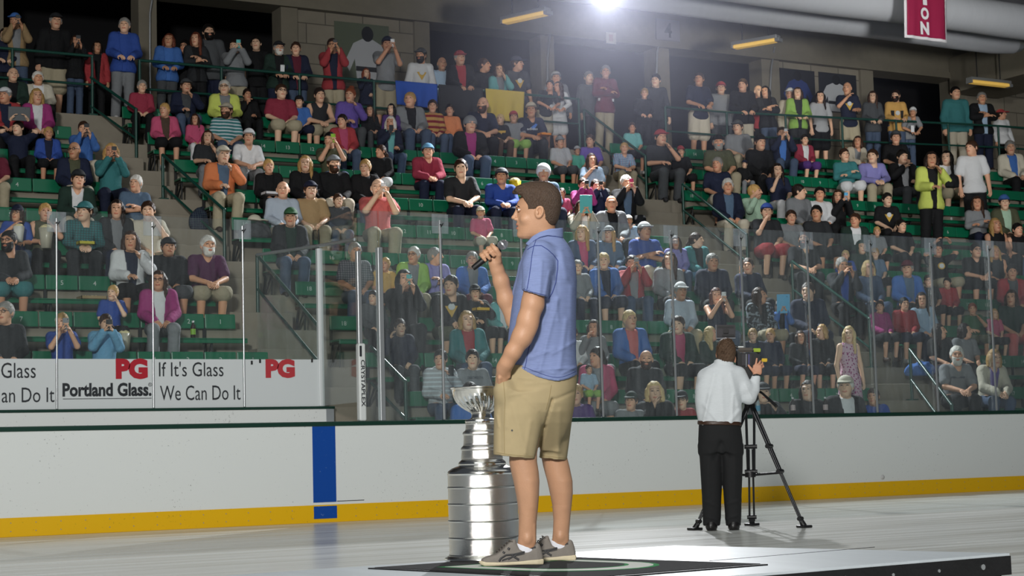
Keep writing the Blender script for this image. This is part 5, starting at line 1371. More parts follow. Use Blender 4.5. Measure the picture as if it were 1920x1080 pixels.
# ------------------------------------------------------------------ helpers for figures laid out at one depth
class View:
    """metric frame (u right, v up, w away) around a pixel at depth D; maps to world, relative to its base point"""
    def __init__(s, px, py, D): s.px, s.py, s.D, s.S = px, py, D, FPX / D; s.base = atD(px, py, D)
    def u(s, x): return (np.asarray(x, float) - s.px) / s.S
    def v(s, y): return (s.py - np.asarray(y, float)) / s.S
    def p(s, x, y, w): return (float(s.u(x)), float(s.v(y)), w)
    def xf(s, V):
        dep = s.D + V[:, 2]; x = s.px + V[:, 0] * s.S; y = s.py - V[:, 1] * s.S
        r = np.stack([(x - 960) / FPX, -(y - 540) / FPX, -np.ones(len(V))], 1) @ MC.T
        return (CAMP + r * dep[:, None] - s.base).astype(np.float32)
    def w3(s, x, y, w): return s.xf(np.array([s.p(x, y, w)]))[0]
def box3(vw, x0, x1, y0, y1, w0, w1, h): return grid3((vw.u(x0), vw.v(y1), w0), (vw.u(x1), vw.v(y0), w1), h)
def loft(P, vw, st, n=2.2, px=True):
    """st rows: y, xl, xr, wc, wd  (pixels, pixels, metres)"""
    a = np.array(st, float); vv = vw.v(a[:, 0]); o = np.argsort(vv); vv = vv[o]
    ul = vw.u(a[:, 1])[o]; ur = vw.u(a[:, 2])[o]; wc = a[o, 3]; wd = a[o, 4]
    y = P[1][0, :, 0]
    I = lambda q: np.interp(y, vv, q).astype(np.float32)[None, :, None]
    c = (I(ul) + I(ur)) / 2; hw = (I(ur) - I(ul)) / 2; hd = I(wd)
    q = (np.abs((P[0] - c) / hw) ** n + np.abs((P[2] - I(wc)) / hd) ** n) ** (1 / n)
    d = (q - 1) * np.minimum(hw, hd)
    return np.maximum(d, np.maximum(vv[0] - P[1], P[1] - vv[-1]) + 0 * d)
def seg2(P, a, b):
    d = np.array(b) - np.array(a); L = (d * d).sum() + 1e-9
    t = np.clip(((P[0] - a[0]) * d[0] + (P[1] - a[1]) * d[1]) / L, 0, 1)
    return np.sqrt((P[0] - a[0] - t * d[0]) ** 2 + (P[1] - a[1] - t * d[1]) ** 2)
def folds(F, P, vw, lst):
    for (x0, y0, x1, y1, wid, amp) in lst:
        F = F - amp * np.exp(-(seg2(P, (vw.u(x0), vw.v(y0)), (vw.u(x1), vw.v(y1))) / wid) ** 2)
    return F
def poly2(P0, P1, pts):
    """signed distance to a polygon in a plane"""
    pts = np.asarray(pts, float); d = None; s = None
    n = len(pts); j = n - 1
    for i in range(n):
        e = pts[j] - pts[i]; wx = P0 - pts[i][0]; wy = P1 - pts[i][1]
        t = np.clip((wx * e[0] + wy * e[1]) / ((e * e).sum() + 1e-12), 0, 1)
        q = (wx - e[0] * t) ** 2 + (wy - e[1] * t) ** 2
        d = q if d is None else np.minimum(d, q)
        c = (P1 >= pts[i][1]); c2 = (P1 < pts[j][1]); c3 = (e[0] * wy > e[1] * wx)
        f = (c & c2 & c3) | (~c & ~c2 & ~c3)
        s = f if s is None else s ^ f
        j = i
    return np.sqrt(d) * np.where(s, -1, 1)
def chain(P, pts, rs, k=.01):
    F = None
    for a, b, ra, rb in zip(pts[:-1], pts[1:], rs[:-1], rs[1:]):
        f = rc(P, a, b, ra, rb); F = f if F is None else smin(F, f, k)
    return F
def pile(parts):
    """several (V,Q,mi) pieces as one array set"""
    n = 0; Vs = []; Qs = []; Ms = []
    for V, Q, m in parts: Vs.append(V); Qs.append(Q + n); Ms.append(np.full(len(Q), m) if np.isscalar(m) else m); n += len(V)
    return np.concatenate(Vs), np.concatenate(Qs), np.concatenate(Ms)
def piece(F, ax, it=2):
    V, Q = nets(F, ax); return relax(V, Q, it), Q
def on_surface(bvh, vw, pts, lift=0.0005):
    out = []
    for x, y in pts:
        d = Vector(ray(x, y)).normalized(); o = Vector(CAMP - vw.base)
        h = bvh.ray_cast(o, d)
        if h[0] is not None: out.append(np.array(h[0] - d * lift))
    return out
def dens(pts, n=8):
    o = []
    for a, b in zip(pts[:-1], pts[1:]):
        for t in np.linspace(0, 1, n, endpoint=False): o.append((a[0] + (b[0] - a[0]) * t, a[1] + (b[1] - a[1]) * t))
    return o + [pts[-1]]
def bvh_of(me): return BVHTree.FromPolygons([v.co[:] for v in me.vertices], [p.vertices[:] for p in me.polygons])
def kid(name, me, root, mat=None):
    o = bpy.data.objects.new(name, me); COL.objects.link(o); o.parent = root
    if mat is not None and len(me.materials) == 0: me.materials.append(mat)
    return o
def cloth_mat(name, col, wv=900, var=.1, bump=.25, stretch=(1, 1, 1), rough=.85, vs=60):
    return plain(name, col, rough, 0, bump, wv, var, vs, .25, stretch)

# ------------------------------------------------------------------ stage and mat
ZST = 0.227
A_, B_ = onZ(1265, 1022.5, ZST), onZ(1895, 1037, ZST); Ld = onZ(600, 1067, ZST) - A_; Ld = Ld / np.linalg.norm(Ld) * 2.9
qa = [A_, B_, B_ + Ld, A_ + Ld]
stage = empty('stage_platform', ((A_ + B_) / 2 + Ld / 2)); stage.location.z = 0; tag(stage, 'low portable stage with pale boards and black steel edge', 'stage')
def slab(name, quad, z0, z1, mat, parent, inset=0.0):
    c = sum(quad) / 4; q = [p + (c - p) / np.linalg.norm(c - p) * inset for p in quad]
    mb = MB(); v = [(p[0], p[1], z0) for p in q] + [(p[0], p[1], z1) for p in q]
    a = np.cross(q[1] - q[0], q[2] - q[0])[2]
    if a < 0: idx = [0, 3, 2, 1]; v = [v[i] for i in idx] + [v[4 + i] for i in idx]
    mb.add(v, [(0, 3, 2, 1), (4, 5, 6, 7), (0, 1, 5, 4), (1, 2, 6, 5), (2, 3, 7, 6), (3, 0, 4, 7)])
    o = mb.build(name, mat, parent)
    if parent is not None: o.location = -Vector(parent.location)
    return o
M_STAGE = plain('stage_board', '#c3cbd0', 0.36, var=.16, vscale=3, bump=.03, bscale=9, stretch=(3, .4, 1))
M_EDGE = plain('stage_edge', '#141416', 0.55, var=.5, vscale=9, bump=.3, bscale=40)
slab('top_board', qa, ZST - .012, ZST, M_STAGE, stage, .006)
slab('steel_frame', qa, ZST - .102, ZST - .0125, M_EDGE, stage)
mb = MB(); s0, s1 = onZ(1330, 1052, ZST), onZ(1640, 1026, ZST)
mb.tube([(*s0[:2], ZST + .0004), (*s1[:2], ZST + .0004)], .0016, 6); o = mb.build('board_seam', M_STEEL, stage); o.location = -stage.location
ab = (B_ - A_) / np.linalg.norm(B_ - A_); al = Ld / np.linalg.norm(Ld)
for s, t in ((0.05, 2.01), (.05, .05), (2.8, .05), (2.8, 2.01), (1.4, .05), (1.4, 2.01)):
    p = A_ + al * s + ab * t; mb = MB()
    mb.box((p[0] - .022, p[1] - .022, 0), (p[0] + .022, p[1] + .022, ZST - .1)); o = mb.build('leg', M_EDGE, stage); o.location = -stage.location
mb = MB()
for i in range(9):
    p = B_ + al * (.2 + i * .3); nrm = np.cross(al, (0, 0, 1)); nrm = nrm * (1 if np.dot(nrm, ab) > 0 else -1)
    mb.tube([p + (0, 0, -.055) + nrm * .001, p + (0, 0, -.055) + nrm * .004], .008 if i % 3 else .014, 8)
o = mb.build('edge_bolt', M_ALU, stage); o.location = -stage.location
Lm, Rm, Fm = onZ(690, 1067, ZST), onZ(1440, 1060, ZST), onZ(1009, 1044.5, ZST)
qm = [Fm, Rm, Lm + Rm - Fm, Lm]
mat_o = empty('floor_mat', tuple(sum(qm) / 4)); tag(mat_o, 'black floor mat with white and green letter D on the stage', 'mat')
M_MAT = plain('mat_pile', '#232427', 0.95, bump=.8, bscale=260, var=.3, vscale=120); M_MGREEN = plain('mat_green', '#1d8a48', .95, bump=.8, bscale=260); M_MWHITE = plain('mat_white', '#d9dbd5', .95, bump=.8, bscale=260)
slab('rubber_edge', qm, ZST, ZST + .006, plain('mat_rubber', '#0c0c0d', .6), mat_o)
slab('pile', qm, ZST + .002, ZST + .0085, M_MAT, mat_o, .035)
# outlined letter: u along the long side (far corner to right corner), t along the short side
def mpt(u, t, z): q = Fm + (Rm - Fm) * u + (Lm - Fm) * t; return (q[0], q[1], z)
def dshape(s, n=14):
    """D outline, s = inset"""
    pts = [(.2 + s, .16 + s), (.2 + s, .84 - s)]
    pts += [(.55 + (.27 - s) * math.sin(a), .5 + (.34 - s) * math.cos(a)) for a in np.linspace(0, PI, n)]
    return pts
def dplate(name, s, z, mat):
    mb = MB(); pts = [mpt(u, t, ZST + .006) for u, t in dshape(s)]
    nz = np.cross(np.array(pts[1]) - pts[0], np.array(pts[5]) - pts[0])[2]
    if nz < 0: pts = pts[::-1]
    mb.extrude(pts, (0, 0, z - ZST - .006)); o = mb.build(name, mat, mat_o); o.location = -mat_o.location
dplate('letter_outline', 0.0, ZST + .0092, M_MGREEN); dplate('letter_body', .02, ZST + .0098, M_MWHITE); dplate('letter_inline', .105, ZST + .0103, M_MGREEN); dplate('letter_middle', .12, ZST + .0108, M_MAT)

# ------------------------------------------------------------------ the speaker
MV = View(1000, 1058, 8.53); u, v, P3 = MV.u, MV.v, MV.p
M_SK = plain('speaker_skin', '#b58a6c', 0.5, bump=.12, bscale=160, var=.1, vscale=14, spec=.4)
M_SHIRT = cloth_mat('polo_blue', '#7683ab', 500, .22, .2, (.25, 1, 6), .8, 42)
M_SEAM = plain('seam_navy', '#2f3d78', .8)
M_SHORT = cloth_mat('shorts_khaki', '#a39371', 800, .07, .2, vs=25)
M_HAIRB = plain('speaker_hair', '#443224', .55, bump=.7, bscale=330, var=.55, vscale=330, stretch=(1, 1, .22))
# --- head
ax, P = box3(MV, 950, 1062, 335, 470, -.105, .105, .0031)
hst = [(352, 992, 1040, 0, .052), (365, 979, 1046, 0, .068), (378, 971, 1048.5, 0, .075), (388, 967.5, 1049, 0, .077), (395, 969.5, 1048.5, 0, .076), (402, 969.5, 1047, 0, .074), (410, 969, 1045, 0, .072), (418, 968.8, 1042, 0, .069), (424, 970, 1038, 0, .066), (430, 970, 1032, 0, .062), (437, 970.5, 1020, 0, .056), (443, 972.5, 1008, 0, .048), (448, 979, 996, 0, .034)]
F = loft(P, MV, hst, 2.15)
cu = u(1005); t = np.clip((cu - P[0]) / (u(1005) - u(967)), 0, 1)
F = F + .016 * t ** 3 * np.clip(np.abs(P[2]) / .06, 0, 1) ** 1.5
F = smax(F, -el(P, P3(966.5, 393.5, -.033), (.0115, .0085, .017)), .008); F = smax(F, -el(P, P3(966.5, 393.5, .033), (.0115, .0085, .017)), .008)
F = un(F, el(P, P3(969, 387.5, -.03), (.008, .0055, .02)), el(P, P3(969, 387.5, .03), (.008, .0055, .02)), k=.01)
F = un(F, rc(P, P3(970.5, 391, 0), P3(964.3, 406.5, 0), .0065, .0095), el(P, P3(962.6, 408.3, 0), (.0105, .0085, .0105)), k=.009)
for s in (-1, 1): F = un(F, el(P, P3(967.5, 411, s * .0125), (.0105, .0075, .008)), k=.006)
F = un(F, el(P, P3(970, 421, 0), (.0075, .006, .022)), el(P, P3(970.3, 428.3, 0), (.0072, .006, .019)), k=.005)
F = smax(F, -el(P, P3(966, 424.6, 0), (.012, .0016, .026)), .003)
F = un(F, el(P, P3(976, 441, 0), (.016, .014, .022)), k=.015)
F = un(F, el(P, P3(984, 411, -.045), (.02, .018, .018)), k=.02)
nk = [P3(1015, 418, 0), P3(1019, 440, 0), P3(1023, 462, 0)]
F = un(F, chain(P, nk, [.058, .062, .07], .01), k=.02)
for s in (-1, 1):
    ea = np.array(rotm(0, 0, 0)); c = P3(1011.5, 397.5, s * .077)
    R = np.array([[math.cos(.25), math.sin(.25), 0], [-math.sin(.25), math.cos(.25), 0], [0, 0, 1]])
    ear = smax(el(P, c, (.0215, .0335, .012), R), -el(P, (c[0] - .001, c[1] + .002, c[2] + s * .012), (.0125, .0225, .0145), R), .003)
    ear = un(ear, el(P, (c[0] - .008, c[1] - .004, c[2] + s * .004), (.005, .009, .006)), k=.004)
    F = un(F, ear, k=.006)
Vh, Qh = piece(F, ax, 1)
ce = Vh[Qh].mean(1); mih = np.zeros(len(Qh), int)
lip = (np.abs(ce[:, 0] - u(970)) < .012) & (ce[:, 1] < v(419.5)) & (ce[:, 1] > v(430)) & (np.abs(ce[:, 2]) < .024) & (ce[:, 0] < u(971.8)); mih[lip] = 1
# --- near arm with the hand in the pocket
ax, P = box3(MV, 920, 1035, 520, 725, -.36, -.1, .0042)
pts = [P3(1003, 530, -.225), P3(999, 570, -.245), P3(990, 600, -.25), P3(979, 632, -.25), P3(962, 660, -.245), P3(950, 681, -.226), P3(945, 692, -.205)]
F = chain(P, pts, [.052, .0505, .0475, .046, .037, .0305, .031], .03)
F = un(F, el(P, P3(994, 612, -.262), (.03, .045, .03)), k=.03)
F = un(F, rc(P, P3(944.5, 689, -.203), P3(942, 716, -.165), .0325, .033), k=.02)
for i, dw in enumerate((-.03, -.01, .012, .03)): F = un(F, rc(P, P3(937 + i * 3, 708, -.18 + dw), P3(938 + i * 2, 726, -.15 + dw), .0105, .009), k=.008)
F = un(F, rc(P, P3(951, 684, -.228), P3(953.5, 706, -.2), .0125, .0105), k=.01)
Va, Qa = piece(F, ax, 2)
# --- far arm raised with the microphone hand
ax, P = box3(MV, 890, 990, 448, 640, .06, .34, .0038)
pts = [P3(988, 560, .22), P3(966, 601, .235), P3(949, 562, .225), P3(939.5, 527, .212), P3(932, 505, .20), P3(929, 494, .195)]
F = chain(P, pts, [.055, .042, .041, .0365, .03, .029], .02)
mb0 = np.array(P3(886.5, 503.5, .165)); mt0 = np.array(P3(944, 458, .165)); mdir = (mt0 - mb0) / np.linalg.norm(mt0 - mb0); nup = np.array([-mdir[1], mdir[0], 0.0]); wv = np.array([0, 0, 1.0])
def on_mic(px): k = (u(px) - mb0[0]) / mdir[0]; return mb0 + mdir * k
F = un(F, rc(P, P3(928, 492, .19), P3(927, 481, .188), .03, .026), el(P, P3(929, 486, .19), (.028, .03, .022)), k=.015)
for i, (px, rr) in enumerate(((930, .0108), (922.5, .0112), (915, .0106), (908.5, .0093))):
    c = on_mic(px); ang = np.radians(np.array([100, 55, 15, -30, -75, -118] if i < 3 else [95, 52, 14, -28, -68, -105])); R = .0175 + rr * .86
    q = [c + R * (1.14 if 0 < k < 3 else 1.0) * (math.cos(a) * nup + math.sin(a) * wv) for k, a in enumerate(ang)]
    F = un(F, chain(P, q, [rr * 1.05, rr * 1.05, rr, rr, rr * .92, rr * .8], .004), k=.0045)
F = un(F, chain(P, [np.array(P3(934.5, 489, .172)), np.array(P3(935, 477, .149)), np.array(P3(930.5, 468.5, .138)), np.array(P3(925.5, 463.5, .14))], [.017, .0128, .0112, .009], .006), k=.008)
Vf, Qf = piece(F, ax, 1)
# --- legs
ax, P = box3(MV, 945, 1085, 820, 1045, -.2, .24, .0046)
near = [(820, 950, 1012, -.1, .075), (850, 955, 1007, -.1, .068), (866, 954.5, 1007, -.1, .066), (884, 958, 1010, -.1, .066), (902, 962.5, 1011.5, -.1, .064), (930, 968, 1010.5, -.1, .057), (958, 972.5, 1008, -.1, .047), (985, 972.5, 1005.5, -.1, .04), (1005, 972, 1005, -.1, .034), (1018, 970.5, 1005, -.1, .032), (1034, 972, 1003, -.1, .028), (1046, 974, 1001, -.1, .024)]
far = [(820, 1008, 1066, .13, .075), (852, 1014, 1062, .13, .066), (875, 1018.5, 1068, .13, .065), (902, 1026, 1073.5, .13, .064), (925, 1031, 1074, .13, .058), (947, 1035.5, 1071.5, .13, .048), (975, 1037.5, 1069, .13, .04), (1000, 1036.5, 1067, .13, .034), (1013, 1035, 1067, .13, .032), (1030, 1036, 1066, .13, .028), (1042, 1038, 1064, .13, .024)]
F = np.minimum(loft(P, MV, near, 2.05), loft(P, MV, far, 2.05))
F = un(F, el(P, P3(989, 1011, -.129), (.013, .017, .009)), el(P, P3(1050, 1007, .101), (.012, .016, .009)), k=.02)
F = folds(F, P, MV, [(996, 905, 1000, 950, .02, .003), (968, 880, 978, 960, .012, .002), (1060, 905, 1062, 950, .02, .003), (1003, 985, 1004, 1015, .006, .003)])
Vl, Ql = piece(F, ax, 2)
# --- hidden trunk
ax, P = box3(MV, 925, 1090, 440, 860, -.24, .26, .012)
F = un(loft(P, MV, [(450, 1000, 1048, 0, .07), (480, 990, 1072, 0, .16), (560, 976, 1072, 0, .17), (660, 966, 1068, 0, .15), (740, 940, 1068, 0, .15), (768, 945, 1060, 0, .1)], 2.2), rc(P, P3(1008, 478, -.16), P3(1003, 545, -.225), .05, .05), rc(P, P3(1004, 478, .16), P3(985, 556, .215), .05, .05), rc(P, P3(980, 770, -.1), P3(981, 845, -.1), .075, .065), rc(P, P3(1036, 770, .125), P3(1038, 845, .13), .07, .065), k=.03)
Vt, Qt = piece(F, ax, 2)
V, Q, mi = pile([(Vh, Qh, mih), (Va, Qa, 0), (Vf, Qf, 0), (Vl, Ql, 0), (Vt, Qt, 0)])
man_me = raw_mesh('person', MV.xf(V), Q, [M_SK, plain('speaker_lips', '#a8705a', .5)], mi)
man = bpy.data.objects.new('person', man_me); COL.objects.link(man); man.location = MV.base
tag(man, 'man in blue polo and khaki shorts speaking on the stage', 'person')
hb = bvh_of(man_me)
# eye, brow
def ball(name, c, r, mat, root, vw, sq=(1, 1, 1)):
    mb = MB(); n = 12; prof = [(r * math.sin(a), -r * math.cos(a)) for a in np.linspace(0, PI, 9)]; mb.lathe(prof, n=n)
    me = mb.mesh(name, mat); VV = np.array([q.co[:] for q in me.vertices]) * sq + np.array(c); W2 = vw.xf(VV)
    for q, w_ in zip(me.vertices, W2): q.co = w_
    return kid(name, me, root)
M_EYEW = plain('eye_white', '#d9d2cb', .25); M_IRIS = plain('eye_iris', '#2b2018', .2)
for s in (-1, 1):
    e_ = ball('eye', P3(973.4, 392.6, s * .0305), .0112, M_EYEW, man, MV); ball('iris', P3(970.4, 392.7, s * .0345), .0056, M_IRIS, e_, MV)
    axl, Pl = box3(MV, 960, 985, 384, 402, min(s * .01, s * .055), max(s * .01, s * .055), .0016); sh_ = el(Pl, P3(973.2, 392.6, s * .0305), (.0129, .0129, .0135)); lidF = smax(smax(sh_, -el(Pl, P3(973.2, 392.6, s * .0305), (.0108, .0108, .0114)), .001), -(np.abs(Pl[1] - MV.v(392.9)) - .0036 + .25 * np.clip(Pl[0] - MV.u(972), 0, 1)) + 0 * Pl[2], .001); kid('eyelid', sdf_mesh('eyelid', lidF, axl, [M_SK], 1, MV.xf), man)
ax, P = box3(MV, 958, 990, 380, 396, -.07, .07, .002)
F = None
for s in (-1, 1):
    f = chain(P, [P3(967.3, 388, s * .016), P3(968.2, 386.3, s * .032), P3(973.5, 387.2, s * .05)], [.0034, .0042, .0028], .003); F = f if F is None else np.minimum(F, f)
kid('eyebrows', sdf_mesh('eyebrows', F, ax, [M_HAIRB], 1, MV.xf), man)
# hair
ax, P = box3(MV, 955, 1062, 334, 432, -.1, .1, .0032)
env = loft(P, MV, [(339.5, 1000, 1022, 0, .03), (343, 982, 1034, 0, .052), (348, 970.5, 1040, 0, .066), (354, 964.5, 1046, 0, .075), (362, 963, 1050.5, 0, .081), (372, 965, 1053, 0, .084), (385, 966, 1053, 0, .0825), (400, 967, 1050.5, 0, .0785), (412, 968, 1047, 0, .0745), (420, 969, 1043.3, 0, .0705), (427, 980, 1037.5, 0, .065)], 2.25)
yy = P[1][0, :, 0]
xm = np.interp(-yy, -v(np.array([340, 361, 364, 367, 375, 384, 388, 392, 392.6, 400, 410, 418, 424, 428])), u(np.array([955, 955, 970, 979, 984, 989.5, 990, 990.5, 1021, 1022, 1023, 1028, 1035, 1042])))[None, :, None]
F = smax(env, (xm - P[0]) + .0 * P[2], .004)
# clear the ear
F = np.maximum(F, -el(P, P3(1010.5, 399, -.085), (.021, .033, .03))); F = np.maximum(F, -el(P, P3(1010.5, 399, .085), (.021, .033, .03)))
F = F - .0013 * np.sin(P[0] * 620 + P[1] * 380) * np.cos(P[2] * 300 - P[1] * 210) * np.clip((P[1] - MV.v(392)) / .03, .25, 1)
for i, (x, y, w_) in enumerate(((966, 360, -.02), (970, 357, -.045), (966, 361, .02), (975, 362, -.06), (972, 352, -.03), (982, 347, -.04), (996, 343, -.03))): F = un(F, el(P, P3(x, y, w_), (.014, .009, .016)), k=.01)
hair = kid('hair', sdf_mesh('hair', F, ax, [M_HAIRB], 0, MV.xf), man)
# loose strands that break the outline
def strands(hair, vw, c0, front, n, mat, lt=.015, lb=.007, lift=.004, seed=3, r0=.0007):
    me = hair.data; rr = random.Random(seed); up = Vector(MC[:, 1]); lf = Vector(front); c0 = Vector(vw.w3(*c0)); mb = MB()
    fs = [p for p in me.polygons]; tot = 0
    while tot < n:
        p = fs[rr.randrange(len(fs))]; nn = p.normal; c = p.center
        if (c - c0).dot(nn) < 0: continue
        top_ = max(0, min(1, ((c - c0).dot(up) + .01) / .09))
        d = (lf * (.3 + .8 * top_) - up * (1.05 - .7 * top_) + Vector((rr.gauss(0, .2), rr.gauss(0, .2), rr.gauss(0, .2))))
        d = (d - nn * d.dot(nn)).normalized(); L_ = (lb + lt * top_) * rr.uniform(.6, 1.25); w = d.cross(nn) * r0
        q = [c + d * L_ * t + nn * (.0003 + (lift * top_ + .0006) * math.sin(t * 2.0)) - up * (.25 * L_ * t * t * top_) for t in (0, .4, .75, 1)]
        v_ = []; k_ = (1, .95, .7, .2)
        for i, x in enumerate(q): v_ += [x - w * k_[i], x + w * k_[i], x + nn * r0 * k_[i]]
        f_ = []
        for i in range(3):
            for j in range(3): f_.append((i * 3 + j, i * 3 + (j + 1) % 3, i * 3 + 3 + (j + 1) % 3, i * 3 + 3 + j))
        mb.add(v_, f_, 0, True); tot += 1
    o = mb.build('strands', mat, hair); o['kind'] = 'stuff'
strands(hair, MV, P3(1010, 385, 0), -MC[:, 0], 6500, M_HAIRB)
# --- polo shirt
ax, P = box3(MV, 935, 1095, 428, 725, -.34, .32, .0058)
tor = [(436, 1000, 1046, 0, .072), (446, 994, 1056, 0, .088), (456, 989, 1064, 0, .13), (466, 985.5, 1070, 0, .17), (480, 981, 1076, 0, .19), (500, 975, 1080, 0, .2), (527, 969, 1081.5, 0, .2), (550, 963, 1081, 0, .2), (595, 957, 1080, 0, .195), (635, 952.5, 1080, 0, .19), (672, 951, 1080.5, 0, .192), (720, 950, 1083.5, 0, .2)]
T_ = loft(P, MV, tor, 2.3)
sl = chain(P, [P3(1012, 476, -.165), P3(1008, 500, -.205), P3(1003, 552, -.245)], [.068, .072, .066], .02); cutn = ((P[0] - u(980)) * -(v(557) - v(545)) + (P[1] - v(545)) * (u(1025) - u(980))) / math.hypot(u(1025) - u(980), v(557) - v(545))
sl = np.maximum(sl, -cutn + 0 * P[2]); inner = chain(P, [P3(1003.2, 546, -.243), P3(1002, 575, -.247)], [.057, .058]); sl = np.maximum(sl, -inner)
sr = chain(P, [P3(1008, 474, .165), P3(1000, 505, .205), P3(984, 552, .225)], [.066, .07, .064], .02); sr = np.maximum(sr, v(556) - P[1] + 0 * sr)
F = un(T_, sl, k=.035); F = un(F, sr, k=.035)
# back bulge and folds
F = folds(F, P, MV, [(1046, 560, 1010, 700, .012, .006), (1062, 600, 1050, 690, .012, .005), (1026, 575, 1000, 660, .009, .004), (1072, 540, 1068, 650, .014, .004), (1040, 520, 1046, 600, .01, .004),
                     (975, 690, 1040, 700, .006, .005), (1000, 694, 1076, 690, .006, .006), (990, 672, 1040, 655, .008, .005), (1035, 664, 1079, 640, .007, .004), (1055, 700, 1081, 688, .005, .004), (968, 640, 990, 560, .008, .004),
                     (1000, 480, 985, 535, .008, .004), (1016, 490, 1012, 550, .008, .0045), (1030, 510, 1022, 552, .007, .004), (1052, 470, 1062, 520, .015, .005)])
F = F + .0035 * np.exp(-((P[0] - u(1046 - 3 + 0)) / .012) ** 2) * (P[1] > v(560)) * (P[1] < v(480)) * (P[2] < 0)
xs_ = P[0][:, 0, 0]; hemv = np.interp(xs_, u(np.array([940, 957, 980, 1007, 1044, 1066, 1082, 1090])), v(np.array([684, 688.5, 694.5, 707, 715.5, 710.5, 702.5, 699])))
hemv = np.convolve(np.pad(hemv, 5, mode='edge'), np.ones(11) / 11, 'valid')[:, None, None]
F = np.maximum(F, hemv - P[1] + .0 * P[2])
inn = loft(P, MV, [(660, 962, 1069, 0, .175), (700, 962, 1071, 0, .182), (730, 962, 1073, 0, .185)], 2.3); F = np.maximum(F, -inn)
F = np.maximum(F, -chain(P, [P3(1017, 425, 0), P3(1021, 452, 0)], [.066, .066]))
F = F + .0006 * np.sin(P[0] * 90 + P[1] * 40) * np.sin(P[1] * 70 + P[2] * 50)
shirt_me = sdf_mesh('polo_shirt', F, ax, [M_SHIRT], 2, MV.xf); shirt = kid('polo_shirt', shirt_me, man); sb = bvh_of(shirt_me)
ax, P = box3(MV, 975, 1062, 420, 466, -.11, .11, .0032)
nl = loft(P, MV, [(424, 998, 1053, 0, .078), (436, 992, 1053.5, 0, .082), (450, 986, 1054, 0, .088), (466, 980, 1055, 0, .1)], 2.1)
pg = poly2(P[0], P[1], [(u(a), v(b_)) for a, b_ in ((985, 457), (989, 453), (998, 443), (1012, 435), (1030, 429), (1056, 427), (1056, 446.5), (1042, 443.5), (1027, 441.5), (1013, 445), (1000, 452.5), (990.5, 461))])
F = smax(np.abs(nl - .004) - .0042, pg, .003); collar = kid('collar', sdf_mesh('collar', F, ax, [M_SHIRT], 1, MV.xf), shirt); cb = bvh_of(collar.data)
def seam(pts, r=.0021, bv=None, name='seam', mat=None, root=None, n=8):
    q = on_surface(bv or sb, MV, dens(pts, n))
    if len(q) > 2:
        mb = MB(); mb.tube(q, r, 6); kid(name, mb.mesh(name, mat or M_SEAM), root or shirt)
seam([(989, 468), (995, 464), (1003, 460.5), (1015, 460.5), (1027, 468), (1038, 478), (1046, 489), (1045.5, 505), (1042, 530), (1036, 548), (1029, 560)])
seam([(1006, 446.5), (1003, 456), (1001, 461), (998, 476), (995, 500), (991, 527), (988, 543)], .0018)
seam([(1009, 577), (1004, 590)], .0016)
seam([(995, 640), (990, 660), (987, 678), (983.5, 692)], .0018)
seam([(958, 683), (985, 689), (1008, 698), (1024, 704), (1036, 707), (1046, 708), (1056, 706.5), (1068, 702), (1080, 696)], .0011)
seam([(980.5, 542), (1000, 548), (1024.5, 554)], .0012)
seam([(1055, 446), (1042, 443.8), (1027, 441.8), (1013, 445.2), (1000, 452.8)], .0016, None)
# --- shorts
ax, P = box3(MV, 915, 1092, 680, 872, -.25, .28, .0056)
pel = loft(P, MV, [(684, 934, 1079, 0, .178), (703, 929, 1082, 0, .19), (725, 927.5, 1081, .005, .2), (755, 926.5, 1078, .01, .2), (772, 929, 1075, .01, .185), (792, 932, 1071, .012, .145), (815, 945, 1060, .014, .09), (845, 975, 1040, .02, .02)], 2.3)
ln_ = loft(P, MV, [(735, 928, 1030, -.1, .105), (775, 926, 1022, -.105, .108), (815, 925.5, 1013, -.105, .103), (864, 925, 1004.5, -.105, .1)], 2.3)
lf_ = loft(P, MV, [(735, 990, 1079, .12, .1), (775, 1000, 1074, .125, .108), (815, 1004, 1069, .13, .103), (868, 1008, 1062, .13, .1)], 2.3)
F = un(pel, ln_, lf_, k=.03)
F = folds(F, P, MV, [(1036, 748, 1021, 800, .006, -.013), (1021, 800, 1007, 858, .008, -.02), (1034, 752, 1074, 735, .007, -.005), (948, 720, 950, 800, .012, .004), (962, 760, 985, 850, .014, .004), (960, 706, 1010, 712, .008, .004), (985, 720, 1030, 716, .008, .003), (938, 730, 940, 846, .009, -.003), (1050, 770, 1045, 860, .012, .004), (995, 790, 985, 850, .01, .003), (1010, 770, 985, 745, .008, .003), (955, 742, 975, 738, .006, .003), (931, 780, 935, 800, .006, .003)])
hemn = np.interp(xs_ if False else P[0][:, 0, 0], u(np.array([915, 925, 965, 1005, 1008, 1035, 1062, 1090])), v(np.array([850, 852.5, 858, 860.5, 858.5, 861, 863.5, 866])))[:, None, None]
F = np.maximum(F, hemn - P[1] + 0 * P[2])
for st_ in ([(800, 931, 1008, -.105, .094), (880, 931, 999, -.105, .093)], [(800, 1009, 1066, .13, .094), (880, 1014, 1056, .13, .093)]): F = np.maximum(F, -loft(P, MV, st_, 2.3))
F = un(F, el(P, P3(945, 730, -.165), (.043, .062, .048)), k=.05)
F = np.maximum(F, -rc(P, P3(945, 684, -.215), P3(942.5, 702, -.19), .0345, .0345))
shorts_me = sdf_mesh('shorts', F, ax, [M_SHORT], 8, MV.xf); shorts = kid('shorts', shorts_me, man); shb = bvh_of(shorts_me)
M_STITCH = plain('shorts_stitch', '#8b7a52', .8)
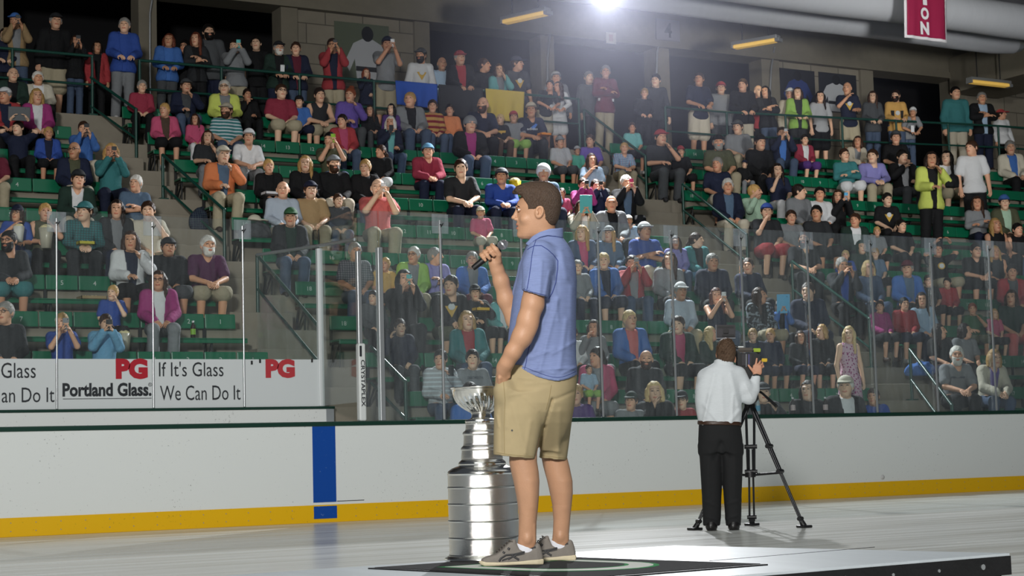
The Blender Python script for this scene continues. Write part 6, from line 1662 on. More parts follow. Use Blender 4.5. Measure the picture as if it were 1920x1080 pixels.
for pts in ([(931, 702), (934, 708), (941, 711), (949, 709)], [(944, 716), (947, 750), (945, 800), (946, 852)], [(1034, 722), (1030, 745), (1024, 768)], [(926.5, 848), (965, 853.5), (1004, 856)], [(1009.5, 853.5), (1035, 856.5), (1061, 859)]):
    seam(pts, .0011, shb, 'stitching', M_STITCH, shorts)
for c in ((948, 713.5), (960, 807)):
    q = on_surface(shb, MV, [c], .001)
    if q: mb = MB(); d_ = ray(*c); d_ = d_ / np.linalg.norm(d_); mb.tube([q[0], q[0] - d_ * .002], .0045 if c[1] > 800 else .003, 10); kid('eyelet', mb.mesh('eyelet', M_STEEL), shorts)
# --- socks and shoes
M_SHOE1 = plain('shoe_grey', '#77716a', .8, bump=.3, bscale=300, var=.12, vscale=30); M_SHOE2 = plain('shoe_stripe', '#2b2a2b', .6); M_SOLE = plain('shoe_sole', '#c3b79b', .7, var=.15, vscale=40); M_SOCK = plain('sock_white', '#dcdde4', .9, bump=.4, bscale=500); M_LACE = plain('shoe_lace', '#5e5852', .8)
Rh = MC[:, 0].copy(); Rh[2] = 0; Rh /= np.linalg.norm(Rh); Fh = -MC[:, 2].copy(); Fh[2] = 0; Fh /= np.linalg.norm(Fh)
ax, P = grid3((-.02, -.01, -.065), (.32, .15, .065), .0036)       # l, h, b
up_ = poly2(P[0], P[1], [(0, .01), (-.002, .035), (.004, .068), (.012, .092), (.02, .1), (.032, .097), (.045, .082), (.06, .07), (.088, .066), (.112, .075), (.124, .1), (.13, .122), (.142, .121), (.162, .106), (.195, .074), (.226, .054), (.262, .045), (.288, .036), (.302, .02), (.298, .01)])
hw = np.interp(P[0][:, 0, 0], [-.01, 0, .03, .09, .15, .21, .25, .285, .305], [.016, .034, .043, .042, .042, .048, .044, .032, .012])[:, None, None]; cb_ = np.interp(P[0][:, 0, 0], [0, .1, .2, .3], [0, 0, .004, .012])[:, None, None]
hwh = hw * (1 - np.clip(P[1] - .02, 0, .12) * 2.3)
F = smax(up_ + 0 * P[2], np.abs(P[2] - cb_) - hwh, .016)
F = np.maximum(F, -el(P, (.082, .115, 0), (.046, .075, .031)))
SHU = piece(F, ax, 1)
so_ = poly2(P[0], P[1], [(0, 0), (-.005, .018), (0, .027), (.06, .024), (.12, .019), (.2, .018), (.27, .02), (.3, .027), (.305, .018), (.296, .006), (.28, 0), (.2, .001), (.1, .002)])
SHS = piece(smax(so_ + 0 * P[2], np.abs(P[2] - cb_) - hw - .003, .006), ax, 1)
SKK = piece(np.maximum(np.abs(el(P, (.075, .07, 0), (.047, .11, .034))) - .003, np.maximum(P[1] - (.072 + (P[0] - .045) * .42), .03 - P[1]) + 0 * P[2]), ax, 1)
def shoe(px, py, dep, ang, far=False):
    o0 = atD(px, py, dep); o0[2] = ZST + .0095
    L_ = -Rh * math.cos(ang) - Fh * math.sin(ang); up = np.array([0, 0, 1.0]); Bv = np.cross(L_, up)
    f = lambda V: (o0 + V[:, :1] * L_ + V[:, 1:2] * up + V[:, 2:] * Bv - MV.base).astype(np.float32)
    me = raw_mesh('shoe', f(SHU[0]), SHU[1] if np.dot(np.cross(L_, up), Bv) > 0 else SHU[1][:, ::-1], [M_SHOE1]); s = kid('shoe', me, man)
    kid('sole', raw_mesh('sole', f(SHS[0]), SHS[1], [M_SOLE]), s); kid('sock', raw_mesh('sock', f(SKK[0]), SKK[1], [M_SOCK]), man)
    T2 = lambda l, h: f(np.array([[l, h, 0.0]]))[0]
    bv = bvh_of(me); nb = -Bv if np.dot(Bv, CAMP - o0) < 0 else Bv; nb = nb / np.linalg.norm(nb)
    def draw(name, pts, r, mat, flat=.45):
        q = []
        for l, h in pts:
            hit = bv.ray_cast(Vector(T2(l, h) + nb * .2), Vector(-nb)); 
            if hit[0] is not None: q.append(np.array(hit[0]) - nb * r * .55)
        if len(q) > 1: mb = MB(); mb.tube(q, r, 6); kid(name, mb.mesh(name, mat), s)
    draw('stripe', dens([(.213, .022), (.205, .036), (.18, .05), (.146, .052), (.097, .06), (.066, .071), (.034, .082)], 5), .0062, M_SHOE2)
    draw('stripe', dens([(.2, .026), (.165, .036), (.125, .048), (.09, .055)], 5), .005, M_SHOE2)
    draw('stripe', dens([(.152, .05), (.135, .036), (.118, .026)], 5), .0066, M_SHOE2); draw('stripe', dens([(.17, .03), (.15, .04), (.128, .05)], 5), .0058, M_SHOE2)
    draw('stripe', dens([(.192, .058), (.186, .066)], 4), .0085, M_SHOE2); draw('stripe', dens([(.168, .074), (.162, .084)], 4), .0085, M_SHOE2)
    mb = MB()
    for i in range(6):
        l = .155 + i * .012; h = .113 - i * .0095; ww = .016 + i * .001
        q = [f(np.array([[l + .004 * math.sin(t * 3), h + .006 - .014 * abs(t) ** 2, t * ww]]))[0] for t in np.linspace(-1, 1, 7)]; mb.tube(q, .0028, 6)
    q = [f(np.array([[.15 + .02 * math.sin(a) * math.cos(a), .115 + .006 * math.sin(2 * a), .03 * math.cos(a)]]))[0] for a in np.linspace(0, 2 * PI, 16)]; mb.tube(q, .0024, 6)
    kid('laces', mb.mesh('laces', M_LACE), s)
shoe(1017.5, 1060, 8.41, .12); shoe(1079, 1056.5, 8.66, .03, True)
# --- microphone in the hand
mic = empty('microphone', tuple(MV.base + MV.xf(np.array([mb0]))[0])); tag(mic, 'black handheld microphone with silver mesh head in the speaker hand', 'microphone')
def mw(q): return MV.base + MV.xf(np.array([q]))[0] - np.array(mic.location)
M_MIC = plain('mic_black', '#101012', .4); M_MESH = plain('mic_mesh', '#a9a9ae', .4, .8, bump=1.0, bscale=900)
Lm_ = np.linalg.norm(mt0 - mb0)
mb = MB(); mb.tube([mw(mb0), mw(mb0 + mdir * .008), mw(mb0 + mdir * .1), mw(mb0 + mdir * (Lm_ - .052))], [.0125, .0145, .0165, .0195], 20); mb.build('handle', M_MIC, mic)
mb = MB(); mb.tube([mw(mb0 + mdir * (Lm_ - .052)), mw(mb0 + mdir * (Lm_ - .028))], [.02, .0235], 20); mb.build('collar', M_MIC, mic)
mb = MB(); mb.tube([mw(mb0 + mdir * (Lm_ - .068)), mw(mb0 + mdir * (Lm_ - .056))], [.0203, .0205], 20); mb.build('label_ring', M_WHITE, mic)
mb = MB(); prof = [(.0245 * math.sin(a), -.0275 * math.cos(a)) for a in np.linspace(.15, PI, 13)]; mb.lathe(prof, n=24); me = mb.mesh('mesh_head', M_MESH)
qd = Vector(mw(mt0) - mw(mb0)).normalized().to_track_quat('Z', 'Y').to_matrix()
for q in me.vertices: q.co = qd @ q.co + Vector(mw(mb0 + mdir * (Lm_ - .004)))
obj('mesh_head', me, None, mic)
mb = MB(); mb.tube([mw(mb0 + mdir * (Lm_ - .006)), mw(mb0 + mdir * (Lm_ - .0))], [.0252, .0252], 24); mb.build('band', M_ALU, mic)
# ------------------------------------------------------------------ the silver trophy
CD = 8.9; CS = FPX / CD
cbase = atD(908.5, 1051.4, CD); cbase[2] = ZST + .0085
cup = empty('trophy', tuple(cbase)); tag(cup, 'tall silver trophy cup with wide banded barrel standing on the mat', 'trophy')
def silver(name, eng=0.0, rough=.16):
    m, nt, b_ = new_mat(name); b_.inputs['Base Color'].default_value = (.90, .89, .85, 1); b_.inputs['Metallic'].default_value = 1; b_.inputs['Roughness'].default_value = rough
    if eng:
        tc = N(nt, 'ShaderNodeTexCoord'); sx = N(nt, 'ShaderNodeSeparateXYZ'); nt.links.new(tc.outputs['Object'], sx.inputs[0])
        at_ = N(nt, 'ShaderNodeMath', operation='ARCTAN2'); nt.links.new(sx.outputs[1], at_.inputs[0]); nt.links.new(sx.outputs[0], at_.inputs[1])
        cx = N(nt, 'ShaderNodeCombineXYZ'); a1 = N(nt, 'ShaderNodeMath', operation='MULTIPLY'); a1.inputs[1].default_value = 60; nt.links.new(at_.outputs[0], a1.inputs[0])
        a2 = N(nt, 'ShaderNodeMath', operation='MULTIPLY'); a2.inputs[1].default_value = 420; nt.links.new(sx.outputs[2], a2.inputs[0])
        nt.links.new(a1.outputs[0], cx.inputs[0]); nt.links.new(a2.outputs[0], cx.inputs[1])
        nz = N(nt, 'ShaderNodeTexNoise'); nz.inputs['Scale'].default_value = 1.2; nz.inputs['Detail'].default_value = 3; nt.links.new(cx.outputs[0], nz.inputs['Vector'])
        bp = N(nt, 'ShaderNodeBump'); bp.inputs['Strength'].default_value = eng; bp.inputs['Distance'].default_value = .004; nt.links.new(nz.outputs['Fac'], bp.inputs['Height']); nt.links.new(bp.outputs[0], b_.inputs['Normal'])
    return m
M_SIL = silver('silver_plain'); M_ENG = silver('silver_engraved', .36, .16)
def prof(rows):
    a = [(r / CS, (1051.4 - y) / CS) for y, r in rows]; o = []
    for p_, q_ in zip(a[:-1], a[1:]):
        o.append(p_); L_ = math.hypot(q_[0] - p_[0], q_[1] - p_[1])
        if L_ > .004:
            e_ = min(.25, .0012 / L_)
            for t in (e_, 1 - e_): o.append((p_[0] + (q_[0] - p_[0]) * t, p_[1] + (q_[1] - p_[1]) * t))
    return o + [a[-1]]
def cpart(name, rows, mat, n=72, rmod=None):
    mb = MB(); mb.lathe(prof(rows), n=n, rmod=rmod); return mb.build(name, mat, cup)
cpart('base_flange', [(1051.4, 0), (1051.4, 74), (1049, 75), (1046.5, 74.5), (1045, 71), (1043, 68), (1042, 60)], M_SIL)
bands = [1043, 1011, 979, 948, 917, 892]
for i in range(5):
    y1, y0 = bands[i], bands[i + 1]
    cpart('barrel_band', [(y1, 60), (y1, 66.4), (y1 - 1.2, 67.3), (y1 - 2.4, 66.4), (y1 - 3.2, 65.6), (y0 + 1, 65.6), (y0, 66)], M_ENG)
cpart('shoulder', [(892, 66), (890, 66.6), (887, 66), (884, 63), (880, 57), (877, 49), (876, 45), (874.5, 44.6), (872, 45.2), (869, 44), (866, 40.5), (864, 38.5)], M_SIL)
cpart('collar_ring', [(865, 36), (863, 39.5), (860, 39.4), (847, 38), (845, 40), (842, 39.2), (838, 35)], M_ENG)
cpart('collar_ring', [(840, 33), (837, 35), (834, 34.4), (819, 33.6), (816, 35.8), (813, 35), (810, 31)], M_ENG)
cpart('collar_ring', [(812, 29), (810, 31), (808, 30), (799, 29.4), (797, 30), (795, 28)], M_ENG)
cpart('bead_ring', [(797, 26), (795.5, 29.5), (792.5, 30.5), (789.5, 29), (788, 22), (786, 18.5)], M_SIL, 96, lambda a, z, i: 1 + (.03 * math.sin(a * 24) if i in (1, 2, 3) else 0))
cpart('neck', [(788, 19), (783, 17.8), (779, 17.6), (777.5, 19.5), (776, 18.5)], M_SIL)
fl = lambda a, z, i: 1 + .03 * math.sin(26 * a + z * 60) * max(0, min(1, 1.25 - abs(z - (1051.4 - 760) / CS) / .045))
cpart('bowl', [(777, 17), (775, 22), (771, 29), (766, 36), (761, 41.5), (756, 45.5), (751, 48.5), (746, 51), (741, 52.5), (736, 53.6), (732, 54.2), (731, 56.3), (728.4, 56.6), (728, 54), (733, 52.5), (745, 49), (757, 42), (768, 30), (772, 10), (772, 0)], M_SIL, 208, fl)
# ------------------------------------------------------------------ the camera operator
CV = View(1355, 993, 16.2); C3 = CV.p
gz = CV.base[2]
M_SK2 = plain('operator_skin', '#cf977a', .55, var=.08, vscale=20); M_SH2 = plain('operator_shirt', '#d3d8db', .8, bump=.25, bscale=60, var=.06, vscale=90, stretch=(.3, .3, 2)); M_TR2 = plain('operator_trousers', '#0f1012', .85, bump=.3, bscale=30); M_HR2 = plain('operator_hair', '#5e4734', .6, bump=1, bscale=120, var=.4, vscale=120)
ax, P = box3(CV, 1336, 1388, 634, 700, -.16, .2, .0065)
F = un(el(P, C3(1361, 660, .02), (.078, .115, .1)), el(P, C3(1363, 672, .06), (.062, .08, .07)), rc(P, C3(1360, 676, .0), C3(1357, 694, -.01), .058, .066), k=.03)
for s, x, y in ((-1, 1344.2, 665), (1, 1378, 674)): F = un(F, el(P, C3(x, y, .03), (.012, .034, .024)), k=.008)
F = un(F, el(P, C3(1366, 668, .128), (.012, .018, .02)), k=.015)
hp = piece(F, ax, 1)
# right hand spread at the camera, wrist and forearm inside the sleeve
ax, P = box3(CV, 1396, 1442, 664, 732, -.12, .22, .0052)
F = un(rc(P, C3(1417, 724, .05), C3(1418.5, 703, .06), .036, .03), bx(P, C3(1420, 693, .065), (.042, .045, .017), .015), k=.02)
for a, b_, c, r in (((1416, 686, .06), (1418, 680, .068), (1419, 672.3, .072), .0105), ((1421, 684.5, .068), (1424.5, 679.5, .09), (1426, 676.5, .11), .0105), ((1425, 686, .075), (1429.5, 682.5, .1), (1429.5, 679.5, .118), .01), ((1427.5, 690, .075), (1431.5, 687.5, .1), (1430.5, 684.5, .115), .009)):
    F = un(F, chain(P, [C3(*a), C3(*b_), C3(*c)], [r, r * .95, r * .8], .004), k=.006)
F = un(F, chain(P, [C3(1413, 697, .055), C3(1407.5, 690.5, .05), C3(1403.5, 685, .055)], [.0145, .0115, .0095], .005), k=.008)
hd_ = piece(F, ax, 1)
# left hand on the far side of the camera
ax, P = box3(CV, 1362, 1402, 680, 730, .2, .62, .008)
F = un(chain(P, [C3(1370, 725, .28), C3(1384, 704, .5)], [.04, .03]), bx(P, C3(1387, 699, .53), (.04, .04, .017), .015), k=.02)
for i in range(4): F = un(F, chain(P, [C3(1389 + i * 2.5, 693 + i * 2, .54), C3(1393 + i * 2.5, 688 + i * 2, .545), C3(1395 + i * 2, 690 + i * 2, .53)], [.0105, .0095, .008]), k=.006)
F = un(F, chain(P, [C3(1382, 694, .525), C3(1385, 686, .52)], [.012, .009]), k=.008)
h2 = piece(F, ax, 1)
ax, P = box3(CV, 1300, 1425, 680, 1000, -.22, .32, .02)
F = un(loft(P, CV, [(684, 1342, 1372, .0, .08), (700, 1325, 1390, 0, .1), (750, 1312, 1386, 0, .12), (795, 1318, 1384, 0, .11), (835, 1322, 1384, 0, .09)], 2.2), rc(P, C3(1388, 702, .02), C3(1403, 742, .02), .05, .045), rc(P, C3(1403, 742, .02), C3(1416, 715, .05), .042, .035), rc(P, C3(1322, 706, .04), C3(1324, 745, .2), .05, .045), rc(P, C3(1324, 745, .2), C3(1366, 728, .27), .042, .04), rc(P, C3(1333, 850, 0), C3(1334, 985, 0), .06, .045), rc(P, C3(1373, 850, 0), C3(1376, 985, 0), .06, .045), k=.03)
tr_ = piece(F, ax, 1)
V, Q, mi = pile([(*hp, 0), (*hd_, 0), (*h2, 0), (*tr_, 0)])
op = bpy.data.objects.new('person', raw_mesh('person', CV.xf(V), Q, [M_SK2], mi)); COL.objects.link(op); op.location = CV.base
tag(op, 'man in white shirt and black trousers operating the video camera on the ice', 'person')
ax, P = box3(CV, 1336, 1388, 634, 690, -.14, .16, .0065)
F = smax(un(el(P, C3(1361.5, 658.5, .012), (.091, .125, .112)), el(P, C3(1361, 668, -.03), (.075, .08, .07)), k=.03), np.maximum(P[2] - .055, v(0) * 0 + (CV.v(680) - P[1])), .01)
for x, y in ((1344.2, 666), (1378, 675)): F = np.maximum(F, -el(P, C3(x, y, .045), (.02, .036, .04)))
F = F - .004 * np.sin(P[0] * 230 + P[1] * 120) * np.cos(P[1] * 260 + P[2] * 90)
h_op = kid('hair', sdf_mesh('hair', F, ax, [M_HR2], 0, CV.xf), op); strands(h_op, CV, C3(1361, 660, .03), MC[:, 0], 2600, M_HR2, .022, .02, .008, 5, .0016)
# shirt
ax, P = box3(CV, 1294, 1430, 672, 806, -.24, .36, .0085)
F = loft(P, CV, [(674, 1344, 1371, .0, .075), (681, 1337, 1374, 0, .085), (690, 1322, 1385, 0, .11), (702, 1312, 1392, 0, .13), (725, 1304, 1391, .0, .15), (752, 1303, 1390, 0, .155), (775, 1306, 1391, 0, .15), (790, 1309, 1390, 0, .14), (802, 1312, 1388, 0, .13)], 2.3)
F = un(F, chain(P, [C3(1384, 702, .0), C3(1397, 728, .0), C3(1404, 744, .015)], [.075, .072, .066], .02), chain(P, [C3(1404, 744, .015), C3(1412, 730, .035), C3(1417, 709, .055)], [.064, .058, .043], .02), k=.03)
F = un(F, chain(P, [C3(1322, 706, .02), C3(1318, 735, .12), C3(1326, 748, .21)], [.07, .07, .062], .02), chain(P, [C3(1326, 748, .21), C3(1360, 731, .28)], [.06, .05]), k=.03)
F = folds(F, P, CV, [(1340, 700, 1322, 780, .025, .01), (1352, 705, 1356, 790, .02, .007), (1370, 700, 1384, 760, .02, .009), (1320, 760, 1350, 794, .018, .01), (1386, 770, 1365, 796, .018, .01), (1398, 722, 1410, 748, .015, .008), (1330, 740, 1318, 796, .015, .009), (1375, 740, 1372, 795, .014, .008)])
F = np.maximum(F, -rc(P, C3(1360, 668, .005), C3(1358, 690, .0), .064, .064))
shirt2 = kid('shirt', sdf_mesh('shirt', F, ax, [M_SH2], 2, CV.xf), op)
ax, P = box3(CV, 1334, 1380, 666, 692, -.12, .12, .006)
F = smax(np.abs(loft(P, CV, [(668, 1342, 1373, .005, .078), (690, 1338, 1377, .0, .092)], 2.1)) - .007, poly2(P[0], P[1], [(CV.u(a), CV.v(b_)) for a, b_ in ((1337, 677), (1345, 673), (1360, 674.5), (1374, 679), (1377, 683), (1366, 687), (1350, 682), (1338, 684))]), .004)
kid('collar', sdf_mesh('collar', F, ax, [M_SH2], 1, CV.xf), shirt2)
# trousers, belt, shoes, watch
ax, P = box3(CV, 1300, 1402, 784, 996, -.2, .2, .0095)
F = un(loft(P, CV, [(788, 1311, 1385, 0, .13), (800, 1310, 1389, -.005, .145), (825, 1309, 1392.5, -.01, .15), (850, 1310, 1393, 0, .145)], 2.3), loft(P, CV, [(835, 1310, 1354, 0, .115), (880, 1313, 1353.5, 0, .105), (930, 1316, 1352.5, 0, .085), (970, 1317.5, 1352, 0, .08), (986, 1318, 1350, .0, .085)], 2.3), loft(P, CV, [(835, 1351, 1393, 0, .115), (880, 1354.5, 1392.5, 0, .105), (930, 1357, 1390.5, 0, .085), (970, 1359.5, 1390, 0, .08), (986, 1361, 1389, 0, .085)], 2.3), k=.03)
F = folds(F, P, CV, [(1352, 830, 1340, 860, .02, -.012), (1352, 830, 1366, 856, .02, -.012), (1320, 940, 1348, 950, .012, .008), (1362, 945, 1388, 938, .012, .008), (1320, 968, 1346, 975, .01, .01), (1362, 972, 1386, 966, .01, .01), (1330, 850, 1326, 930, .02, .006), (1378, 850, 1378, 930, .02, .006)])
kid('trousers', sdf_mesh('trousers', F, ax, [M_TR2], 1, CV.xf), op)
ax, P = box3(CV, 1304, 1396, 784, 802, -.19, .19, .007)
F = np.maximum(np.abs(loft(P, CV, [(786, 1310, 1386, 0, .137), (802, 1309.5, 1390, -.004, .148)], 2.3)) - .008, np.abs(P[1] - CV.v(793.5) + .02 * (P[0] - 0)) - .018)
kid('belt', sdf_mesh('belt', F, ax, [plain('belt_leather', '#3a2518', .45)], 1, CV.xf), op)
for x in (1334, 1376):
    ax, P = box3(CV, x - 16, x + 16, 978, 998, -.14, .28, .009); F = un(rc(P, C3(x, 988, -.05), C3(x + 1, 989, .12), .05, .045), rc(P, C3(x, 984, -.03), C3(x, 976, -.03), .05, .05), k=.03); F = np.maximum(F, CV.v(995.2) - P[1] + 0 * F)
    kid('shoe', sdf_mesh('shoe', F, ax, [plain('operator_shoe', '#141212', .4)], 1, CV.xf), op)
mb = MB(); mb.tube([CV.w3(1410.5, 705.5, .05), CV.w3(1414, 703.5, .025), CV.w3(1419, 702.5, .02), CV.w3(1424, 704, .05), CV.w3(1421, 706, .085), CV.w3(1414, 706.5, .085)], .009, 8, closed=True); kid('watch', mb.mesh('watch', M_STEEL), op)

# ------------------------------------------------------------------ video camera on its tripod
M_VB = plain('video_black', '#121214', .45); M_VG = plain('video_handle', '#4c443c', .5); M_VY = plain('video_yellow', '#d9b31e', .5); M_VL = plain('video_edge', '#8d9196', .4, .6); M_VLIME = plain('video_lime', '#9db52c', .6); M_PANEL = plain('video_panel', '#2c2a2f', .5)
def vbox(name, x0, x1, y0, y1, w0, w1, mat, root, org, bev=.008):
    mb = MB(); a = [(x, y, w) for w in (w0, w1) for y in (y1, y0) for x in (x0, x1)]
    me = bpy.data.meshes.new(name); bm = bmesh.new(); bmesh.ops.create_cube(bm, size=1)
    for q in bm.verts: q.co = Vector(((CV.u(x0) + CV.u(x1)) / 2 + q.co.x * (CV.u(x1) - CV.u(x0)), (CV.v(y0) + CV.v(y1)) / 2 + q.co.y * (CV.v(y0) - CV.v(y1)), (w0 + w1) / 2 + q.co.z * (w1 - w0)))
    if bev: bmesh.ops.bevel(bm, geom=bm.edges[:], offset=bev, segments=2, affect='EDGES')
    co = np.array([q.co[:] for q in bm.verts]); W2 = CV.xf(co) + CV.base - org
    for q, w_ in zip(bm.verts, W2): q.co = w_
    bmesh.ops.reverse_faces(bm, faces=bm.faces); bm.normal_update(); bm.to_mesh(me); bm.free(); me.materials.append(mat); return obj(name, me, None, root)
def vtube(name, pts, r, mat, root, org, n=10):
    mb = MB(); mb.tube([CV.w3(*p) + CV.base - org for p in pts], r, n); return mb.build(name, mat, root)
vo = CV.base + CV.w3(1402, 716, .4); vc = empty('video_camera', tuple(vo)); tag(vc, 'black shoulder video camera with monitor on the tripod', 'video camera')
vbox('body', 1380, 1424, 662, 712, .2, .75, M_VB, vc, vo, .015); vbox('rear_panel', 1391, 1409, 664, 686, .185, .2, M_PANEL, vc, vo, .004)
vbox('battery', 1386, 1420, 688, 714, .12, .2, M_VB, vc, vo, .012); vtube('lens', [(1404, 684, .75), (1406, 684, .95), (1407, 684, 1.02)], [.06, .055, .065], M_VB, vc, vo, 20)
vbox('handle', 1382, 1413, 652, 660.5, .28, .62, M_VG, vc, vo, .014); vtube('handle_support', [(1412, 656, .45), (1424, 661, .5)], .014, M_VG, vc, vo)
vtube('light_edge', [(1384, 650.5, .3), (1394, 650.5, .3)], .008, M_WHITE, vc, vo); vbox('lime_patch', 1412, 1426, 653, 660, .33, .42, M_VLIME, vc, vo, .004)
vbox('side_strip', 1398.5, 1400, 664, 690, .17, .19, M_VL, vc, vo, 0); vbox('side_strip', 1403.5, 1405, 664, 686, .17, .19, plain('video_violet', '#5a5a9a', .4), vc, vo, 0); vbox('viewfinder', 1376, 1386, 658, 674, .22, .45, M_VB, vc, vo, .012); vbox('yellow_plug', 1428, 1438.5, 672, 678.5, .3, .36, M_VY, vc, vo, .004)
vtube('cable', [(1396, 712, .2), (1400, 722, .16), (1410, 724, .2), (1416, 716, .3)], .008, M_VB, vc, vo); vtube('focus_knob', [(1424, 690, .4), (1428, 690, .4)], .03, M_VB, vc, vo, 14)
mo = vbox('monitor', 1342.5, 1379, 609, 633, .5, .53, M_PANEL, vc, vo, .006); vbox('monitor_block', 1356, 1366, 617, 625, .478, .5, M_VB, mo, vo, .004); vbox('monitor_grille', 1346, 1376, 611.5, 615, .494, .5, M_VB, mo, vo, .0)
vtube('monitor_edge', [(1379, 634, .49), (1343, 634, .49), (1342.5, 609, .49)], .006, M_VL, mo, vo); vbox('monitor_ports', 1354, 1377, 627, 631, .49, .5, M_VB, mo, vo, .002)
vtube('monitor_arm', [(1366, 634, .52), (1368, 645, .52), (1384, 652, .5)], .014, M_VB, vc, vo)
to = CV.base + CV.w3(1407, 985, .35); tp = empty('tripod', tuple(to)); tag(tp, 'black video tripod with double tube legs standing on the ice', 'tripod')
M_TL = plain('tripod_tube', '#1c1d20', .35, .3)
vbox('fluid_head', 1394, 1418, 714, 738, .28, .48, M_VB, tp, to, .02); vtube('bowl', [(1406, 736, .38), (1406, 748, .38), (1406, 757, .38)], [.075, .085, .05], M_VB, tp, to, 20)
vtube('pan_handle', [(1418, 730, .32), (1430, 738, .25), (1456, 762, .1)], [.011, .011, .016], M_VB, tp, to)
apex = (1406, 752, .38)
def gpt(x, y):     # point on the ice
    q = onZ(x, y, 0.0); r = MC.T @ (q - CAMP); return (x, y, -r[2] - CV.D)
feet = [gpt(1303, 994), gpt(1410, 985.5), gpt(1508, 989.5)]
for i, ft in enumerate(feet):
    A2 = CV.base + CV.w3(*apex); B2 = CV.base + CV.w3(*ft); d = B2 - A2; L_ = np.linalg.norm(d); d /= L_
    sd = np.cross(d, (0, 0, 1)); sd /= np.linalg.norm(sd); A2 = A2 + sd * 0
    mb = MB()
    for s in (-1, 1):
        mb.tube([A2 + sd * s * .04 - to, A2 + d * L_ * .55 + sd * s * .03 - to], .013, 8); mb.tube([A2 + d * L_ * .38 + sd * s * .018 - to, B2 + sd * s * .022 - d * .05 - to], .010, 8)
    lg = mb.build('leg', M_TL, tp)
    mb = MB()
    for k in (.36, .56): mb.tube([A2 + d * L_ * k - sd * .06 - to, A2 + d * L_ * k + sd * .06 - to], .022, 8)
    mb.build('clamp', M_VB, lg)
    mb = MB(); mb.tube([B2 - d * .09 - sd * .045 - to, B2 - d * .09 + sd * .045 - to], .02, 8); mb.tube([B2 - d * .08 - to, B2 - to + np.array([0, 0, .01])], [.022, .03], 8); mb.box((B2[0] - to[0] - .055, B2[1] - to[1] - .055, -to[2]), (B2[0] - to[0] + .055, B2[1] - to[1] + .055, .025 - to[2]), 0, .008); mb.build('rubber_foot', M_VB, lg)
ctr = np.mean([CV.base + CV.w3(*apex) + (CV.base + CV.w3(*f) - CV.base - CV.w3(*apex)) * .56 for f in feet], 0)
for f in feet:
    e2 = CV.base + CV.w3(*apex) + (CV.w3(*f) - CV.w3(*apex)) * .57; mb = MB(); mb.tube([ctr - to - (0, 0, .03), e2 - to], .012, 8); mb.build('spreader', M_VB, tp)
mb = MB(); mb.tube([ctr - to - (0, 0, .05), ctr - to + (0, 0, .0)], .05, 14); mb.build('spreader_hub', M_VB, tp)
# ------------------------------------------------------------------ flags on the rail and things on the seats
def flag(label, tlp, trp, brp, blp, col, seed, nm='flag'):
    Yf = YWALK + 0.005
    q = [onY(*p, Yf) for p in (tlp, trp, brp, blp)]
    q[0][2] = zwalk(q[0][0]) + 1.035; q[1][2] = zwalk(q[1][0]) + 1.035
    o = cloth_grid(nm, q, 26, 14, .02, plain(nm + '_' + col.strip('#'), PAL[col] if col in PAL else col, .8, bump=.2, bscale=30), None, .007, seed, 2.2); tag(o, label, 'flag', 'cloths hung over the walkway rail')
flag('bunched blue cloth hung over the rail below the white jersey', (742, 172), (821, 178), (819, 203), (744, 196), 'royal', 2, 'cloth')
flag('black flag hung over the rail below the black jacket and red cap', (823, 178), (906, 185), (903, 226), (824, 215), 'black', 5)
flag('yellow flag hung over the rail beside the teal cardigan', (911, 184), (984, 190), (981, 232), (914, 222), '#d2b84c', 9)
def seat_row(x, y):
    return min(range(0, 11), key=lambda r: abs(onY(x, y, ysb(r) - .25)[2] - (zfl(r) + 0.402)))
def on_seat(x, y, r=None):
    r = seat_row(x, y) if r is None else r; q = onY(x, y, ysb(r) - .25); return Vector((q[0], q[1], zfl(r) + .404)), r
def near(x, y, r, dy=-.55): return Vector(onY(x, y, ysb(r) + dy))
M_CLEAR = plain('bottle_clear', '#aab4b8', .1, spec=.7); M_LAB = plain('bottle_label', '#7fae2e', .5); M_POP = plain('popcorn', '#e0d3a2', .8, bump=1, bscale=60)
def bottle(label, loc, body='bottle_clear', cap='#d8d8d8', lab=M_LAB, h=1.0, dark=None):
    e = empty('drink_bottle', loc); tag(e, label, 'bottle', 'bottles in the stands')
    mb = MB(); mb.lathe([(0, 0), (.031, 0), (.033, .01), (.033, .14 * h), (.028, .165 * h), (.013, .2 * h), (.012, .215 * h), (0, .215 * h)], n=20); mb.build('body', dark or M_CLEAR, e)
    mb = MB(); mb.lathe([(.0335, .05 * h), (.0338, .055 * h), (.0338, .12 * h), (.0335, .125 * h)], n=20); mb.build('label', lab, e)
    mb = MB(); mb.lathe([(.0145, .208 * h), (.0145, .232 * h), (0, .232 * h)], n=14); mb.build('cap', plain('bottle_cap', cap, .5), e)
p, r = on_seat(362, 633, 3); bottle('dark bottle with lime label standing on the bench by seat 2', p, dark=plain('bottle_dark', '#2a1a12', .15))
M_COLA = plain('bottle_cola', '#1c1210', .12); M_PINKL = plain('label_pink', '#c9b4b4', .5)
for x, lab in ((1487, 'dark bottle with pale label left of the black hooded top on the boards'), (1548, 'dark bottle with pale label right of the black hooded top on the boards')):
    q = onY(x, 774, YB + .105); bottle(lab, (q[0], YB + .1, 1.181), lab=M_PINKL, dark=M_COLA)
q = onY(1421, 774, YB + .105); bottle('clear water bottle on the boards in front of the cap wearer eating', (q[0], YB + .1, 1.181), lab=plain('label_blue', '#4a9fc4', .5))
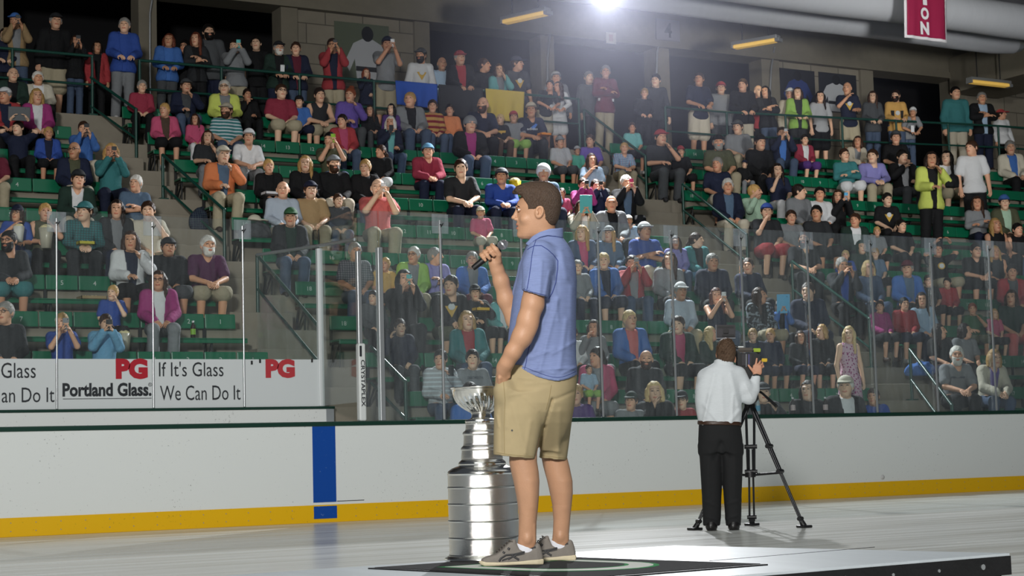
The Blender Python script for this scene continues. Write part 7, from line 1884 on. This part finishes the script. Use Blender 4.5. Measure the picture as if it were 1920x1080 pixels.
def bag(label, loc, paper, s=1.0, nm='popcorn_bag'):
    e = empty(nm, loc); tag(e, label, 'snack', 'snacks in the stands'); mb = MB()
    n = 18; mb.lathe([(0, -.13 * s), (.05 * s, -.13 * s), (.06 * s, -.02 * s), (.072 * s, .08 * s), (.066 * s, .08 * s), (.05 * s, .0)], n=n, rmod=lambda a, z, i: 1 + .08 * math.cos(4 * a)); mb.build('bag', paper, e)
    ax, P = grid3((-.09 * s, -.09 * s, .02 * s), (.09 * s, .09 * s, .16 * s), .012 * s); F = el(P, (0, 0, .07 * s), (.066 * s, .066 * s, .05 * s)) - .008 * s * np.sin(P[0] * 120 / s) * np.sin(P[1] * 120 / s) * np.cos(P[2] * 120 / s)
    obj('popcorn', sdf_mesh('popcorn', F, ax, [M_POP], 0), None, e)
M_PAPW = plain('paper_white', '#dcdcd4', .7); M_CLR = plain('bag_clear', '#b7b3a0', .3); M_YB = plain('bag_yellow', '#e2bd22', .6)
bag('white paper bag held by the royal blue t-shirt with navy cap', hands_of(27, 385, .08), M_PAPW); bag('large clear popcorn bag held by the olive tank top', hands_of(80, 381, .1, -.05), M_CLR, 1.3)
bag('clear bag of popcorn beside the boy with orange chest print', near(232, 640, 3, -.6), M_CLR, 1.25); p, r = on_seat(966, 362); bag('bright yellow popcorn bag beside the blue jacket with grey cap', p + Vector((0, 0, .16)), M_YB, 1.5)
def tray(label, loc, col, rz=0, sx=.11, sy=.07, nm='snack_tray'):
    mb = MB(); mb.box((-sx, -sy, 0), (sx, sy, .008)); mb.box((-sx, -sy, 0), (sx, -sy + .008, .045)); mb.box((-sx, sy - .008, 0), (sx, sy, .045)); mb.box((-sx, -sy, 0), (-sx + .008, sy, .045)); mb.box((sx - .008, -sy, 0), (sx, sy, .045))
    e = empty(nm, loc, rz); tag(e, label, 'snack', 'snacks in the stands'); mb.build('tray', plain('tray_' + col.strip('#'), col, .6), e)
    mb = MB()
    for i in range(7): a = random.uniform(-.7, .7) * sx; c = random.uniform(-.6, .6) * sy; mb.tube([(a, c, .02), (a + .03, c + .02, .05)], .012, 6)
    mb.build('snack', M_POP, e)
p, r = on_seat(172, 566, 4); tray('open cardboard box lying on the empty bench above seat 7', p, '#a08a62', 0, .17, .12, 'cardboard_box')
tray('orange snack tray held in front of the navy t-shirt with stripes', hands_of(1000, 194, .1) + Vector((.16, 0, -.02)), '#f09020'); tray('yellow snack tray held by the black hooded top with black cap', hands_of(906, 534, .06), '#e0b020')
tray('red and yellow snack tray beside the teal checked top', hands_of(155, 380, .06), '#b8b030'); tray('white open folder on the lap of the black jacket with short blond hair', hands_of(508, 299, .06), '#dcdce0', 0, .16, .1, 'folder')
def blob(name, label, cat, loc, col, size, seed, pat=None, grp='coats and bags on the benches'):
    ax, P = grid3((-size[0] * 1.3, -size[1] * 1.3, -.02), (size[0] * 1.3, size[1] * 1.3, size[2] * 1.4), .016)
    F = un(el(P, (0, 0, size[2] * .35), (size[0], size[1], size[2] * .6)), el(P, (size[0] * .35, .02, size[2] * .55), (size[0] * .55, size[1] * .7, size[2] * .5)), k=.06)
    F = F - .014 * np.sin(P[0] * 34 + seed) * np.sin(P[1] * 40 + seed * 2 + P[2] * 25); F = np.maximum(F, -P[2] + 0 * F)
    o = bpy.data.objects.new(name, sdf_mesh(name, F, ax, None, 1)); COL.objects.link(o); o.location = loc; o.data.materials.append(CLOTH[pat]); o.color = (*soft(PAL[col]), 1); tag(o, label, cat, grp)
p, r = on_seat(1725, 700, 2); blob('jacket', 'bright blue jacket heaped on the end seat right of the stairs', 'jacket', p, 'blue', (.3, .16, .22), 1)
p, r = on_seat(478, 440, 6); blob('jacket', 'dark grey jacket heaped on the end seat behind the green cap', 'jacket', p, 'dkgray', (.26, .16, .24), 3)
o = bpy.data.objects.new('cap', hat_mesh('cap').copy()); COL.objects.link(o); o.location = p + Vector((.0, -.03, .225)); o.color = (*soft(PAL['cream']), 1); o.rotation_euler = (0, 0, 1.2); tag(o, 'cream cap lying on the heaped dark grey jacket', 'cap')
q = Vector(onY(372, 405, ysb(7) - .62)); q.z = zfl(7) + .001; blob('tote_bag', 'blue patterned tote bag on the stairs beside the orange jacket', 'bag', q, 'navy', (.15, .1, .34), 5, 'check')
q = near(1785, 352, 7, -.8); blob('shoulder_bag', 'black shoulder bag at the hip of the neon yellow jacket', 'bag', q, 'black', (.17, .1, .26), 7)
q = near(805, 553, 3, -.45);
